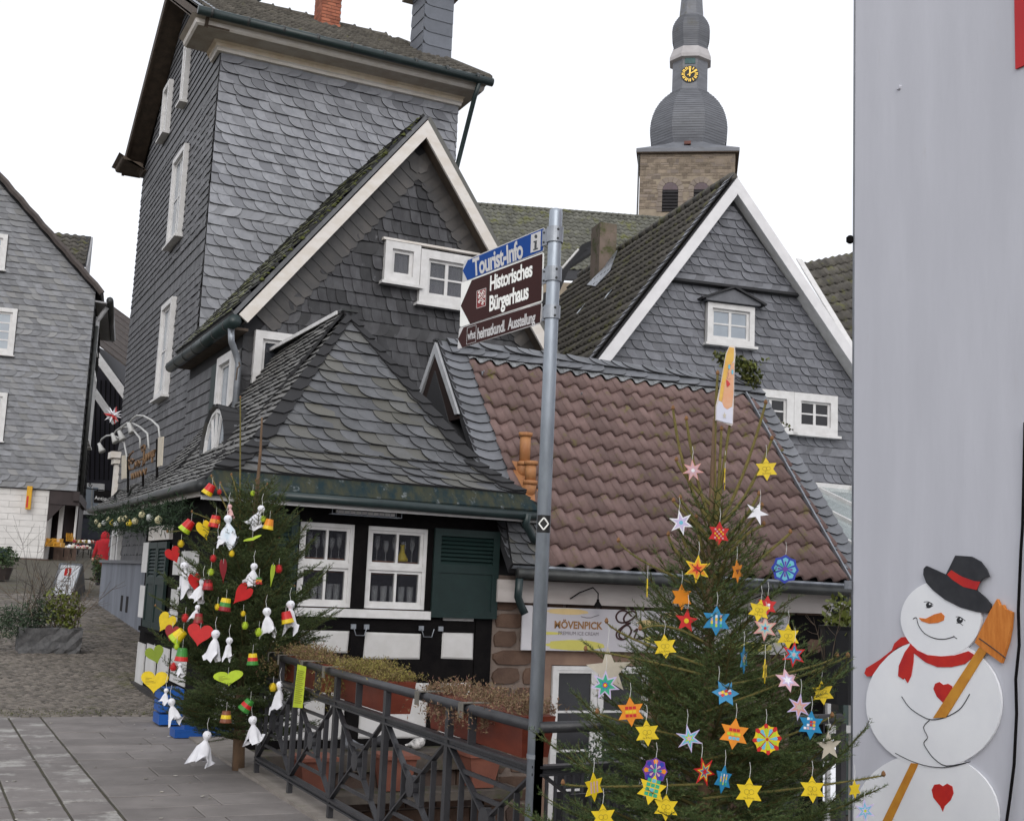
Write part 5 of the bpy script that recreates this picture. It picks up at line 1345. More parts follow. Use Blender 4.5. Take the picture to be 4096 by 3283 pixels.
MB().box(C0, LU, EZ, LN, -14, -.02, zB, zJ - .03, -9, -1.75).build('shop_interior', MATS['shop_dark'], lh)
MB().box(C0, LU, EZ, LN, wu + .02, .12, zJ - .55, zJ - .02, -.35, -.02).build('jetty_beam', M('brown_beam', (.045, .034, .034), (.035, .027, .027), 3, .8), lh)
m = MB(); m.box(C0, LS, EZ, LU, -.1, 8, zJ - .38, zJ - .02, -.1, .12); m.build('side_beam', MATS['brown_beam'], lh)
MB().poly([C0 + LU * (wu + .02) + EZ * (zJ - .55) + LS * .05, C0 + LU * (wu + .55) + EZ * (zJ - .55) + LS * .05, C0 + LU * (wu + .02) + EZ * (zJ - 1.2) + LS * .05], LS * .2).build('bracket', MATS['brown_beam'], lh)
pq = lf(137, 1100)[0]
for u0, w_ in ((pq - .30, .17), (-.02, .07)):
    MB().box(C0, LU, EZ, LN, u0, u0 + w_, zB, zJ - .5, -1.45, -1.0).build('white_pier', wtile, lh)
MB().box(C0, LU, EZ, LN, wu + .3, .15, zB, zB + .75, -1.4, -.9).build('shop_plinth', M('brown_brick_plinth', (.10, .065, .05), (.07, .045, .035), 6, .9, .5, 20), lh)
MB().box(C0, LU, EZ, LN, -14, wu + .2, zB - .4, zB + .23, -.4, -.10).build('plinth', MATS['brown_brick_plinth'], lh)
# dormer on the roof
d0 = onP(C0 + LS * 2.2, LN, 102, 491); d1 = onP(C0 + LS * 2.2, LN, 192, 498); d2 = onP(C0 + LS * .8, LN, 178, 545)
Ud = nrm(A(d1[0] - d0[0], d1[1] - d0[1], 0)); Wd = float((d1 - d0) @ Ud)
dd = thing('dormer', tuple(d0), 'small tiled dormer on the left house roof against the sky', 'dormer')
f0 = d0 + LN * 1.7 - EZ * 1.55
MB().poly([f0, f0 + Ud * Wd, d1, d0], -EZ * .1).build('roof', slate_base, dd)
Vd = nrm(d0 - f0)
tiles(dd, f0, Ud, Vd, int(Wd / .32), 7, .32, .335, .07, darktile, 'lhd', limit=60)
MB().poly([f0 + Ud * (Wd - .02) - EZ * .02, d1 - EZ * .02, d1 - EZ * 1.9, f0 + Ud * (Wd - .02) - EZ * 1.4], Ud * .08).build('cheek', MATS['soffit_grey'], dd)
MB().poly([f0 + LS * .5 - EZ * .05, f0 + LS * .5 + Ud * Wd - EZ * .05, f0 + LS * .5 + Ud * Wd - EZ * 1.2, f0 + LS * .5 - EZ * 1.2], LS * .4).build('front', M('dormer_front', (.20, .20, .21), (.14, .14, .15), 3, .8), dd)
# ================================================================== black boarded house at the end of the lane
bk = thing('black_boarded_house', tuple(onD(62, 225, 1140)), 'black boarded house with white verge boards at the end of the lane', 'house')
DB = 62.0
def bp(x, y, d=DB): return onD(d, x, y)
MB().poly([bp(160, 1215), bp(300, 1215), bp(300, 860), bp(190, 720), bp(160, 760)], FH * 5).build('wall', darkboard, bk)
for i in range(8):
    x = 185 + i * 10; MB().bar(bp(x + 4, 1010, DB - .05), bp(x + 8, 800, DB - .05), .05, .03, up=FH).build('board_batten', timber, bk)
MB().poly([bp(203, 720, 61), bp(300, 795, 61), bp(300, 690, 66), bp(232, 640, 66)], FH * .1).build('roof', darktile2, bk)
m = MB()
for i in range(9):
    t = i / 8; m.bar(bp(203 + 29 * t, 722 - 80 * t, 61 + 5 * t - .1), bp(300, 797 - 105 * t, 61 + 5 * t - .1), .06, .08)
m.build('roof_tile_rows', darktile2, bk, kind='stuff')
MB().bar(bp(200, 745, 60.5), bp(268, 838, 60.5), .08, .38, up=EZ).build('verge_board', white_wood, bk)
MB().bar(bp(194, 818, 60.2), bp(243, 890, 60.2), .08, .33, up=EZ).build('verge_board', white_wood, bk)
bw = MB().poly([bp(168, 1082, 61.5), bp(216, 1084, 61.5), bp(216, 1018, 61.5), bp(170, 1016, 61.5)], FH * .3).build('window', white_wood, bk)
MB().poly([bp(173, 1070, 61.4), bp(191, 1071, 61.4), bp(192, 1025, 61.4), bp(174, 1024, 61.4)], FH * .02).build('pane', glass_sky, bw)
MB().poly([bp(195, 1072, 61.4), bp(206, 1072, 61.4), bp(207, 1026, 61.4), bp(196, 1025, 61.4)], FH * .02).build('pane', glass_sky, bw)
MB().poly([bp(160, 1090, 61.0), bp(216, 1094, 61.0), bp(214, 1136, 61.0), bp(160, 1133, 61.0)], FH * .5).build('low_wall', M('blue_grey_board', (.045, .048, .062), (.035, .038, .05), 2, .7), bk)
MB().poly([bp(160, 1136, 60.8), bp(214, 1138, 60.8), bp(214, 1190, 60.8), bp(160, 1190, 60.8)], FH * .5).build('plinth', M('grey_plinth', (.07, .07, .075), (.05, .05, .055), 2, .8), bk)
# ================================================================== iron fence round the sunken terrace
FX, FY0 = 2.75, 5.18
edges = [5.20, 6.25, 7.225, 8.20, 9.18, 10.15]
def fence_panel(par, P, Q, post_start=True):
    """one bay between P and Q on the ground"""
    d = nrm(Q - P); L = float(np.linalg.norm(Q - P)); n_ = np.cross(d, EZ); at = lambda u, z: P + d * u + EZ * z
    zb, zt, zc = .155, .775, .468; c = L / 2
    for a, b in ((0, zt), (L, zt), (0, zb), (L, zb)):
        MB().bar(at(a + (.02 if a == 0 else -.02), b), at(c, zc), .012, .034, up=n_).build('brace', iron, par)
    for z, w_ in ((.66, .60), (.565, .30), (.37, .30), (.27, .60)):
        MB().bar(at(c - c * w_, z), at(c + c * w_, z), .014, .022).build('crossbar', iron, par)
    for u in (.30, .62):
        for s in (-1, 1):
            x = c + s * c * u; hz = (zt - zc) * u
            MB().bar(at(x, zc - hz * .98), at(x, zc + hz * .98), .03, .012, up=d).build('baluster', iron, par)
    r = MB().lathe(at(c, zc) - n_ * .02, [(.062, 0), (.062, .035), (.05, .045)], 16, axis=n_, x=d).build('rosette', iron, par)
    for k in range(8):
        a = k * math.pi / 4; q = d * math.cos(a) + EZ * math.sin(a); t_ = np.cross(n_, q); o = at(c, zc) + n_ * .026
        MB().poly([o + q * .008, o + q * .032 + t_ * .010, o + q * .046, o + q * .032 - t_ * .010], n_ * .006).build('petal', iron, r)
def fence(pts, label, grp, short):
    f = thing('iron_fence', tuple(pts[0]), label, 'fence')
    for i in range(len(pts) - 1): fence_panel(f, pts[i], pts[i + 1])
    a, b = pts[0], pts[-1]
    MB().tube([a + EZ * .985, b + EZ * .985], .027, 10).build('handrail', iron, f, smooth=True)
    m = MB(); m.bar(a + EZ * .805, b + EZ * .805, .055, .012); m.bar(a + EZ * .77, b + EZ * .77, .055, .012); m.bar(a + EZ * .787, b + EZ * .787, .02, .03); m.build('mid_rail', iron, f)
    m = MB(); m.bar(a + EZ * .145, b + EZ * .145, .055, .014); m.bar(a + EZ * .115, b + EZ * .115, .055, .012); m.bar(a + EZ * .13, b + EZ * .13, .02, .02); m.build('bottom_rail', iron, f)
    for p in pts: MB().bar(p + EZ * .02, p + EZ * .962, .045, .035).build('post', iron, f)
    for u in short:
        p = a + nrm(b - a) * u; MB().bar(p + EZ * .811, p + EZ * .962, .045, .012, up=nrm(b - a)).build('short_post', iron, f)
    return f
fl = fence([A(FX, y_, 0) for y_ in edges], 'long dark iron fence with diagonal braces and rosettes beside the paving', 'f', (.75, 2.55, 3.45, 4.4))
fence([A(FX, 5.20, 0), A(3.72, 5.30, 0), A(4.78, 5.42, 0)], 'short iron fence section running behind the right Christmas tree', 'f', ())
# flower boxes hung inside the rail
sed_mats = [M('sedum_a', (.20, .165, .055), (.135, .10, .05), 12, .9, var=.35, var_hue=(.16, .075, .055)), M('sedum_b', (.24, .21, .05), (.17, .14, .05), 12, .9, var=.35, var_hue=(.15, .09, .05)), M('sedum_c', (.21, .155, .085), (.16, .11, .06), 12, .9, var=.35, var_hue=(.20, .10, .075))]
def tuft(O, U, W_, D_, h, n, mat, parent, name, seed, trail=()):
    rg_ = np.random.default_rng(seed); V_, F_ = [], []
    for i in range(n):
        u, w_ = rg_.uniform(0, W_), rg_.normal(D_ / 2, D_ * .30)
        hh = h * (.35 + .5 * math.sin(math.pi * min(max(u / W_, .08), .92)) + .25 * math.sin(u * 9 + seed) * .5) * rg_.uniform(.5, 1.15)
        p = O + U * u + np.cross(EZ, U) * -(w_) + EZ * (-.02)
        for tu, tl in trail:
            if abs(u - tu) < .14 and rg_.random() < .55: hh = -tl * rg_.random(); p = p + np.cross(EZ, U) * (D_ * .55)
        dr = nrm(A(rg_.normal(0, .55), rg_.normal(0, .55), 1.0)); l = abs(hh) + .03
        tip = p + (dr * l if hh > 0 else A(rg_.normal(0, .03), rg_.normal(0, .03), hh))
        for j in range(5):
            b = p + (tip - p) * rg_.uniform(.35, 1.0); dd = nrm(rg_.normal(0, 1, 3) + EZ * .6) * rg_.uniform(.012, .024); s_ = nrm(np.cross(dd, rg_.normal(0, 1, 3))) * .0035
            k = len(V_); V_ += [b - s_, b + s_, b + dd]; F_.append((k, k + 1, k + 2))
        if i % 4 == 0:
            s_ = nrm(np.cross(tip - p, EX)) * .0018; k = len(V_); V_ += [p - s_, p + s_, tip]; F_.append((k, k + 1, k + 2))
    return add(name, V_, F_, mat, parent, kind='stuff')
boxes = [(10.05, 8.86, 'flower box of faded brownish sedum on the fence beside the left tree', 0, ((.95, .2),)), (8.60, 7.45, 'flower box of yellow-green sedum hanging over, middle of the fence', 1, ((1.0, .28),)), (6.80, 5.55, 'flower box of dry reddish sedum beside the sign pole', 2, ((.45, .12), (.9, .16)))]
for y1_, y0_, lb, k, tr in boxes:
    fb = thing('flower_box', (2.98, (y0_ + y1_) / 2, .78), lb, 'flower box', 'flower boxes on the fence')
    m = MB(); x0, x1 = 2.84, 3.03
    P = [(x0 + .02, y0_ + .03, .79), (x1 - .02, y0_ + .03, .79), (x1 - .02, y1_ - .03, .79), (x0 + .02, y1_ - .03, .79)]; Q = [(x0, y0_, .995), (x1, y0_, .995), (x1, y1_, .995), (x0, y1_, .995)]
    m.v = [A(*p) for p in P + Q]; m.f = [(3, 2, 1, 0)] + [(i, (i + 1) % 4, 4 + (i + 1) % 4, 4 + i) for i in range(4)] + [(4, 5, 6, 7)]
    m.build('trough', terracotta, fb)
    tuft(A(x0 - .03, y0_, 1.0), EY, y1_ - y0_, .24, .125, 1500, sed_mats[k], fb, 'sedum', 60 + k, tr)
for y_, w_ in ((9.85, .03), (9.55, .03), (8.92, .05), (8.38, .05), (6.62, .06), (6.0, .06)):
    m = MB(); m.bar(A(2.70, y_, 1.016), A(2.86, y_, 1.016), w_, .005); m.bar(A(2.7, y_, 1.016), A(2.7, y_, .94), .005, w_, up=EY); m.build('strap', M('strap_metal', (.20, .185, .16), (.15, .14, .12), 12, .5, metal=.4), fl)
# ================================================================== sign pole
pb_ = onZ(1.05, 1128.5, 1500)
PXp, PYp = float(pb_[0]), float(pb_[1])
zt_ = float(onP(A(PXp, PYp, 0), nrm(-FH), 1167, 440)[2])
pole = thing('sign_post', (PXp, PYp, 0), 'galvanised steel sign pole with three arrow signs at the fence corner', 'sign post')
m = MB(); m.lathe((PXp, PYp, -.02), [(.034, 0), (.034, zt_), (.031, zt_ + .014), (.018, zt_ + .02)], 20); m.build('pole', galv, pole, smooth=True)
SD = nrm(RH * -.593 + FH * .805); SN = nrm(np.cross(SD, EZ)); SN = SN if SN @ FH < 0 else -SN
SP = A(PXp, PYp, 0) + SN * .012
def s4(zx, zy, off=0.0): return onP(SP + SN * off, SN, (1780 + zx * .3125) / DS, (880 + zy * .3125) / DS)
white_refl = flat('reflective_white', (.88, .88, .84), .35, spec=.6); white_grey = flat('grey_white_film', (.56, .55, .55), .5); bluef = flat('sign_blue', (.006, .055, .26), .55, spec=.12); brownf = flat('sign_brown', (.040, .012, .011), .55, spec=.12)
def sign_panel(corner, arrow, back, col):
    """real panel: rounded corners at the pole side"""
    tl, tr, br_, bl_ = [s4(*c) for c in corner]
    def rnd(a, b, c, r=.012): return [b + (a - b) / np.linalg.norm(a - b) * r, b + ((a - b) / np.linalg.norm(a - b) + (c - b) / np.linalg.norm(c - b)) * r * .29, b + (c - b) / np.linalg.norm(c - b) * r]
    P = rnd(bl_, tl, tr) + rnd(tl, tr, br_) + rnd(tr, br_, bl_) + rnd(br_, bl_, tl)
    s = MB().poly([p - SN * .004 for p in P], SN * .004).build('sign_panel', back, pole)
    MB().poly([s4(*a) + SN * .0012 for a in arrow], SN * .0008).build('arrow_field', col, s)
    return s
def text_fit(body, p0, p1, ptop, mat, parent, bold=0.0, spacing=1.0, off=.003, capref='H'):
    cu = bpy.data.curves.new('t', 'FONT'); cu.body = body; cu.size = 1.0; cu.offset = bold; cu.resolution_u = 3; cu.space_character = spacing
    to = bpy.data.objects.new('tmp', cu); COL.objects.link(to); dg = bpy.context.evaluated_depsgraph_get(); me = bpy.data.meshes.new_from_object(to.evaluated_get(dg))
    bpy.data.objects.remove(to); bpy.data.curves.remove(cu)
    co = [v.co.copy() for v in me.vertices]; x0, x1 = min(c[0] for c in co), max(c[0] for c in co)
    fs_ = [tuple(p.vertices) for p in me.polygons]; bpy.data.meshes.remove(me)
    U, V = (p1 - p0) / (x1 - x0), (ptop - p0) / .73
    n = nrm(np.cross(U, V))
    add('lettering', [p0 + U * (c[0] - x0) + V * c[1] + n * off for c in co], fs_, mat, parent)
s1 = sign_panel(((240, 525), (1276, 92), (1262, 402), (222, 803)), ((296, 518), (1266, 108), (1254, 392), (290, 772), (231, 650)), white_grey, bluef)
s2 = sign_panel(((208, 805), (1264, 412), (1246, 1045), (188, 1372)), ((346, 772), (1250, 432), (1236, 1030), (324, 1330), (205, 1100)), white_refl, brownf)
s3 = sign_panel(((182, 1382), (1242, 1056), (1226, 1320), (158, 1655)), ((240, 1375), (1232, 1070), (1218, 1308), (222, 1632), (170, 1525)), white_grey, brownf)
text_fit('Tourist-Info', s4(365, 722), s4(1008, 476), s4(355, 496), white_grey, s1, .030, .92)
text_fit('Historisches', s4(580, 905), s4(1124, 712), s4(585, 712), white_refl, s2, .030, .92)
text_fit('Bürgerhaus', s4(572, 1168), s4(1075, 1000), s4(577, 968), white_refl, s2, .030, .92)
text_fit('heimatkundl.', s4(418, 1524), s4(776, 1420), s4(425, 1378), white_grey, s3, .026, .92)
text_fit('Ausstellung', s4(808, 1404), s4(1160, 1310), s4(815, 1258), white_grey, s3, .026, .92)
text_fit('vhs', s4(294, 1537), s4(394, 1508), s4(297, 1425), white_grey, s3, .028)
def frame4(q, w_, mat, parent, off=.003):
    for i in range(4): MB().bar(s4(*q[i]) + SN * off, s4(*q[(i + 1) % 4]) + SN * off, w_, .001, up=SN).build('print_frame', mat, parent)
frame4(((292, 1382), (405, 1346), (398, 1560), (282, 1594)), .002, white_grey, s3)
MB().poly([s4(*a) + SN * .0025 for a in ((1108, 192), (1234, 140), (1226, 386), (1100, 424))], SN * .0006).build('info_field', white_grey, s1)
dk = flat('print_dark_grey', (.05, .055, .06), .6)
MB().poly([s4(*a) + SN * .0035 for a in ((1142, 275), (1182, 262), (1178, 362), (1196, 356), (1195, 375), (1136, 394), (1138, 376), (1152, 370), (1155, 290), (1142, 294))], SN * .0006).build('info_letter', dk, s1)
MB().poly([s4(1171 + 18 * math.cos(t), 214 + 26 * math.sin(t)) + SN * .0035 for t in np.linspace(0, 6.28, 13)[:-1]], SN * .0006).build('info_dot', dk, s1)
MB().poly([s4(*a) + SN * .0025 for a in ((414, 912), (530, 874), (526, 1096), (410, 1134))], SN * .0006).build('emblem_field', flat('emblem_red', (.22, .01, .012), .5), s2)
frame4(((414, 912), (530, 874), (526, 1096), (410, 1134)), .0018, white_refl, s2)
rd = random.Random(77)
for k, (cx, cy, r_, a0) in enumerate(((445, 925, 18, 0), (500, 920, 22, 1), (470, 960, 22, 2), (505, 985, 20, 3), (440, 990, 18, 4), (465, 1020, 22, 5), (500, 1045, 20, 2), (445, 1045, 15, 1), (485, 1070, 14, 0))):
    MB().tube([s4(cx + r_ * (1 - t / 9) * math.cos(a0 + t), cy + r_ * 1.2 * (1 - t / 9) * math.sin(a0 + t)) + SN * .0035 for t in np.linspace(0, 6.5, 12)], .0022, 4).build('emblem_scroll', white_refl, s2)
for zy0, zy1 in ((110, 325), (610, 815), (1095, 1285)):
    zc0, zc1 = float(s4(1300, zy0)[2]), float(s4(1300, zy1)[2]); c_ = A(PXp, PYp, 0)
    cl_ = MB().lathe((PXp, PYp, zc1 + .005), [(.042, 0), (.042, zc0 - zc1 - .01)], 28).build('clamp', zinc, pole)
    a = s4(1262, zy0 + 40); b = s4(1330, zy0 + 10); z0c, z1c = zc1 + .0, zc0 - .005
    pA, pB = A(a[0], a[1], 0), A(b[0], b[1], 0)
    MB().poly([pA + EZ * z0c, pB + EZ * z0c, pB + EZ * z1c, pA + EZ * z1c], SN * .008).build('clamp_plate', zinc, cl_)
    for (u, w_) in ((.35, .2), (.35, .8)):
        p = pA + (pB - pA) * u + EZ * (z0c + (z1c - z0c) * w_) + SN * .008; MB().lathe(p, [(.006, 0), (.005, .004)], 8, axis=SN).build('bolt', gutter_dark, cl_)
    for w_ in (.22, .78):
        fn = nrm(-FH + RH * .35); p = c_ + fn * .041 + EZ * (z0c + (z1c - z0c) * w_); MB().lathe(p, [(.007, 0), (.006, .004)], 8, axis=fn).build('bolt', gutter_dark, cl_)
# sticker plate with a diamond, bands lower down
zc = float(onD(5.9, 1145, 1103)[2]); nf = nrm(-FH); tt = nrm(np.cross(EZ, nf))
c_ = A(PXp, PYp, zc)
vs_, fs_ = [], []
for i in range(9):
    a = rad(-62 + 124 * i / 8); q = nf * math.cos(a) + tt * math.sin(a); vs_ += [c_ + q * .0355 - EZ * .042, c_ + q * .0355 + EZ * .042]
for i in range(8): fs_.append((2 * i, 2 * i + 2, 2 * i + 3, 2 * i + 1))
stk = add('trail_sticker', vs_, fs_, flat('sticker_black', (.012, .012, .012), .5), pole)
for a, b in (((0, 1), (1, 0)), ((1, 0), (0, -1)), ((0, -1), (-1, 0)), ((-1, 0), (0, 1))):
    def sp(u, v): q = u * rad(38); return c_ + (nf * math.cos(q) + tt * math.sin(q)) * .0368 + EZ * v * .029
    MB().tube([sp(a[0], a[1]), sp((a[0] + b[0]) / 2, (a[1] + b[1]) / 2), sp(b[0], b[1])], .0038, 5).build('diamond_mark', white_refl, stk)
for z in (.84, .42): MB().lathe((PXp, PYp, z), [(.037, 0), (.037, .02)], 14).build('band', zinc, pole)

# ================================================================== white wall with the painted snowman
XW = 5.07
YW = float(onX(XW, 1798, 900)[1])
ww = MB().abox(XW, 9.5, -3.0, YW, -1.5, 8.0).build('white_building', wallwhite, label='plain white rendered house wall filling the right edge', cat='building')
pq_ = MB(); pq_.tube([A(XW + .012, YW + .012, -1.4), A(XW + .012, YW + .012, 8)], .013, 8); pq_.build('drainpipe', M('grey_pipe', (.17, .18, .20), (.13, .14, .16), 5, .5), ww, smooth=True)
MB().lathe((XW - .01, YW + .03, float(onX(XW, 1796, 512)[2])), [(.012, 0), (.024, .01), (.024, .04), (.012, .05)], 8).build('pipe_clamp', timber, ww)
MB().lathe((XW - .01, YW + .03, float(onX(XW, 1796, 1240)[2])), [(.026, 0), (.026, .05)], 8).build('pipe_clamp', MATS['grey_pipe'], ww)
p = onX(XW, 2141, 147); MB().abox(XW - .012, XW - .002, float(p[1]) - .9, float(p[1]), float(p[2]), float(p[2]) + 2.5).build('red_banner', M('banner_red', (.50, .018, .02), (.42, .015, .018), 3, .6), label='red banner panel at the top right corner of the white wall', cat='banner')
p = onX(XW, 1894, 185); MB().lathe(p, [(.018, 0), (.012, .012)], 8, axis=-EX, x=EZ).build('wall_plug', wallwhite, ww)
def w3(zx, zy, off=.0): return onX(XW - off, (3300 + zx * .6844) / DS, (2100 + zy * .6844) / DS)
sm_white = M('snowman_white', (.80, .81, .83), (.74, .75, .78), 3, .6, .05, 40)
snow = thing('snowman_board', tuple(w3(600, 2050)), 'painted wooden snowman cut-out with top hat and broom on the white wall', 'snowman')
def ell(cx, cy, rx, ry, n=40): return [(cx + rx * math.cos(2 * math.pi * i / n), cy + ry * math.sin(2 * math.pi * i / n)) for i in range(n)]
def sp_(name, pts, o0, o1, mat, parent=snow): return MB().poly([w3(a, b, o0) for a, b in pts], A(-(o1 - o0), 0, 0)).build(name, mat, parent)
sp_('lower_body', ell(600, 1700, 425, 372), .003, .015, sm_white); sp_('middle_body', ell(645, 1040, 396, 376), .0032, .0165, sm_white); sp_('head', ell(688, 545, 235, 222), .0034, .018, sm_white)
blk = M('snowman_black', (.018, .019, .024), (.03, .031, .036), 14, .6); redp = M('snowman_red', (.52, .022, .012), (.40, .012, .015), 9, .6); orp = M('snowman_orange', (.68, .19, .03), (.55, .14, .02), 12, .6, stretch=(1, 3, .6)); ocr = M('broom_ochre', (.58, .27, .03), (.46, .18, .02), 10, .6)
hat = sp_('hat', [(600, 238), (585, 255), (583, 290), (600, 335), (640, 380), (710, 435), (800, 480), (890, 505), (955, 513), (978, 490), (975, 460), (940, 420), (890, 378), (800, 355), (715, 290), (660, 265)], .012, .024, blk)
sp_('hat_crown', [(770, 177), (862, 183), (915, 212), (950, 260), (966, 300), (928, 312), (908, 335), (890, 379), (800, 356), (714, 290), (742, 235)], .0125, .0243, blk, hat)
sp_('hat_band', [(738, 262), (800, 300), (870, 325), (908, 330), (888, 378), (810, 360), (745, 318), (714, 288)], .024, .0255, redp, hat)
sp_('nose', [(550, 540), (590, 545), (640, 520), (680, 510), (700, 530), (695, 555), (660, 570), (610, 574), (565, 560)], .018, .0205, orp)
for cx, cy, r_ in ((608, 466, 17), (788, 554, 18)):
    e = sp_('eye', ell(cx, cy, r_, r_, 14), .018, .0195, blk); sp_('eye_glint', ell(cx + 5, cy - 6, 5, 5, 8), .0195, .0205, sm_white, e)
def wline(name, pts, r_, off=.0185):
    q = pts; out = []
    for i in range(len(q) - 1):
        p0, p1, p2, p3 = q[max(i - 1, 0)], q[i], q[i + 1], q[min(i + 2, len(q) - 1)]
        for t in (0, .33, .66): out.append(tuple(.5 * (2 * p1[c] + (p2[c] - p0[c]) * t + (2 * p0[c] - 5 * p1[c] + 4 * p2[c] - p3[c]) * t * t + (3 * p1[c] - p0[c] - 3 * p2[c] + p3[c]) * t ** 3) for c in (0, 1)))
    MB().tube([w3(a, b, off) for a, b in out + [q[-1]]], r_, 4).build(name, blk, snow)
wline('mouth', [(515, 547), (535, 540), (545, 580), (580, 630), (640, 660), (700, 665), (755, 650)], .0028); wline('mouth_corner', [(752, 645), (760, 655), (772, 662)], .002)
for ln in ([(578, 448), (605, 447), (632, 462)], [(590, 480), (610, 482), (632, 468)], [(765, 535), (790, 536), (820, 558)], [(768, 570), (790, 573), (806, 585)]): wline('eye_line', ln, .0018)
wline('arm_line', [(448, 1000), (490, 1060), (550, 1105), (620, 1135), (700, 1122), (780, 1080), (820, 1030), (845, 985)], .0026); wline('hand_line', [(610, 1138), (575, 1180), (600, 1238), (577, 1270), (600, 1315), (640, 1365), (710, 1405), (830, 1385)], .0026)
wline('belly_line', [(410, 1330), (500, 1375), (610, 1408), (720, 1412), (850, 1380)], .002)
sf = sp_('scarf', [(500, 690), (540, 730), (600, 758), (680, 765), (760, 760), (840, 735), (880, 760), (820, 810), (740, 828), (660, 828), (590, 800), (520, 745), (495, 715)], .0165, .021, redp)
sp_('scarf_tail', [(505, 650), (455, 655), (415, 690), (400, 730), (330, 785), (250, 835), (240, 865), (255, 883), (285, 880), (330, 815), (390, 750), (430, 715), (500, 690)], .004, .0175, redp, sf)
sp_('scarf_end', [(500, 700), (470, 740), (435, 820), (430, 880), (460, 900), (466, 888), (485, 920), (505, 880), (518, 800), (520, 745)], .0165, .0215, redp, sf)
sp_('heart', [(635, 955), (645, 925), (670, 915), (693, 932), (720, 925), (745, 940), (745, 970), (715, 1010), (690, 1035), (655, 1000)], .0165, .019, redp)
sp_('heart', [(625, 1545), (640, 1515), (670, 1510), (690, 1524), (715, 1508), (745, 1525), (752, 1565), (735, 1605), (700, 1640), (690, 1672), (675, 1640), (635, 1590)], .015, .0175, redp)
bm = sp_('broom_handle', [(905, 712), (950, 735), (710, 1122), (635, 1126)], .0165, .0225, ocr); sp_('broom_handle_end', [(505, 1388), (548, 1392), (385, 1740), (332, 1740)], .015, .0185, ocr, bm)
bh = sp_('broom_head', [(890, 685), (935, 590), (975, 510), (1020, 432), (1035, 470), (1055, 465), (1065, 490), (1090, 500), (1107, 508), (1100, 600), (1085, 680), (1045, 805), (950, 735)], .004, .0235, M('broom_orange', (.62, .22, .04), (.50, .15, .02), 16, .7, stretch=(1, 3, .5)))
wline('broom_binding', [(900, 660), (970, 710), (1055, 775)], .003, .0245)
MB().tube([w3(*a, .02) for a in ((1168, -600), (1160, -200), (1155, 0), (1145, 150), (1130, 500), (1135, 700), (1115, 900), (1120, 1100), (1105, 1400), (1080, 1600), (1060, 1740), (1040, 1900))], .008, 6).build('power_cable', timber, label='black cable hanging down the white wall beside the snowman', cat='cable', smooth=True)
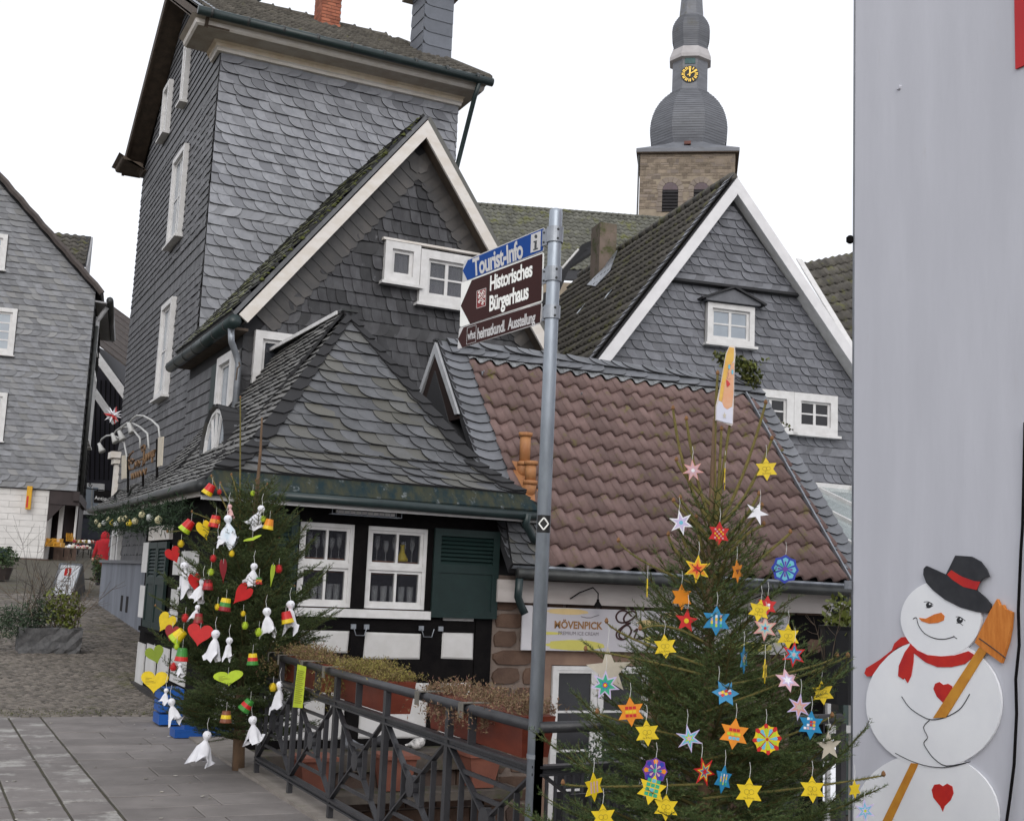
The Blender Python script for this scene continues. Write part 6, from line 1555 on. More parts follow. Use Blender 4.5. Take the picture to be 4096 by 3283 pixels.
# ================================================================== spruce trees
bark = M('spruce_bark', (.16, .10, .06), (.10, .065, .04), 18, .9, .5, 60, stretch=(1, 1, .3)); twigm = M('spruce_twig', (.10, .085, .026), (.075, .06, .02), 14, .9)
needle1 = M('spruce_needle_dark', (.042, .074, .023), (.055, .084, .027), 9, .75, var=.5, var_hue=(.078, .09, .03)); shootm = M('spruce_shoot', (.17, .135, .042), (.12, .105, .032), 30, .9, .5, 80); needle2 = M('spruce_needle', (.052, .092, .027), (.070, .110, .034), 9, .7, var=.5, var_hue=(.105, .122, .040))
def spruce(label, base, H, R, z0, z1, nb, seed, nmat, shoots=(), dens=250, nl=.017, nw=.0022, tr=.05):
    rg_ = np.random.default_rng(seed); B = A(*base)
    t = thing('spruce_tree', tuple(B), label, 'tree')
    m = MB(); m.tube([B + EZ * (H * k / 10) + A(rg_.normal(0, .006), rg_.normal(0, .006), 0) for k in range(11)], [tr * (1 - .93 * k / 10) + .004 for k in range(11)], 9); m.build('trunk', bark, t, smooth=True)
    tw = MB(); segs = []                      # (p, q, lateral needle scale)
    def twig(p, d, L, r, depth, up, bare=0.0):
        n = max(3, int(L / .05)) if depth < 2 else 2; pts = [p]; dd = d.copy(); nz = rg_.normal(0, .04, (n, 3))
        for i in range(n):
            dd = dd + nz[i]; dd[2] += up / n; dd = dd / math.sqrt(dd @ dd); pts.append(pts[-1] + dd * (L / n))
        if depth == 0: tw.tube(pts, [r * (1 - .8 * i / n) for i in range(n + 1)], 4, cap=False)
        else:
            s_ = nrm(np.cross(d, A(.3, .5, .8))) * r; k_ = len(tw.v); tw.v += [p - s_, p + s_, pts[n // 2] + s_ * .6, pts[-1], pts[n // 2] - s_ * .6]; tw.f.append((k_, k_ + 1, k_ + 2, k_ + 3, k_ + 4))
        for i in range(n): segs.append((pts[i], pts[i + 1], depth, bare))
        return pts
    for k in range(nb):
        f = (k + rg_.random()) / nb; z = z0 + (z1 - z0) * f ** 1.05
        az = k * 2.39996 + rg_.normal(0, .25); L = R(z) * rg_.uniform(.78, 1.12)
        if L < .06: continue
        d = A(math.cos(az), math.sin(az), .05 + .75 * f + rg_.normal(0, .08)); p = B + EZ * z
        pts = twig(p, nrm(d), L, .006 + .005 * L, 0, .35 + .2 * f)
        n = len(pts)
        for i in range(max(1, int(n * .15)), n):
            for s_ in (-1, 1):
                fr_ = i / n; l = (L * .46 * (1 - fr_) + .05) * rg_.uniform(.7, 1.15)
                ax = nrm(pts[i] - pts[i - 1]); sdv = nrm(np.cross(EZ, ax)) * s_
                q = twig(pts[i], nrm(ax * .75 + sdv * .75 + EZ * rg_.normal(.02, .12)), l, .0035, 1, .12)
                if l > .13:
                    for j in range(1, len(q) - 1):
                        for s2 in (-1, 1):
                            ax2 = nrm(q[j] - q[j - 1]); twig(q[j], nrm(ax2 * .8 + nrm(np.cross(EZ, ax2)) * s2 * .7 + rg_.normal(0, .1, 3)), .045 + l * .22 * rg_.random(), .002, 2, .05)
    for (a, b, c) in shoots:
        q = [np.asarray(a), np.asarray(b), np.asarray(c)]; pts = [((1 - u) ** 2) * q[0] + 2 * u * (1 - u) * q[1] + u * u * q[2] for u in np.linspace(0, 1, 9)]
        MB().tube(pts, [(.0078 if abs(nrm(q[2] - q[0])[2]) > .5 else .005) - .0025 * i / 8 + (.0012 if i % 2 else 0) for i in range(9)], 7).build('shoot', shootm, t)
        for i in range(8): segs.append((pts[i], pts[i + 1], 3, 1.0))
    tw.build('branches', twigm, t, kind='stuff')
    P, Q, T_, L_ = [], [], [], []
    for p, q, dep, bare in segs:
        n = max(2, int(np.linalg.norm(q - p) * dens * (1.25 if dep != 3 else 3.2)))
        u = rg_.random(n)[:, None]; P.append(p + (q - p) * u); T_.append(np.repeat(nrm(q - p)[None], n, 0)); L_.append(np.full(n, nl * ((.55 if abs(nrm(q - p)[2]) > .55 else 1.0) if dep == 3 else 1.0 if dep else .9)))
    P, T_, L_ = np.concatenate(P), np.concatenate(T_), np.concatenate(L_); n = len(P)
    r_ = rg_.normal(0, 1, (n, 3)); r_ -= T_ * (r_ * T_).sum(1)[:, None]; r_ /= np.linalg.norm(r_, axis=1)[:, None]
    r_[:, 2] += .25
    d = T_ * .75 + r_ * .75; d /= np.linalg.norm(d, axis=1)[:, None]; d *= (L_ * rg_.uniform(.7, 1.15, n))[:, None]
    s_ = np.cross(d, rg_.normal(0, 1, (n, 3))); s_ /= np.linalg.norm(s_, axis=1)[:, None]; s_ *= nw / 2
    V_ = np.empty((n * 3, 3), np.float32); V_[0::3] = P - s_; V_[1::3] = P + s_; V_[2::3] = P + d
    V_ -= B.astype(np.float32) * 0
    me = bpy.data.meshes.new('crown'); me.vertices.add(n * 3); me.vertices.foreach_set('co', V_.ravel()); me.loops.add(n * 3); me.loops.foreach_set('vertex_index', np.arange(n * 3, dtype=np.int32)); me.polygons.add(n)
    me.polygons.foreach_set('loop_start', np.arange(0, n * 3, 3, dtype=np.int32)); me.update(calc_edges=True); me.materials.append(nmat)
    o = bpy.data.objects.new('crown', me); COL.objects.link(o); child(o, t); o['kind'] = 'stuff'
    if shoots:
        for k, (a, b, c) in enumerate(shoots):
            MB().lathe(c, [(.004, -.004), (.010, .004), (.007, .014), (.001, .02)], 6).build('bud', M('spruce_bud', (.22, .11, .045), (.16, .08, .035), 20, .8), t)
    return t
T1 = A(2.66, 10.45, 0); T2 = A(3.16, 4.42, 0)
R1 = lambda z: float(np.interp(z, [.2, .45, .8, 1.3, 1.8, 2.2, 2.55, 3.2], [.6, .90, .90, .78, .54, .30, .08, .0]))
R2 = lambda z: float(np.interp(z, [.0, .3, .7, 1.0, 1.25, 1.45, 1.7, 1.95, 2.1, 2.6], [.85, .86, .77, .66, .50, .38, .29, .18, .06, .0]))
def tp(T, x, y, dr=0.0):       # point near the tree axis plane as seen at picture position
    dep = float(T @ FH); return onD(dep + dr, x, y)
b1_ = T1 + EZ * 2.42
sh1 = [(tp(T1, 505, 1120), tp(T1, 506, 950), tp(T1, 506, 838))] + [(tp(T1, 500, y0), tp(T1, xm, ym), tp(T1, x, y)) for y0, xm, ym, x, y in ((1110, 470, 1060, 445, 1003), (1120, 440, 1090, 404, 1078), (1130, 430, 1110, 352, 1120), (1080, 540, 1040, 563, 1020), (1100, 550, 1060, 539, 1012), (1150, 560, 1120, 588, 1134), (1170, 580, 1150, 601, 1166), (1240, 600, 1210, 620, 1235), (1290, 380, 1320, 327, 1276), (1200, 530, 1130, 572, 1080), (1090, 480, 1050, 464, 1018), (1060, 500, 1030, 487, 1000))]
spruce('decorated Christmas tree with ghosts and hearts standing beside the fence', T1, 3.0, R1, .22, 2.3, 125, 3, needle1, sh1, dens=230, nl=.021, nw=.0038)
f2 = lambda x, y, dr=0: tp(T2, x, y, dr)
sh2 = [(f2(1508, 1110), f2(xm, ym), f2(x, y)) for xm, ym, x, y in ((1440, 1050, 1417, 862), (1470, 1060, 1445, 884), (1500, 960, 1511, 788), (1515, 1000, 1519, 905), (1520, 1000, 1537, 892), (1560, 1040, 1612, 850), (1570, 1070, 1625, 926))] + [(f2(1508, 1065 + k), f2(xm, ym), f2(x, y)) for k, xm, ym, x, y in ((10, 1450, 1020, 1424, 970), (80, 1450, 1090, 1418, 1056), (90, 1460, 1090, 1432, 1050), (90, 1560, 1110, 1598, 1042), (110, 1570, 1120, 1604, 1066), (160, 1540, 1130, 1608, 1105), (150, 1420, 1180, 1407, 1127), (180, 1340, 1190, 1302, 1140), (180, 1600, 1180, 1664, 1122), (150, 1430, 1170, 1433, 1090), (160, 1470, 1160, 1466, 1090))]
sh2 += [(f2(1480, y0, -.25), f2(xm, ym, -.3), f2(x, y, -.35)) for y0, xm, ym, x, y in ((1420, 1330, 1380, 1233, 1368), (1400, 1300, 1340, 1277, 1310), (1350, 1400, 1300, 1348, 1325), (1560, 1300, 1520, 1257, 1500), (1500, 1700, 1420, 1785, 1382), (1450, 1720, 1410, 1762, 1382), (1650, 1230, 1660, 1185, 1650), (1680, 1700, 1660, 1860, 1632), (1600, 1650, 1560, 1752, 1508))]
spruce('large Christmas tree hung with paper stars, in front of the ice-cream sign', T2, 2.42, R2, .25, 1.98, 120, 8, needle2, sh2, dens=330, nl=.0175, nw=.0022, tr=.04)
# ================================================================== ornaments
def hang(T, R, x, y, k=1.0):
    d = ray(x, y); d = d / float(d @ FH); best = None
    for dep in np.linspace(float(T @ FH) - 1.1, float(T @ FH), 90):
        p = CAMP + d * dep
        if math.hypot(p[0] - T[0], p[1] - T[1]) <= R(p[2]) * k: best = dep; break
    if best is None: best = float(T @ FH) - .05
    return CAMP + d * best
string = flat('white_string', (.62, .62, .60), .9)
def face_frame(yaw=0.0, roll=0.0, pitch=0.0):
    n = nrm(-FH + EZ * pitch); c_, s_ = math.cos(yaw), math.sin(yaw)
    u = nrm(np.cross(EZ, n)); n2 = nrm(n * c_ + u * s_); u2 = nrm(np.cross(EZ, n2)); v2 = np.cross(n2, u2)
    cr_, sr = math.cos(roll), math.sin(roll); return u2 * cr_ + v2 * sr, v2 * cr_ - u2 * sr, n2
def C(name): 
    t = {'yel': (.72, .52, .012), 'blu': (.01, .20, .40), 'ora': (.72, .24, .012), 'red': (.52, .015, .015), 'lil': (.52, .45, .66), 'pnk': (.62, .30, .27), 'whi': (.76, .76, .80), 'grn': (.03, .36, .19), 'lim': (.42, .56, .025), 'pur': (.14, .035, .32), 'bei': (.52, .47, .38), 'cya': (.14, .45, .58), 'dkb': (.02, .04, .35), 'dre': (.26, .012, .018), 'gre': (.04, .22, .03), 'olv': (.19, .26, .012), 'ink': (.16, .11, .005), 'bro': (.20, .065, .03), 'ros': (.58, .36, .40)}
    return M('paint_' + name, t[name], tuple(v * .85 for v in t[name]), 22, .42, spec=.4)
def star_pts(n, ro, ri, rot=0.0): return [((ro if i % 2 == 0 else ri) * math.sin(math.pi * i / n + rot), (ro if i % 2 == 0 else ri) * math.cos(math.pi * i / n + rot)) for i in range(2 * n)]
def star(x, y, r, col, label, n=6, yaw=0.0, roll=0.0, inner=.56, deco=(), T=None, R=None, name='paper_star', k=1.0, strl=.06, pitch=0.0):
    T = T2 if T is None else T; R = R2 if R is None else R
    p = hang(T, R, x, y, k); dep = float((p - CAMP) @ FH); ro = r * dep / (FPX / DS)
    yaw += RND.uniform(-.28, .28); roll += RND.uniform(-.12, .12)
    u, v, n_ = face_frame(yaw, roll, pitch); o = lambda a, b, w_=0.: p + u * a + v * b + n_ * w_
    ob = MB().poly([o(a, b, -.0015) for a, b in star_pts(n, ro, ro * inner)], n_ * .003).build(name, C(col), label=label, cat='star', group='stars on the right tree')
    for sg in (1,):
        lay = 0
        for d_ in deco:
            lay += 1; w0_, w1_ = .0017 + lay * .0004, .0003
            if d_[0] == 'star': MB().poly([o(a, b, w0_) for a, b in star_pts(d_[3] if len(d_) > 3 else n, ro * d_[1], ro * d_[1] * inner)], n_ * w1_).build('print_star', C(d_[2]), ob)
            elif d_[0] == 'dot': MB().poly([o(ro * d_[1] * math.cos(t), ro * d_[1] * math.sin(t), w0_) for t in np.linspace(0, 6.28, 13)[:-1]], n_ * w1_).build('print_dot', C(d_[2]), ob)
            elif d_[0] == 'bars':
                for i, cc in enumerate(d_[2]):
                    a0 = (i - (len(d_[2]) - 1) / 2) * d_[1] * ro
                    for j in range(4): MB().poly([o(a0 + e * ro * .07, (j - 2) * ro * .2 + f * ro * .19, w0_) for e, f in ((-1, 0), (1, 0), (1, 1), (-1, 1))], n_ * w1_).build('print_block', C(cc[j % len(cc)]), ob)
            elif d_[0] == 'grid':
                for (gx, gy, cc) in d_[2]: MB().poly([o((gx + e) * ro * d_[1], (gy + f) * ro * d_[1], w0_) for e, f in ((-.42, -.38), (.42, -.38), (.42, .38), (-.42, .38))], n_ * w1_).build('print_block', C(cc), ob)
            elif d_[0] == 'rays':
                for i in range(d_[1]):
                    a0 = 2 * math.pi * i / d_[1]; q = lambda rr, t: o(ro * rr * math.sin(t), ro * rr * math.cos(t), w0_)
                    MB().poly([q(.12, a0), q(d_[3], a0 - d_[4]), q(d_[3] * 1.12, a0), q(d_[3], a0 + d_[4])], n_ * w1_).build('print_petal', C(d_[2][i % len(d_[2])]), ob)
            elif d_[0] == 'line':     # simple line drawing and the two names under it
                for (cx, cy, rr, a0, a1) in ((-.16, .05, .17, 0, 6.2), (.16, .05, .17, 0, 6.2), (0, .28, .30, .5, 2.7), (-.05, -.22, .08, 0, 5)):
                    MB().tube([o(ro * (cx + rr * math.cos(t)), ro * (cy + rr * math.sin(t)), w0_) for t in np.linspace(a0, a1, 11)], .0006, 3).build('print_line', C('ink'), ob)
                text_fit('Max & Moritz', o(-ro * .36, -ro * .42), o(ro * .36, -ro * .42), o(-ro * .36, -ro * .29), C('ink'), ob, off=w0_)
    top = o(0, ro * .92); MB().tube([top, top + EZ * strl * .6 + u * .004, top + EZ * strl + u * .0], .0011, 4).build('string', string, ob)
    return ob
Z = lambda zx, zy: (1158 + zx * .32983, 1158 + zy * .32983)
Z1 = lambda zx, zy: (1210.7 + zx * .2742, 710.6 + zy * .2742)
LI = (('line',),)
sq_b = ('grid', .26, ((-1, 1, 'red'), (0, 1, 'red'), (1, 1, 'red'), (-1, 0, 'yel'), (0, 0, 'yel'), (1, 0, 'yel'), (-1, -1, 'red'), (0, -1, 'red'), (1, -1, 'red')))
sq_c = ('grid', .24, ((-1, 1, 'red'), (0, 1, 'red'), (1, 1, 'red'), (-1.4, -.1, 'lim'), (-.4, -.1, 'yel'), (.5, -.1, 'lim'), (1.3, -.1, 'yel'), (-.9, -1.2, 'cya'), (.1, -1.2, 'cya'), (1.1, -1.2, 'cya')))
ck_ = ('grid', .17, tuple((i, j, 'yel' if (i + j) % 4 else 'ros') for i in range(-2, 3) for j in range(-2, 3) if (i + j) % 2 == 0))
pt_ = ('grid', .22, ((-1, 2, 'whi'), (0, 2, 'cya'), (1, 1, 'ora'), (0, 1, 'red'), (-1, 0, 'whi'), (0, 0, 'red'), (1, 0, 'yel'), (-1, -1, 'ros'), (0, -1, 'cya'), (1, -1, 'ros'), (-2, -1, 'whi')))
brs = ('bars', .3, (('grn', 'yel', 'ros', 'cya'), ('lim', 'ros', 'yel', 'whi'), ('grn', 'cya', 'yel', 'ros')))
rb = ('grid', .26, ((-1.1, -.2, 'red'), (-.6, .5, 'yel'), (0, -.3, 'yel'), (.4, .3, 'red'), (1.0, -.6, 'red'), (1.3, 0, 'whi'), (-1.4, .6, 'ros')))
gb = ('grid', .3, tuple((i, j, 'grn' if (i % 2 or j % 2) else 'cya') for i in (-1, 0, 1) for j in (-1, 0, 1, 2)))
stars = [
 (*Z(940, 120), 30, 'yel', 'glossy yellow-rimmed orange star high on the left of the trunk', dict(inner=.45, deco=(('star', .78, 'ora'), ('star', .4, 'red')))),
 (*Z(1195, 135), 24, 'ora', 'orange star with dark squares tucked behind a twig right of trunk', dict(yaw=.6, deco=(('grid', .25, ((-.6, .3, 'bro'), (.4, .3, 'bro'), (-.1, -.5, 'bro'))),), k=.8)),
 (*Z(1500, 120), 30, 'dkb', 'blue and purple mandala disc star at the upper right of the tree', dict(n=8, inner=.86, deco=(('rays', 8, ('cya', 'cya'), .72, .3), ('rays', 8, ('pur', 'grn'), .5, .16), ('dot', .18, 'pur')))),
 (*Z(620, 240), 22, 'yel', 'pale yellow star seen edge-on at the upper left tips', dict(yaw=1.42, roll=.5)),
 (*Z(840, 300), 27, 'ora', 'plain orange star half hidden by twigs, upper left', dict(yaw=.5, k=.82)),
 (*Z(870, 450), 26, 'red', 'red five-pointed star with yellow middle, left of the upper blue star', dict(n=5, inner=.42, deco=(('dot', .2, 'yel'),), k=.9)),
 (*Z(1062, 450), 31, 'blu', 'blue star with three coloured bars right in front of the trunk', dict(deco=(brs,))),
 (*Z(1335, 385), 24, 'yel', 'yellow line-drawing star overlapping a glossy red one, upper right', dict(deco=LI, roll=-.15, k=1.04)),
 (*Z(1385, 355), 22, 'red', 'glossy red and white star peeking out behind a yellow one', dict(deco=(('grid', .3, ((-.5, -.5, 'whi'), (.5, -.5, 'whi'), (.5, .4, 'whi'))),), k=.96)),
 (*Z(1372, 497), 27, 'pnk', 'coral-edged pale star with blue centre on the right side', dict(n=6, inner=.45, deco=(('star', .74, 'bei'), ('star', .4, 'cya'), ('dot', .12, 'red')))),
 (*Z(735, 615), 26, 'yel', 'yellow line-drawing star covering the lower edge of the ice-cream sign', dict(deco=LI, roll=.15)),
 (*Z(1520, 550), 26, 'yel', 'yellow line-drawing star at the right side above a red and blue star', dict(deco=LI, roll=.12)),
 (*Z(1555, 665), 27, 'red', 'red-rimmed star with blue and pink rings on the right tips', dict(inner=.45, deco=(('star', .72, 'blu'), ('star', .45, 'cya'), ('dot', .14, 'ros')), k=1.03)),
 (*Z(1238, 695), 29, 'blu', 'turned blue star with pale bars below the upper right twigs', dict(yaw=.85, deco=(brs,))),
 (*Z(1372, 770), 25, 'yel', 'narrow yellow star turned nearly edge-on, right of the blue one', dict(yaw=1.2, deco=LI)),
 (*Z(1120, 910), 29, 'blu', 'blue star with red and yellow blocks on the trunk line', dict(roll=.45, deco=(rb,), pitch=.4)),
 (*Z(1515, 830), 27, 'ros', 'pastel pink and lilac star lying tilted on a right branch', dict(inner=.5, deco=(('star', .6, 'lil'), ('star', .35, 'whi')), pitch=.6)),
 (*Z(1740, 910), 25, 'yel', 'yellow star at the far right branch tips, crossed by a twig', dict(deco=LI, k=1.03)),
 (*Z(375, 770), 50, 'bei', 'big glittering beige five-pointed star at the left edge', dict(n=5, inner=.42, name='glitter_star', k=1.0, strl=.12)),
 (*Z(352, 860), 31, 'lil', 'lilac seven-pointed star with green centre over the big glitter star', dict(n=7, inner=.48, deco=(('star', .74, 'grn'), ('star', .38, 'blu'), ('dot', .16, 'red'), ('dot', .09, 'yel')), k=1.06)),
 (*Z(515, 1030), 30, 'ora', 'orange star with red and yellow squares at the left', dict(deco=(sq_b,), k=1.03)),
 (*Z(620, 1165), 27, 'yel', 'yellow line-drawing star below the left orange star', dict(deco=LI, roll=.1)),
 (*Z(888, 1200), 29, 'lil', 'slim lilac star with pink and green rings near the middle', dict(n=6, inner=.36, deco=(('star', .72, 'cya'), ('star', .4, 'lim'), ('dot', .14, 'ros')), roll=.1)),
 (*Z(1175, 1170), 32, 'ora', 'orange star with rows of red, green and blue squares, tree middle', dict(deco=(sq_c,))),
 (*Z(1385, 1205), 31, 'yel', 'round yellow, red and green mandala star right of the middle', dict(n=8, inner=.84, deco=(('rays', 8, ('red', 'red'), .92, .16), ('rays', 12, ('lim', 'cya'), .66, .2), ('dot', .1, 'red')))),
 (*Z(1590, 1000), 28, 'lil', 'slim lilac and peach star beside a blue one on the right', dict(inner=.38, deco=(('star', .7, 'pnk'), ('star', .35, 'bei')), roll=-.15)),
 (*Z(1665, 1115), 29, 'blu', 'bright blue star with coloured patches at the right', dict(deco=(pt_,), k=1.02)),
 (*Z(985, 1412), 30, 'red', 'long-pointed red, blue and yellow star low in the middle', dict(n=6, inner=.4, yaw=.5, roll=.4, deco=(('star', .7, 'yel'), ('star', .5, 'blu'), ('star', .3, 'red')))),
 (*Z(1105, 1460), 28, 'blu', 'blue star with bars turned sideways, low right of middle', dict(yaw=.9, roll=-.2, deco=(brs,), k=.95)),
 (*Z(1270, 1545), 30, 'yel', 'large yellow line-drawing star low on the right half', dict(deco=LI, k=1.04)),
 (*Z(1675, 1525), 27, 'yel', 'yellow line-drawing star at the lower right', dict(deco=LI)),
 (*Z(670, 1405), 26, 'pur', 'purple and orange mandala disc above a yellow-green star', dict(n=8, inner=.86, deco=(('rays', 8, ('ora', 'dkb'), .8, .25), ('rays', 8, ('blu', 'ros'), .5, .2), ('dot', .16, 'grn')))),
 (*Z(650, 1528), 31, 'yel', 'yellow star with green and blue checked block at the lower left', dict(deco=(gb,), roll=-.2, k=1.05)),
 (*Z(740, 1640), 27, 'yel', 'yellow line-drawing star near the bottom, below the checked star', dict(deco=LI, roll=.1)),
 (*Z(280, 1510), 29, 'yel', 'yellow star with pink bars at the lower left tips', dict(yaw=.5, deco=(('bars', .3, (('ros',), ('ros',), ('ros',))),), k=1.02)),
 (*Z(340, 1705), 28, 'yel', 'yellow line-drawing star cut by the lower picture edge, left', dict(deco=LI)),
 (*Z(1780, 1250), 30, 'bei', 'plain beige five-pointed star at the right among the branches', dict(n=5, inner=.42, yaw=.3, name='glitter_star', k=.95)),
 (*Z(1945, 1525), 18, 'yel', 'yellow star at the right branch tips against the snowman', dict(yaw=.7, k=1.1)),
 (*Z1(905, 1020), 24, 'pnk', 'pink foil star on the left top shoots', dict(n=7, inner=.42, deco=(('star', .75, 'ros'), ('dot', .16, 'whi')))),
 (*Z1(1470, 1010), 25, 'yel', 'yellow line-drawing star on the right top shoots', dict(deco=LI)),
 (*Z1(815, 1420), 27, 'whi', 'white and lilac star left of the stem, upper tree', dict(n=6, inner=.42, roll=.2, deco=(('star', .7, 'lil'), ('dot', .16, 'cya')))),
 (*Z1(1395, 1345), 27, 'whi', 'plain white five-pointed star right of the stem, upper tree', dict(n=5, inner=.36, roll=-.3, pitch=.3)),
 (*Z1(1105, 1505), 26, 'red', 'red star with yellow check pattern on the stem, upper tree', dict(yaw=.4, deco=(ck_,))),
 (*Z1(1150, 1085), 24, 'yel', 'yellow star seen edge-on beside the top stem', dict(yaw=1.45, strl=.08)),
 (1821, 1706, 25, 'lil', 'lilac and blue star at the lower right tips before the snowman', dict(inner=.4, deco=(('star', .7, 'cya'), ('star', .4, 'lil'), ('dot', .12, 'lim')), k=1.12)),
]
for x, y, r, c, lb, kw in stars: star(x, y, r, c, lb, **kw)
# angel topper: laminated painted paper, curved
ang = thing('angel_topper', tuple(f2(1525, 890)), 'painted paper angel with long face and yellow hair topping the right tree', 'tree topper')
def za(zx, zy, off=0.0): return f2((2850 + zx * .1968) / DS, (1380 + zy * .1968) / DS, -.02 - off)
MB().poly([za(a, b) for a, b in ((340, 20), (400, 0), (455, 30), (470, 180), (450, 400), (440, 900), (415, 1620), (390, 1640), (250, 1590), (60, 1530), (65, 1240), (150, 850), (240, 350), (270, 180))], FH * .004).build('cut_out', M('angel_paper', (.62, .56, .52), (.56, .5, .47), 6, .35), ang)
for nm, col, P in (('hair', 'yel', ((345, 40), (440, 60), (430, 300), (330, 500), (250, 800), (190, 1160), (130, 1120), (170, 830), (255, 350), (285, 190))), ('face', 'pnk', ((330, 420), (440, 350), (432, 700), (425, 1000), (395, 1250), (300, 1305), (230, 1260), (195, 1160), (250, 800))), ('dress', 'lil', ((130, 1130), (195, 1165), (230, 1262), (300, 1308), (395, 1255), (412, 1280), (405, 1600), (250, 1570), (75, 1515), (85, 1250)))):
    cm = {'yel': M('hair_crayon', (.66, .42, .07), (.6, .32, .06), 30, .4), 'pnk': M('face_crayon', (.62, .30, .16), (.62, .36, .22), 20, .4), 'lil': M('dress_crayon', (.55, .56, .66), (.6, .6, .68), 20, .4)}[col]
    MB().poly([za(a, b, .005) for a, b in P], FH * .001).build(nm, cm, ang)
for cx, cy in ((340, 440), (407, 545)): MB().poly([za(cx + 22 * math.cos(t), cy + 50 * math.sin(t), .008) for t in np.linspace(0, 6.28, 13)[:-1]], FH * .001).build('eye', C('cya'), ang)
MB().poly([za(*a, .008) for a in ((278, 700), (320, 730), (365, 790), (330, 830), (300, 855), (285, 800))], FH * .001).build('mouth', C('red'), ang)
MB().tube([za(335, 560, .008), za(300, 690, .008), za(365, 680, .008)], .0008, 3).build('nose_line', C('bro'), ang)
MB().poly([za(245 + a * 40, 1430 - b * 75, .008) for a, b in star_pts(5, 1, .42)], FH * .001).build('necklace_star', C('bei'), ang)

# ---- left tree: cloth ghosts, cups, hearts, cones
cloth = M('white_cloth', (.74, .74, .77), (.66, .66, .70), 8, .9, .1, 60); cloth_b = M('blue_tinted_cloth', (.62, .72, .80), (.74, .74, .78), 14, .9); cloth_p = M('pink_cloth', (.68, .42, .40), (.62, .36, .35), 8, .9)
P1 = FPX / DS
def ghost(x, y, x2, y2, label, mat=cloth, wd=1.0, seed=0, k=1.0):
    p = hang(T1, R1, x, y, k); dep = float((p - CAMP) @ FH); q = onD(dep, x2, y2); L = float(np.linalg.norm(q - p)); ax = (p - q) / L; rg_ = random.Random(seed * 7 + 1)
    hr = min(.034, L * .17); n = 18; ph = [rg_.uniform(0, 6.28) for _ in range(4)]; V_, F_ = [], []
    u = nrm(np.cross(ax, FH)); w_ = np.cross(ax, u)
    prof = [(-hr * .98, .05), (-hr * .8, .62), (-hr * .3, .97), (hr * .15, 1.0), (hr * .6, .82), (hr * 1.0, .5), (hr * 1.25, .48), (hr * 1.8, .85)]
    rings = [(t, hr * r, 0.0) for t, r in prof] + [(hr * 1.8 + (L - hr * 1.8) * f, (.030 + .020 * f) * wd * (L / .25), f) for f in (.2, .45, .7, 1.0)]
    for t, r, f in rings:
        for j in range(n):
            a = 2 * math.pi * j / n; fold = 1 + f * (.42 * math.sin(3 * a + ph[0]) + .28 * math.sin(5 * a + ph[1])); hem = f * L * (.16 * math.sin(2 * a + ph[2]) + .12 * math.sin(4 * a + ph[0]) - .16)
            V_.append(p - ax * (t + (hem if f == 1 else 0)) + (u * math.cos(a) * 1.25 + w_ * math.sin(a) * .7 if f else u * math.cos(a) + w_ * math.sin(a)) * r * fold)
    m = len(rings)
    for i in range(m - 1):
        for j in range(n): jj = (j + 1) % n; F_.append((i * n + j, (i + 1) * n + j, (i + 1) * n + jj, i * n + jj))
    F_.append(tuple(range(n)))
    g = add('cloth_ghost', V_, F_, mat, label=label, cat='ghost', group='cloth ghosts on the left tree', smooth=True)
    fn = nrm(CAMP - p)
    for s_ in (-1, 1): MB().lathe(p + u * s_ * hr * .35 + fn * hr * .9 - ax * 0, [(hr * .10, 0), (hr * .05, hr * .1)], 6, axis=fn).build('eye', flat('ink_dot', (.03, .03, .035), .8), g)
    top = p + ax * hr; MB().tube([top, top + EZ * .05 + u * .01, top + EZ * .10], .0016, 4).build('string', string, g)
gl_ = [(480, 1092, 483, 1152, 'blue-tinted cloth ghost near the top of the left tree', cloth_b, 1.35), (484, 1066, 486, 1094, 'pink cloth ghost behind the blue-tinted one, left tree top', cloth_p, 1.2), (550, 1071, 532, 1114, 'white cloth ghost at the upper right of the left tree', cloth, 1.3), (461, 1131, 466, 1150, 'small white cloth ghost under the blue-tinted one', cloth, 1.6), (388, 1191, 393, 1255, 'long white ghost with tiny head on the upper left side', cloth, 1.0), (427, 1224, 413, 1268, 'white ghost hanging left of the trunk above another ghost', cloth, 1.3), (416, 1278, 406, 1309, 'white ghost half hidden behind dark twigs, left of trunk', cloth, 1.2), (535, 1192, 528, 1236, 'white ghost beside a narrow red cup, right half', cloth, 1.4), (562, 1287, 566, 1340, 'white ghost with outspread arms on the right half of the left tree', cloth, 1.25), (612, 1272, 612, 1333, 'white ghost at the far right beside the striped cup', cloth, .85), (454, 1334, 447, 1394, 'white ghost in front beside the big red heart', cloth, 1.1), (483, 1348, 477, 1391, 'slim white ghost right next to the one by the red heart', cloth, .9), (590, 1442, 583, 1503, 'smiling white ghost at the lower right near the fence', cloth, .95), (532, 1515, 536, 1569, 'white ghost in front of the lower trunk, right side', cloth, 1.3), (436, 1547, 420, 1612, 'largest white ghost hanging lowest above the paving', cloth, 1.35), (361, 1477, 368, 1524, 'white ghost at the lower left beside the blue crate', cloth, 1.2), (350, 1453, 345, 1482, 'white ghost at the far lower left behind another', cloth, 1.2), (379, 1399, 378, 1424, 'white ghost under the green and red cup', cloth, 1.3)]
for i, (x, y, x2, y2, lb, mt, wd) in enumerate(gl_): ghost(x, y, x2, y2, lb, mt, wd, i, 1.02)
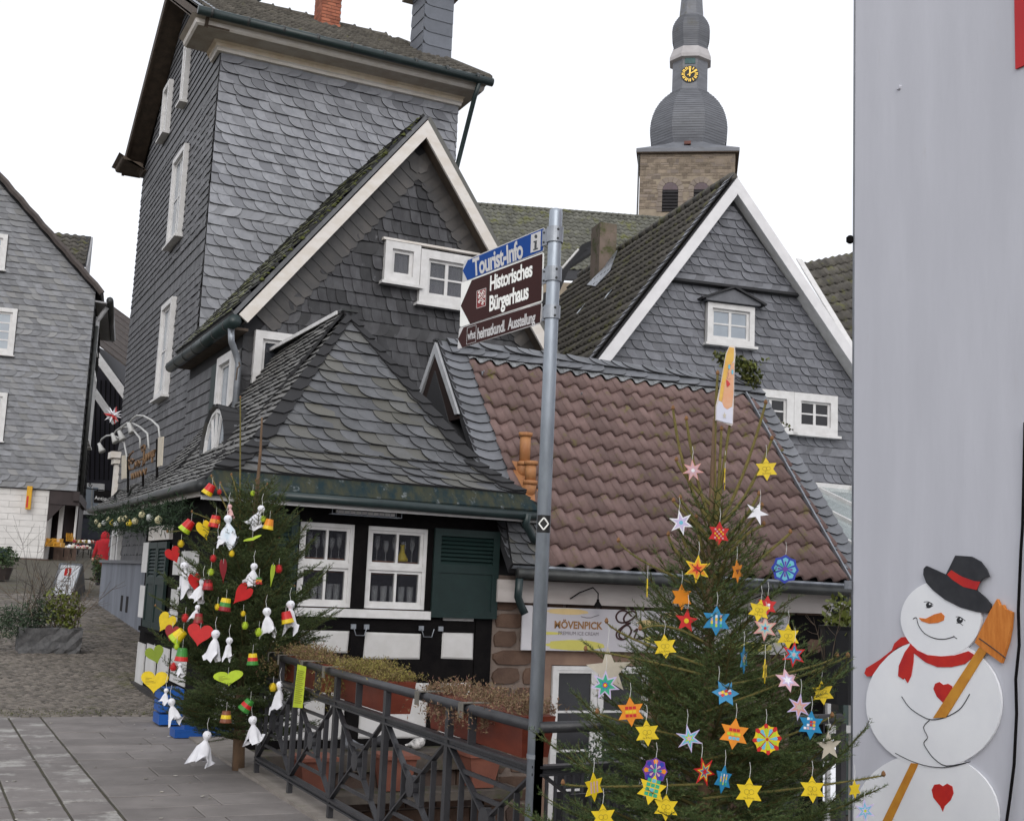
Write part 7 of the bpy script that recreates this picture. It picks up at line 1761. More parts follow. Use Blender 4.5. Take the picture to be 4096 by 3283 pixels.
def cup(x, y, r, cols, label, tilt=0.0, fw=0.0, k=1.0):
    p = hang(T1, R1, x, y, k); dep = float((p - CAMP) @ FH); s_ = r * dep / P1; u = RH
    ax = nrm(EZ * math.cos(tilt) + RH * math.sin(tilt) - FH * fw); n = len(cols); ob = None; h = 1.5 * s_
    prof = lambda t: .82 * s_ + (.56 - .82) * s_ * t
    for i, c_ in enumerate(cols):
        a, b = i / n, (i + 1) / n; m = MB().lathe(p - ax * h / 2, [(prof(a), a * h), (prof(b), b * h)], 14, axis=ax, x=RH)
        if ob is None: ob = m.build('paper_cup', C(c_), label=label, cat='cup', group='painted cups on the left tree', smooth=False)
        else: m.build('painted_band', C(c_), ob)
    MB().lathe(p - ax * h / 2, [(prof(0) * 1.02, -.003), (prof(0) * 1.05, .003)], 14, axis=ax, x=RH).build('rim', C(cols[0]), ob)
    t_ = p + ax * h / 2; MB().tube([t_, t_ + EZ * .07], .0012, 4).build('string', string, ob)
for a in ((441, 1030, 15, ('yel', 'red', 'red'), 'red and yellow painted cup at the very top left of the tree', .5), (395, 1107, 17, ('lim', 'red', 'red'), 'red cup with lime rim on the upper left', .6), (453, 1097, 16, ('red', 'ora', 'red'), 'plain red cup beside the blue-tinted ghost', .1), (566, 1103, 14, ('yel', 'ora', 'ora'), 'orange cup on the upper right shoot', .15), (474, 1272, 17, ('dre', 'gre', 'yel'), 'yellow, green and red striped cup in front of the trunk', .12), (604, 1299, 16, ('yel', 'red', 'red'), 'red and yellow striped cup at the right edge', -.25), (376, 1338, 18, ('lim', 'yel', 'yel'), 'yellow and lime cup tilted beside the red heart', .75), (383, 1377, 17, ('red', 'gre', 'gre'), 'green cup with red runs on the left', .05), (532, 1387, 15, ('gre', 'red', 'yel'), 'yellow and red cup with green rim, right of the lime heart', -.05), (476, 1508, 15, ('bro', 'yel', 'bro'), 'brown cup with yellow dots at the lower trunk', .0), (520, 1484, 16, ('gre', 'red', 'gre'), 'green and red cup tilted, low on the right', .6), (438, 1230, 14, ('dre', 'red', 'dre'), 'dark red cup left of the trunk under a red heart', .0), (418, 1301, 13, ('dre', 'bro', 'dre'), 'dark patterned cup behind ghosts left of the trunk', .0), (545, 1222, 9, ('red', 'ora', 'gre'), 'narrow red and green cup behind a ghost on the right', .0)):
    cup(*a, k=1.0)
def heart(x, y, wd, ht, col, label, yaw=0.0, roll=0.0, txt=False, k=1.02):
    p = hang(T1, R1, x, y, k); dep = float((p - CAMP) @ FH); u, v, n_ = face_frame(yaw, roll); a, b = wd / 2 * dep / P1, ht / 2 * dep / P1
    pts = []
    for i in range(28):
        t = 2 * math.pi * i / 28; pts.append((16 * math.sin(t) ** 3 / 16, (13 * math.cos(t) - 5 * math.cos(2 * t) - 2 * math.cos(3 * t) - math.cos(4 * t) + 2.5) / 14.5))
    ob = MB().poly([p + u * a * q[0] + v * b * q[1] - n_ * .002 for q in pts], n_ * .004).build('paper_heart', C(col), label=label, cat='heart', group='paper hearts on the left tree')
    if txt:
        for i in range(5):
            z_ = .35 - i * .13; l = (.55, .35, .75, .95, .4)[i] * .8
            MB().poly([p + u * a * (-.65 + e * l) + v * b * (z_ + f * .035) + n_ * .0025 for e, f in ((0, 0), (1, 0), (1, 1), (0, 1))], n_ * .0004).build('handwriting', C('ink'), ob)
    t_ = p + v * b * .45; MB().tube([t_, t_ + EZ * .06], .0012, 4).build('string', string, ob)
for a in ((348, 1311, 36, 42, 'yel', 'yellow heart tilted on the left side', .3, -.5), (420, 1337, 54, 46, 'red', 'big shiny red heart left of the two front ghosts', 0, -.12), (361, 1333, 30, 34, 'dre', 'dark red heart behind the tilted yellow cup', .2, -.2), (327, 1379, 38, 38, 'olv', 'olive green heart at the far left against the timber wall', .2, .35), (325, 1436, 57, 45, 'yel', 'large yellow heart with handwriting at the lower left', 0, 0, True), (481, 1428, 62, 31, 'lim', 'wide lime heart with names, centre of the left tree', 0, .15, True), (366, 1169, 32, 36, 'red', 'red heart on the upper left shoot', .5, .5), (470, 1202, 20, 50, 'dre', 'narrow crimson heart turned edgeways on the trunk line', 1.0, .1), (508, 1252, 34, 50, 'red', 'red heart tilted steeply right of the striped cup', .5, -.7), (430, 1117, 30, 42, 'yel', 'yellow heart shape near the top left', .5, .35), (573, 1211, 14, 46, 'lim', 'narrow lime heart turned edgeways at the right', 1.1, -.1), (532, 1134, 40, 8, 'lim', 'lime heart seen flat edge-on below the top right ghost', 0, .35), (410, 1227, 26, 40, 'red', 'red heart behind ghosts on the left', .6, .2)):
    heart(*a)
def cone(x, y, r, col, label, k=1.02):
    p = hang(T1, R1, x, y, k); dep = float((p - CAMP) @ FH); s_ = r * dep / P1; V_, F_ = [], []; m = MB()
    m.lathe(p - EZ * s_, [(.1 * s_, 0), (.6 * s_, .4 * s_), (.68 * s_, .8 * s_), (.55 * s_, 1.3 * s_), (.2 * s_, 1.85 * s_), (.05 * s_, 2 * s_)], 10)
    for i in range(7):
        z = -.85 + i * .27; rr = .74 * math.cos(z * 1.15)
        for j in range(8):
            a = j * math.pi / 4 + i * .4; o = p + A(math.cos(a), math.sin(a), 0) * rr * s_ + EZ * z * s_; d = A(math.cos(a), math.sin(a), .3); t_ = A(-math.sin(a), math.cos(a), 0)
            m.poly([o - t_ * .17 * s_, o + t_ * .17 * s_, o + d * .16 * s_ + t_ * .08 * s_, o + d * .16 * s_ - t_ * .08 * s_], EZ * -.08 * s_)
    c_ = m.build('painted_cone', C(col), label=label, cat='pine cone', group='painted pine cones on the left tree')
    MB().tube([p + EZ * s_, p + EZ * (s_ + .05)], .0012, 4).build('string', string, c_)
for a in ((381, 1144, 8, 'yel', 'yellow painted pine cone on the upper left'), (488, 1165, 7, 'yel', 'yellow painted pine cone below the blue-tinted ghost'), (449, 1175, 8, 'red', 'red painted cone left of the trunk, upper tree'), (444, 1204, 8, 'lim', 'green painted cone under a red cone, upper tree'), (587, 1197, 9, 'red', 'red painted cone at the right edge beside a lime heart'), (554, 1092, 7, 'lim', 'green painted cone in front of the top right ghost'), (516, 1316, 8, 'lim', 'green painted cone right of the trunk, mid height'), (545, 1330, 9, 'lim', 'green painted cone left of the outspread ghost'), (458, 1277, 7, 'yel', 'yellow painted cone left of the striped cup'), (512, 1291, 6, 'yel', 'yellow painted cone under the tilted red heart'), (390, 1300, 9, 'red', 'red painted cone left of the trunk above the big heart'), (372, 1360, 7, 'lim', 'green painted cone below the tilted yellow cup'), (462, 1035, 6, 'red', 'small red cone at the treetop'), (365, 1403, 9, 'red', 'red painted cone near the large yellow heart'), (575, 1446, 9, 'yel', 'yellow painted cone beside the smiling ghost'), (532, 1038, 6, 'lim', 'small green cone on the top right shoot')):
    cone(*a)
# yellow-green paper notice tied to the fence
nt_ = thing('paper_notice', (2.66, 9.35, .5), 'yellow-green printed paper strip hanging from the fence rail', 'notice')
a = [onX(2.68, 627, 1398), onX(2.68, 645, 1403), onX(2.68, 637, 1490), onX(2.68, 617, 1488)]
MB().poly(a, A(-.002, 0, 0)).build('sheet', M('lime_paper', (.50, .60, .03), (.42, .52, .025), 6, .5), nt_)
for i in range(17):
    t = .14 + i * .047; l0, l1 = a[0] + (a[3] - a[0]) * t, a[1] + (a[2] - a[1]) * t
    MB().poly([l0 + (l1 - l0) * .12 + A(-.003, 0, 0), l0 + (l1 - l0) * (.9 - .1 * (i % 3)) + A(-.003, 0, 0), l0 + (l1 - l0) * (.9 - .1 * (i % 3)) + A(-.003, 0, .004), l0 + (l1 - l0) * .12 + A(-.003, 0, .004)], A(-.0003, 0, 0)).build('text_line', C('ink'), nt_)
# ================================================================== plants, street furniture and small things
def leaves(name, parent, pts, size, mat, seed=1, aspect=.45, up=.2):
    rg_ = np.random.default_rng(seed); P = np.asarray(pts, float); n = len(P)
    d = rg_.normal(0, 1, (n, 3)); d[:, 2] += up; d /= np.linalg.norm(d, axis=1)[:, None]; s_ = np.cross(d, rg_.normal(0, 1, (n, 3))); s_ /= np.linalg.norm(s_, axis=1)[:, None]
    L = (size * rg_.uniform(.6, 1.2, n))[:, None]; V_ = np.empty((n * 4, 3)); V_[0::4] = P; V_[1::4] = P + d * L * .5 + s_ * L * aspect * .5; V_[2::4] = P + d * L; V_[3::4] = P + d * L * .5 - s_ * L * aspect * .5
    return add(name, V_, [(4 * i, 4 * i + 1, 4 * i + 2, 4 * i + 3) for i in range(n)], mat, parent, kind='stuff')
def cloud(c, r, n, seed):
    rg_ = np.random.default_rng(seed); v = rg_.normal(0, 1, (n, 3)); v /= np.linalg.norm(v, axis=1)[:, None]; return np.asarray(c) + v * (rg_.random(n) ** .45)[:, None] * np.asarray(r)
leafg = M('evergreen_leaf', (.035, .062, .022), (.05, .08, .03), 6, .6, var=.4); leafy = M('yellow_green_leaf', (.14, .16, .03), (.10, .12, .025), 6, .6, var=.4); leafc = M('conifer_leaf', (.03, .055, .03), (.045, .07, .035), 6, .7, var=.4)
barkt = M('bare_twig', (.16, .12, .085), (.10, .075, .055), 8, .9)
# granite trough
pt = thing('stone_planter', (2.17, 21.15, gz(21)), 'rough granite trough planter with shrubs on the cobbled lane', 'planter')
rd = random.Random(4); V_ = []
x0, x1, y0, y1, zb, zt = 1.70, 2.66, 21.0, 21.5, gz(21) - .02, gz(21) + .40
nx, nz = 9, 4
gr = M('granite', (.13, .127, .128), (.075, .075, .077), 14, .9, .8, 50, lich=((.17, .17, .165), 9, .66))
P = []
for j in range(nz + 1):
    ring = []
    for i in range(nx): ring.append((x0 + (x1 - x0) * i / nx, y0))
    for i in range(4): ring.append((x1, y0 + (y1 - y0) * i / 4))
    for i in range(nx): ring.append((x1 - (x1 - x0) * i / nx, y1))
    for i in range(4): ring.append((x0, y1 - (y1 - y0) * i / 4))
    z = zb + (zt - zb) * j / nz; sh = 1.0 if j else .96
    V_ += [A(2.18 + (a - 2.18) * sh + rd.uniform(-.02, .02), 21.25 + (b - 21.25) * sh + rd.uniform(-.035, .03), z + rd.uniform(-.018, .018)) for a, b in ring]
n = 2 * nx + 8
F_ = [(j * n + i, j * n + (i + 1) % n, (j + 1) * n + (i + 1) % n, (j + 1) * n + i) for j in range(nz) for i in range(n)] + [tuple(range(nz * n, nz * n + n))]
add('trough', V_, F_, gr, pt)
def twigs(name, parent, base, n, L, spread, seed, r=.007, mat=None):
    rg_ = np.random.default_rng(seed); m = MB()
    for i in range(n):
        p = np.asarray(base) + rg_.normal(0, 1, 3) * A(.15, .06, 0); d = nrm(A(rg_.normal(0, spread), rg_.normal(0, spread), 1)); l = L * rg_.uniform(.5, 1.1); pts = [p]
        for k in range(5): d = nrm(d + rg_.normal(0, .16, 3)); pts.append(pts[-1] + d * l / 5)
        m.tube(pts, [r * (1 - .15 * k) for k in range(6)], 4)
        for k in (2, 3, 4):
            for _ in range(2):
                q = nrm(d + rg_.normal(0, .7, 3)); m.tube([pts[k], pts[k] + q * l * .16, pts[k] + q * l * .3 + EZ * .02], [r * .5, r * .4, r * .25], 3)
    return m.build(name, mat or barkt, parent, kind='stuff')
twigs('bare_shrub', pt, A(2.3, 21.25, zt), 26, 1.25, .36, 5); twigs('bare_shrub', pt, A(1.85, 21.3, zt), 12, 1.7, .25, 6, .006, M('dark_twig', (.06, .05, .045), (.04, .034, .03), 8, .9))
leaves('conifer', pt, np.concatenate([cloud((1.52, 21.1, zt + .08), (.42, .28, .28), 1500, 1), cloud((1.95, 21.2, zt + .2), (.34, .24, .28), 1100, 2)]), .07, leafc, 3, .25)
leaves('leafy_shrub', pt, np.concatenate([cloud((2.45, 21.2, zt + .25), (.22, .2, .36), 480, 4), cloud((2.2, 21.15, zt + .35), (.24, .18, .32), 240, 5)]), .075, leafy, 6, .5)
# potted bush at the left picture edge
pb2 = thing('potted_bush', (2.35, 37.5, gz(37.5)), 'round green bush in a dark pot at the left edge of the lane', 'plant')
MB().lathe((2.35, 37.5, gz(37.5)), [(.28, 0), (.36, .32), (.37, .36)], 12).build('pot', M('dark_pot', (.05, .04, .035), (.04, .03, .028), 4, .8), pb2); leaves('foliage', pb2, cloud((2.35, 37.4, gz(37.5) + .62), (.52, .45, .34), 1100, 8), .10, leafg, 9)
# pushchair, partly in view
pc_ = thing('pushchair', tuple(onD(42, 8, 1190)), 'dark blue pushchair with looped handle at the left edge', 'pushchair')
b = lambda x, y, d=42: onD(d, x, y)
MB().tube([b(14, 1168), b(22, 1155), b(24, 1151), b(20, 1151), b(12, 1163)], .028, 6).build('handle', timber, pc_); MB().tube([b(-6, 1158), b(4, 1166), b(12, 1172), b(16, 1180)], [.10, .22, .18, .06], 8).build('seat', M('blue_fabric', (.02, .05, .09), (.015, .03, .06), 6, .8), pc_)
MB().lathe(b(12, 1186), [(.10, -.03), (.13, 0), (.10, .03)], 12, axis=LN, x=LU).build('wheel', timber, pc_); MB().tube([b(4, 1170), b(12, 1186)], .02, 5).build('frame', gutter_dark, pc_)
# A-board
ab = thing('a_board', (3.62, 31.2, gz(31.2)), 'white folding A-board with red information symbol on the lane', 'sign')
g0 = gz(31.2)
def ap(x, y): return onP(A(3.62, 31.2, 0), nrm(A(.1, -1, .0)), x, y)
q = [ap(108, 1252), ap(151, 1253), ap(172, 1188), ap(127, 1186)]
MB().poly(q, A(.0, .03, 0)).build('panel', flat('a_board_white', (.72, .75, .80), .5), ab)
for i in range(4): MB().bar(q[i], q[(i + 1) % 4], .035, .035).build('frame', zinc, ab)
MB().bar(q[1], ap(147, 1266), .04, .03).build('leg', zinc, ab)
bx = [ap(172, 1188) + A(.01, .05, 0), ap(151, 1253) + A(.01, .05, 0), onD(34, 179, 1253), onD(33.2, 174, 1189)]
MB().poly(bx, A(.02, 0, 0)).build('back_panel', flat('a_board_back', (.03, .03, .032), .6), ab); MB().bar(onD(34, 178, 1252), onD(34, 181, 1265), .04, .03).build('leg', timber, ab)
MB().poly([ap(*a) + A(0, -.006, 0) for a in ((134, 1211), (148, 1212), (151, 1196), (138, 1195))], A(0, .002, 0)).build('info_symbol', C('red'), ab)
MB().poly([ap(*a) + A(0, -.01, 0) for a in ((139.5, 1210), (145, 1210.5), (145.5, 1209), (144, 1209), (145.6, 1201.5), (141.5, 1201.3), (141.2, 1203), (142.5, 1203), (141.4, 1209), (139.8, 1209))], A(0, .002, 0)).build('info_letter', white_refl, ab); MB().poly([ap(143.8 + 1.6 * math.cos(t), 1198.6 + 1.5 * math.sin(t)) + A(0, -.01, 0) for t in np.linspace(0, 6.2, 9)[:-1]], A(0, .002, 0)).build('info_dot', white_refl, ab)
for bd, x, y, x2, h in (('Tourist-', 133, 1218, 149, 4), ('Information', 130, 1224, 149, 4), ('GEÖFFNET', 127, 1234, 149, 5)): text_fit(bd, ap(x, y) + A(0, -.006, 0), ap(x2, y + .6) + A(0, -.006, 0), ap(x + 1.2, y - h) + A(0, -.006, 0), dk, ab)
# crates and display tables at the shop corner
yc = M('yellow_crate', (.55, .27, .012), (.45, .2, .01), 6, .5)
def crate(x, y, w_, h, dep, label):
    c = thing('crate', tuple(onD(dep, x, y)), label, 'crate', 'yellow crates at the shop corner'); s_ = dep / P1; o = onD(dep, x, y); W, H = w_ * s_, h * s_
    for k in range(3): MB().box(o, RH, EZ, -FH, -W / 2, W / 2, H * k / 3 + .01, H * (k + 1) / 3 - .02, 0, .03).build('side_slat', yc, c)
    MB().box(o, RH, EZ, -FH, -W / 2 + .01, W / 2 - .01, 0, .02, -.3, .0).build('bottom', yc, c)
    for sg_ in (-1, 1): MB().box(o, RH, EZ, -FH, sg_ * W / 2 - .015, sg_ * W / 2 + .015, 0, H, -.3, .03).build('end', yc, c)
for a in ((108, 1150, 22, 9, 46.6, 'yellow crate on the left at the front of the shop corner'), (121, 1151, 16, 9, 46.5, 'yellow crate beside the front left crate at the shop corner'), (105, 1141, 14, 8, 46.8, 'yellow crate stacked on top at the left of the shop corner'), (118, 1142, 16, 9, 46.8, 'yellow crate stacked on top at the right of the shop corner'), (146, 1139, 12, 9, 47.6, 'yellow crate by the dark door further back'), (145, 1130, 10, 8, 47.6, 'tilted yellow crate on the one by the dark door')): crate(*a)
def table(x0, x1, y, dep, label, seed, leg):
    s_ = dep / P1; a, b_ = onD(dep, x0, y), onD(dep, x1, y + 2); t = thing('display_table', tuple(onD(dep, (x0 + x1) / 2, leg)), label, 'table'); U = nrm(A(b_[0] - a[0], b_[1] - a[1], 0)); W = float((b_ - a) @ U); D_ = np.cross(EZ, U)
    MB().box(a, U, D_, EZ, 0, W, 0, .9, -.03, 0).build('table_top', brown_wood, t); zl = float(onD(dep, x0, leg)[2])
    for u in (.05, W - .05):
        for v in (.05, .85): p = a + U * u + D_ * v; MB().bar(p, A(p[0], p[1], zl), .03).build('leg', timber, t)
    rg_ = random.Random(seed); m = {}
    for i in range(70):
        p = a + U * rg_.uniform(.05, W - .05) + D_ * rg_.uniform(.05, .85); r = rg_.uniform(.03, .07); c = rg_.choice(('whi', 'bei', 'ros', 'dre', 'bei', 'pnk') if seed == 1 else ('whi', 'ink', 'bro', 'bei', 'dre')); m.setdefault(c, MB()).lathe(p, [(r, 0), (r * 1.1, r), (r * .5, r * 1.8)], 6)
    for c, mm in m.items(): mm.build('wares', C(c), t, kind='stuff')
table(131, 178, 1152, 43, 'low display table of colourful small wares in the lane', 1, 1172); table(146, 190, 1141, 45.5, 'rear display table of dark and white wares before the black house', 2, 1166)
# person in a red hooded coat, half behind the house corner
pe = thing('person', tuple(onD(36, 223, 1200)), 'person in a red hooded coat walking, half hidden by the house corner', 'person')
o = onD(36, 223, 1130); zg = gz(37); hgt = 1.66; base = A(o[0], o[1], zg)
J = {'pel': (0, 0, .92), 'che': (0, 0, 1.28), 'nec': (.0, 0, 1.45), 'hed': (-.02, 0, 1.58), 'lsh': (-.19, 0, 1.38), 'lel': (-.27, .02, 1.10), 'lha': (-.30, -.06, .86), 'rsh': (.19, 0, 1.38), 'rel': (.26, .05, 1.1), 'rha': (.28, -.05, .86), 'lhi': (-.1, 0, .88), 'lkn': (-.12, -.08, .48), 'lft': (-.12, .05, .06), 'rhi': (.1, 0, .88), 'rkn': (.11, .1, .48), 'rft': (.1, .25, .08)}
def bodyp(k): a, b_, c = J[k]; return base + RH * a + FH * b_ + EZ * c * .9
bm_ = MB()
bm_.lathe(base + EZ * .53, [(.24, 0), (.235, .2), (.20, .45), (.215, .66), (.20, .76), (.10, .83), (.06, .86)], 14, x=RH)
for s_ in 'lr': bm_.tube([bodyp(s_ + 'sh') + EZ * -.02 + (RH if s_ == 'l' else -RH) * .06, bodyp(s_ + 'sh'), bodyp(s_ + 'el'), bodyp(s_ + 'ha')], [.08, .085, .065, .05], 9)
coat = bm_.build('coat', M('red_coat', (.40, .012, .02), (.30, .008, .014), 5, .8, .2, 20), pe, smooth=True)
MB().lathe(bodyp('hed') - EZ * .13, [(.09, 0), (.125, .06), (.13, .14), (.10, .22), (.03, .27)], 12, x=RH).build('hood', MATS['red_coat'], pe, smooth=True)
skin = flat('skin', (.50, .30, .22), .6)
MB().lathe(bodyp('hed') - FH * .05 - EZ * .09, [(.03, 0), (.07, .05), (.075, .11), (.04, .18)], 10).build('face', skin, pe, smooth=True)
lb2 = MB()
for s_ in 'lr': lb2.tube([bodyp(s_ + 'hi'), bodyp(s_ + 'kn'), bodyp(s_ + 'ft')], [.10, .075, .05], 9); lb2.tube([bodyp(s_ + 'ft') + FH * .06 - EZ * .02, bodyp(s_ + 'ft') - FH * .16 - EZ * .03], [.045, .035], 7)
lb2.build('trousers', flat('dark_trousers', (.02, .02, .03), .8), pe, smooth=True)
for s_ in 'lr':
    hd = MB(); h0 = bodyp(s_ + 'ha'); hd.tube([h0, h0 - EZ * .08], [.035, .04], 8)
    for k in range(4): f0 = h0 - EZ * .08 + FH * (-.03 + .02 * k); hd.tube([f0, f0 - EZ * .04 - FH * .01, f0 - EZ * (.07 - .006 * abs(k - 1.5)) - FH * .025], .009, 5)
    hd.tube([h0 - EZ * .03 - FH * .03, h0 - EZ * .07 - FH * .05], .01, 5); hd.build('hand', skin, pe, smooth=True)
# evergreen shrub at the tall house's far corner
sh_ = thing('corner_shrub', tuple(onD(34, 205, 1230)), 'slim evergreen shrub at the far corner of the tall house', 'plant')
c_ = onD(34, 205, 1200); twigs('stems', sh_, onD(34, 204, 1228), 6, .9, .12, 12); leaves('foliage', sh_, cloud(c_ + EZ * .05, (.16, .16, .40), 330, 13), .11, leafg, 14, .4)
# hanging antique sign on a wrought bracket
an = thing('antique_sign', tuple(onD(33, 216, 1059.0)), 'black hanging antique shop sign on an iron bracket beside the lane', 'sign')
MB().bar(onD(33, 176, 1027.0), onD(33.2, 250, 1036.0), .03, .03).build('bracket', timber, an); MB().tube([onD(33, 190 + 4 * (1 - t / 9) * math.cos(t), 1020.0 + 5 * (1 - t / 9) * math.sin(t)) for t in np.linspace(0, 8, 18)], .012, 5).build('scroll', timber, an)
MB().poly([onD(33, 197, 1058.0), onD(33, 246, 1063.0), onD(33, 247, 1036.0), onD(33, 198, 1032.0)], FH * .04).build('board', timber, an); text_fit('Antiques', onD(32.97, 199, 1051.0), onD(32.97, 238, 1055.0), onD(32.97, 199.5, 1043.0), white_grey, an)
for x in (205, 222): MB().bar(onD(33, x, 1033.0), onD(33, x, 1029.0), .02).build('hook', timber, an)
# folded star lantern, red and white
st = thing('star_lantern', tuple(onD(38, 240, 905)), 'red and white spiked star lantern hanging by the tall house corner', 'lantern')
o = onD(38, 238, 874); rg_ = np.random.default_rng(3)
for i in range(22):
    t = i / 22; z = 1 - 2 * (i + .5) / 22; r = math.sqrt(1 - z * z); d = A(r * math.cos(2.4 * i), r * math.sin(2.4 * i), z); MB().lathe(o + d * .06, [(.045, 0), (.004, .24)], 5, axis=d, x=A(.31, .5, .8)).build('spike', C('red' if i % 3 == 0 else 'whi'), st)
# garland of fir with baubles under the lane-side gutter
ga = thing('fir_garland', tuple(gut(18) - EZ * .4), 'fir garland with pale baubles under the lane side gutter', 'garland')
rg_ = np.random.default_rng(17); pts = []
def gp(y_): g = gut(y_); return g + A(-.06, 0, -.30 - .05 * math.sin(y_ * 2.2))
for i in range(5200): y_ = rg_.uniform(13.8, 26.0); pts.append(gp(y_) + rg_.normal(0, .085, 3))
leaves('fir_twigs', ga, pts, .10, M('garland_needle', (.012, .028, .012), (.02, .038, .016), 9, .8, var=.4), 18, .16)
bcol = [flat('bauble_cream', (.50, .46, .28), .25), flat('bauble_yellow', (.60, .44, .02), .25), flat('bauble_silver', (.42, .44, .42), .25)]
for i, (x, y) in enumerate(((232, 1120), (240, 1112), (238, 1110), (251, 1102), (275, 1100), (290, 1080), (300, 1108), (314, 1098), (339, 1076), (345, 1085), (350, 1115), (366, 1100), (375, 1082))):
    y_ = 24.5 - i * .8; p = gp(y_) + A(-.10, -.02, -.03); r = .05
    MB().lathe(p - EZ * r, [(r * .1, 0), (r * .7, r * .3), (r, r), (r * .7, r * 1.7), (r * .2, r * 1.98), (r * .2, r * 2.15)], 12).build('bauble', bcol[1 if i in (4, 8) else i % 3 if i % 3 != 1 else 0], ga, smooth=True)
# wrought sign over the lean-to roof, four gooseneck lamps
XL = 3.45
sgn = thing('roof_sign', tuple(onX(XL, 300, 1030)), 'rusty scripted ice-parlour sign with cream plates above the lean-to roof', 'sign')
L2 = lambda zx, zy: onX(XL, (350 + zx * .463) / DS, (1350 + zy * .463) / DS)
for a, b_ in (((350, 1030), (350, 1340)), ((480, 1180), (480, 1280)), ((602, 880), (600, 1270))): MB().bar(L2(*a), L2(*b_), .035).build('post', timber, sgn)
cr_ = M('cream_plate', (.52, .47, .38), (.45, .40, .32), 5, .6)
for P in (((305, 1020), (340, 1015), (338, 1215), (300, 1225)), ((620, 865), (662, 855), (648, 1105), (612, 1118))): MB().poly([L2(*a) for a in P], A(-.02, 0, 0)).build('plate', cr_, sgn)
rust = M('rusty_letter', (.20, .12, .06), (.14, .08, .045), 9, .8)
def rscript(pts, r=.018): MB().tube([L2(a, b_) + A(-.03, 0, 0) for a, b_ in pts], r, 5).build('letter', rust, sgn)
for s_ in ([(410, 985), (380, 1020), (370, 1060), (400, 1090), (420, 1060), (395, 1050), (370, 1100), (380, 1140), (420, 1130), (430, 1090)], [(428, 1075), (440, 1110), (450, 1060)], [(450, 1100), (462, 1070), (470, 1090), (458, 1110)], [(470, 1060), (488, 1050)], [(505, 930), (480, 950), (490, 985), (515, 960), (510, 930), (500, 1060), (492, 1110), (510, 1080)], [(515, 1070), (525, 1010), (530, 1060), (545, 1000), (548, 1050), (562, 990), (565, 1035), (580, 980), (575, 1080)], [(570, 1000), (590, 980), (585, 1030), (575, 1030)], [(590, 1010), (600, 970), (590, 975), (592, 1025)], [(395, 1180), (400, 1220), (410, 1175), (420, 1215), (430, 1165), (440, 1205), (450, 1160), (460, 1200), (470, 1150), (485, 1190), (500, 1140), (515, 1180), (525, 1130)]): rscript(s_)
for s_ in ([(240, 1440), (235, 1360), (280, 1310), (345, 1325)], [(370, 1440), (350, 1380), (380, 1300), (440, 1260), (480, 1270)], [(465, 1390), (470, 1330), (520, 1270), (600, 1268)]): MB().tube([L2(*a) for a in s_], .022, 6).build('scroll_bracket', gutter_dark, sgn)
lampm = flat('lamp_grey', (.45, .45, .44), .45)
for i, (base_, arc, head) in enumerate((((345, 1060), ((325, 910), (290, 870), (240, 845), (190, 850), (155, 880), (145, 920)), (150, 945)), ((455, 960), ((462, 870), (420, 810), (370, 775), (320, 775), (285, 805), (262, 845)), (268, 862)), ((530, 960), ((527, 830), (470, 775), (420, 745), (370, 740), (340, 770), (325, 815)), (328, 840)), ((625, 870), ((622, 770), (570, 715), (510, 680), (460, 675), (425, 705), (405, 745)), (412, 775)))):
    lm = thing('gooseneck_lamp', tuple(L2(*base_)), 'pale gooseneck lamp over the roof sign, %s from the left' % ('first', 'second', 'third', 'fourth')[i], 'lamp', 'gooseneck lamps over the roof sign')
    MB().tube([L2(*base_)] + [L2(*a) + A(-.015 * k, 0, 0) for k, a in enumerate(arc, 1)], .018, 6).build('arm', lampm, lm, smooth=True)
    h = L2(*head) + A(-.09, 0, 0); d = nrm(A(.35, -.35, -.8)); MB().lathe(h - d * .08, [(.035, 0), (.045, .08), (.075, .20), (.07, .205)], 10, axis=d, x=A(.2, .9, .1)).build('lamp_head', lampm, lm, smooth=True)
# yellow vertical shop sign on the left house
u0, z0 = lf(56, 1072); u1, z1 = lf(67, 1024)
ysn = MB().box(C0, LU, EZ, LN, u0 - .04, u1 + .04, z0, z1, .02, .22).build('vertical_sign', M('yellow_sign', (.62, .33, .01), (.55, .28, .01), 3, .5), label='narrow yellow vertical sign on the white tiled shop front', cat='sign')
MB().box(C0, LU, EZ, LN, u0 + .05, u1 - .12, z0 + .06, z0 + .5, .221, .225).build('red_print', C('red'), ysn)
# blue plastic barrier feet beside the left tree
blu = M('blue_plastic', (.012, .09, .36), (.01, .07, .28), 5, .4)
for i, (x, y, lb) in enumerate(((352, 1528, 'blue plastic weight block leaning at the corner by the left tree'), (395, 1552, 'long blue plastic base lying under the left tree'))):
    p = onZ(0, x, y)
    if i == 0:
        for_ = thing('barrier_foot', tuple(p), lb, 'barrier foot')
        for k in range(3): MB().abox(p[0] - .10, p[0] + .14, p[1] - .05, p[1] + .3, .02 + k * .13, .125 + k * .13).build('block_rib', blu, for_)
    else:
        for_ = thing('barrier_foot', tuple(p), lb, 'barrier foot'); MB().abox(p[0] - .15, p[0] + .45, p[1] - .1, p[1] + .15, .01, .09).build('base', blu, for_); MB().abox(p[0] - .05, p[0] + .35, p[1] - .05, p[1] + .1, .091, .14).build('rib', blu, for_)
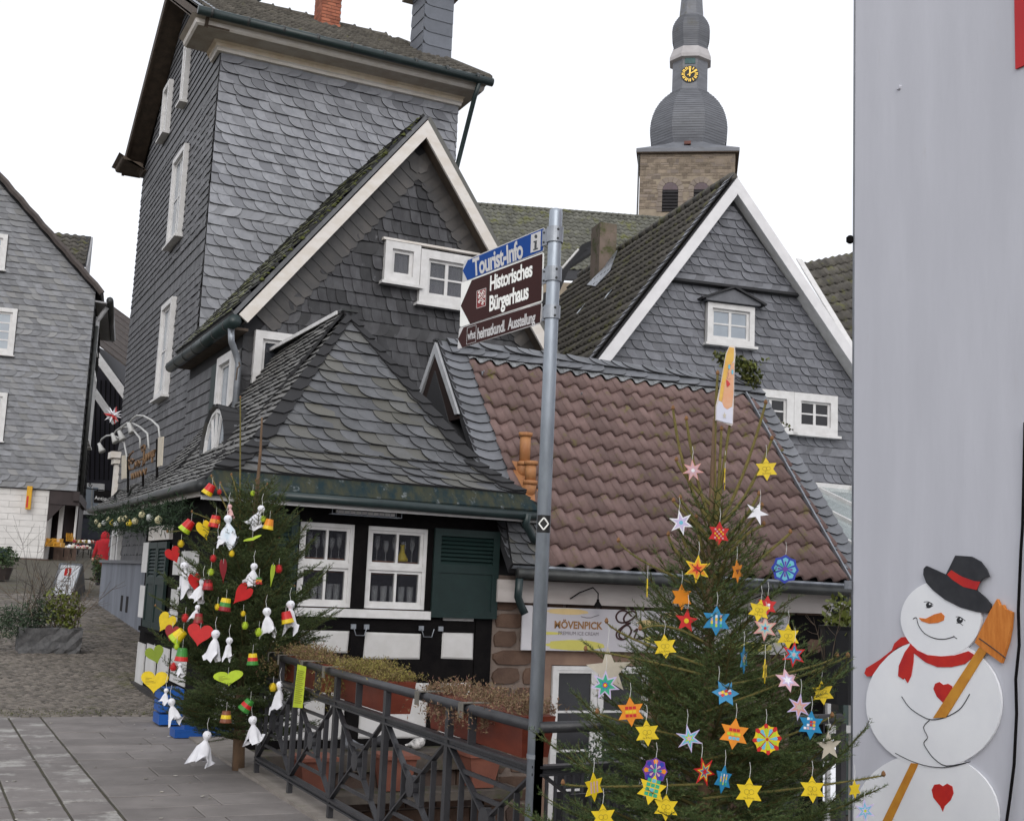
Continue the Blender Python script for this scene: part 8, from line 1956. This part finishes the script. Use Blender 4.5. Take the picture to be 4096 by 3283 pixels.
# pots and pigeons on the ledge
for x, lb, mt in ((5.0, 'square terracotta pot on the ledge seen through the fence, left of the white pigeon', 1), (6.02, 'square terracotta pot on the ledge at the stone house end', 1), (4.08, 'terracotta pot on the ledge nearest the left tree', 1)):
    t = thing('terracotta_pot', (x, 12.80, -.62), lb, 'pot', 'terracotta pots on the ledge'); m = MB(); a, b_ = .13, .19
    m.v = [A(x + s_ * a, 12.80 + q * a, -.62) for s_, q in ((-1, -1), (1, -1), (1, 1), (-1, 1))] + [A(x + s_ * b_, 12.80 + q * b_, -.28) for s_, q in ((-1, -1), (1, -1), (1, 1), (-1, 1))]; m.f = [(3, 2, 1, 0), (4, 5, 6, 7)] + [(i, (i + 1) % 4, 4 + (i + 1) % 4, 4 + i) for i in range(4)]
    tc_ = M('terracotta_clay', (.22, .08, .052), (.17, .062, .042), 5, .8, .1, 30); m.build('body', tc_, t); MB().abox(x - .21, x + .21, 12.58, 13.0, -.28, -.24).build('rim', tc_, t)
MB().abox(3.0, 6.46, 12.55, 12.975, -.72, -.63).build('lower_ledge', MATS['ledge_stone'], red)
bird((5.42, 13.2, -.27), A(1, .2, -.0), .30, M('pied_pigeon', (.62, .60, .58), (.05, .05, .05), 16, .8), 'white and black pied pigeon on the ledge between two pots')
bird((4.62, 13.2, -.27), A(-1, -.2, 0), .30, pg, 'grey pigeon on the ledge left of the pied pigeon'); bird((5.0, 13.25, -.23), A(.9, -.3, 0), .28, flat('dark_pigeon', (.04, .04, .045), .7), 'dark pigeon behind the left terracotta pot on the ledge')
# ivy over the right end of the ridge
iv = thing('ivy', tuple(onY(15.9, 1560, 800)), 'ivy trailing over the right end of the red roof ridge', 'plant')
pts = np.concatenate([cloud(onY(15.7, 1555, 768), (.42, .15, .14), 380, 21), cloud(onY(15.7, 1580, 800), (.2, .12, .18), 220, 22), cloud(onY(15.7, 1525, 752), (.25, .1, .06), 120, 23)])
leaves('ivy_leaves', iv, pts, .075, M('ivy_leaf', (.04, .06, .016), (.10, .10, .02), 8, .5, var=.4), 24, .8)
vn = [onY(15.6, a, b_) for a, b_ in ((1590, 820), (1600, 850), (1615, 870), (1640, 885), (1668, 905), (1680, 858))][:5]
MB().tube(vn, .006, 4).build('tendril', twigm, iv); leaves('tendril_leaves', iv, [vn[i] + (vn[i + 1] - vn[i]) * t for i in range(4) for t in np.linspace(0, 1, 9)], .06, MATS['ivy_leaf'], 25, .8)
leaves('yellow_tendrils', iv, [onY(15.6, 1560 + 60 * t, 775 - 14 * t) + A(0, 0, .03 * math.sin(9 * t)) for t in np.linspace(0, 1, 26)], .07, leafy, 26, .7)
# potted laurel by the glazed porch, conifer by the door
lp = thing('potted_laurel', (11.6, 12.6, -1.4), 'leafy potted shrub beside the porch left of the white wall', 'plant')
c_ = onD(15.5, 1772, 1320); MB().lathe(onD(15.5, 1776, 1480), [(.25, 0), (.3, .9), (.32, .95)], 12).build('pot', M('black_pot', (.015, .015, .017), (.012, .012, .013), 3, .5), lp); twigs('stems', lp, onD(15.5, 1776, 1390), 7, .75, .16, 31); leaves('foliage', lp, cloud(c_, (.26, .26, .42), 420, 32), .11, leafy, 33, .5)
cf = thing('terrace_conifer', tuple(onD(13, 1255, 1650)), 'dark conifer bush on the sunken terrace left of the right tree', 'plant')
leaves('foliage', cf, cloud(onD(12.5, 1262, 1610), (.26, .26, .30), 900, 34), .06, leafc, 35, .3); MB().lathe(onD(12.5, 1262, 1720), [(.15, 0), (.2, .3)], 10).build('pot', MATS['black_pot'], cf)
# cellar railing by the glazed door
rl_ = thing('cellar_railing', (6.9, 11.8, -1.4), 'dark iron bars in front of the glazed door, behind the sign pole', 'railing')
a, b_ = onD(11.5, 1152, 1620), onD(11.5, 1300, 1624)
MB().bar(a, b_, .05, .03).build('top_rail', iron, rl_)
for i in range(9): p = a + (b_ - a) * i / 8; MB().bar(p, A(p[0], p[1], -1.4), .025).build('bar', iron, rl_)
# litter and tufts on the ground
lt = MB(); rd = random.Random(8)
for i in range(60):
    x, y_ = rd.uniform(-.3, 2.6), rd.uniform(8, 14); s_ = rd.uniform(.008, .02); a = rd.uniform(0, 6); lt.poly([A(x + s_ * math.cos(a + k), y_ + s_ * math.sin(a + k), .006) for k in (0, 1.4, 3.0, 4.4)], EZ * .003)
lt.build('paving_litter', M('litter', (.40, .39, .37), (.2, .18, .14), 30, .9, var=.5), pv, kind='stuff')
rg_ = np.random.default_rng(5); pts = [(rg_.uniform(.9, 3.0), 14.4 + abs(rg_.normal(0, .35)), .0) for _ in range(900)] + [(3.0 + rg_.normal(0, .03), rg_.uniform(17.8, 25), 0) for _ in range(0)]
leaves('joint_weeds', lane, pts, .03, M('weed', (.06, .07, .02), (.08, .08, .03), 5, .9, var=.4), 6, .25, .8)
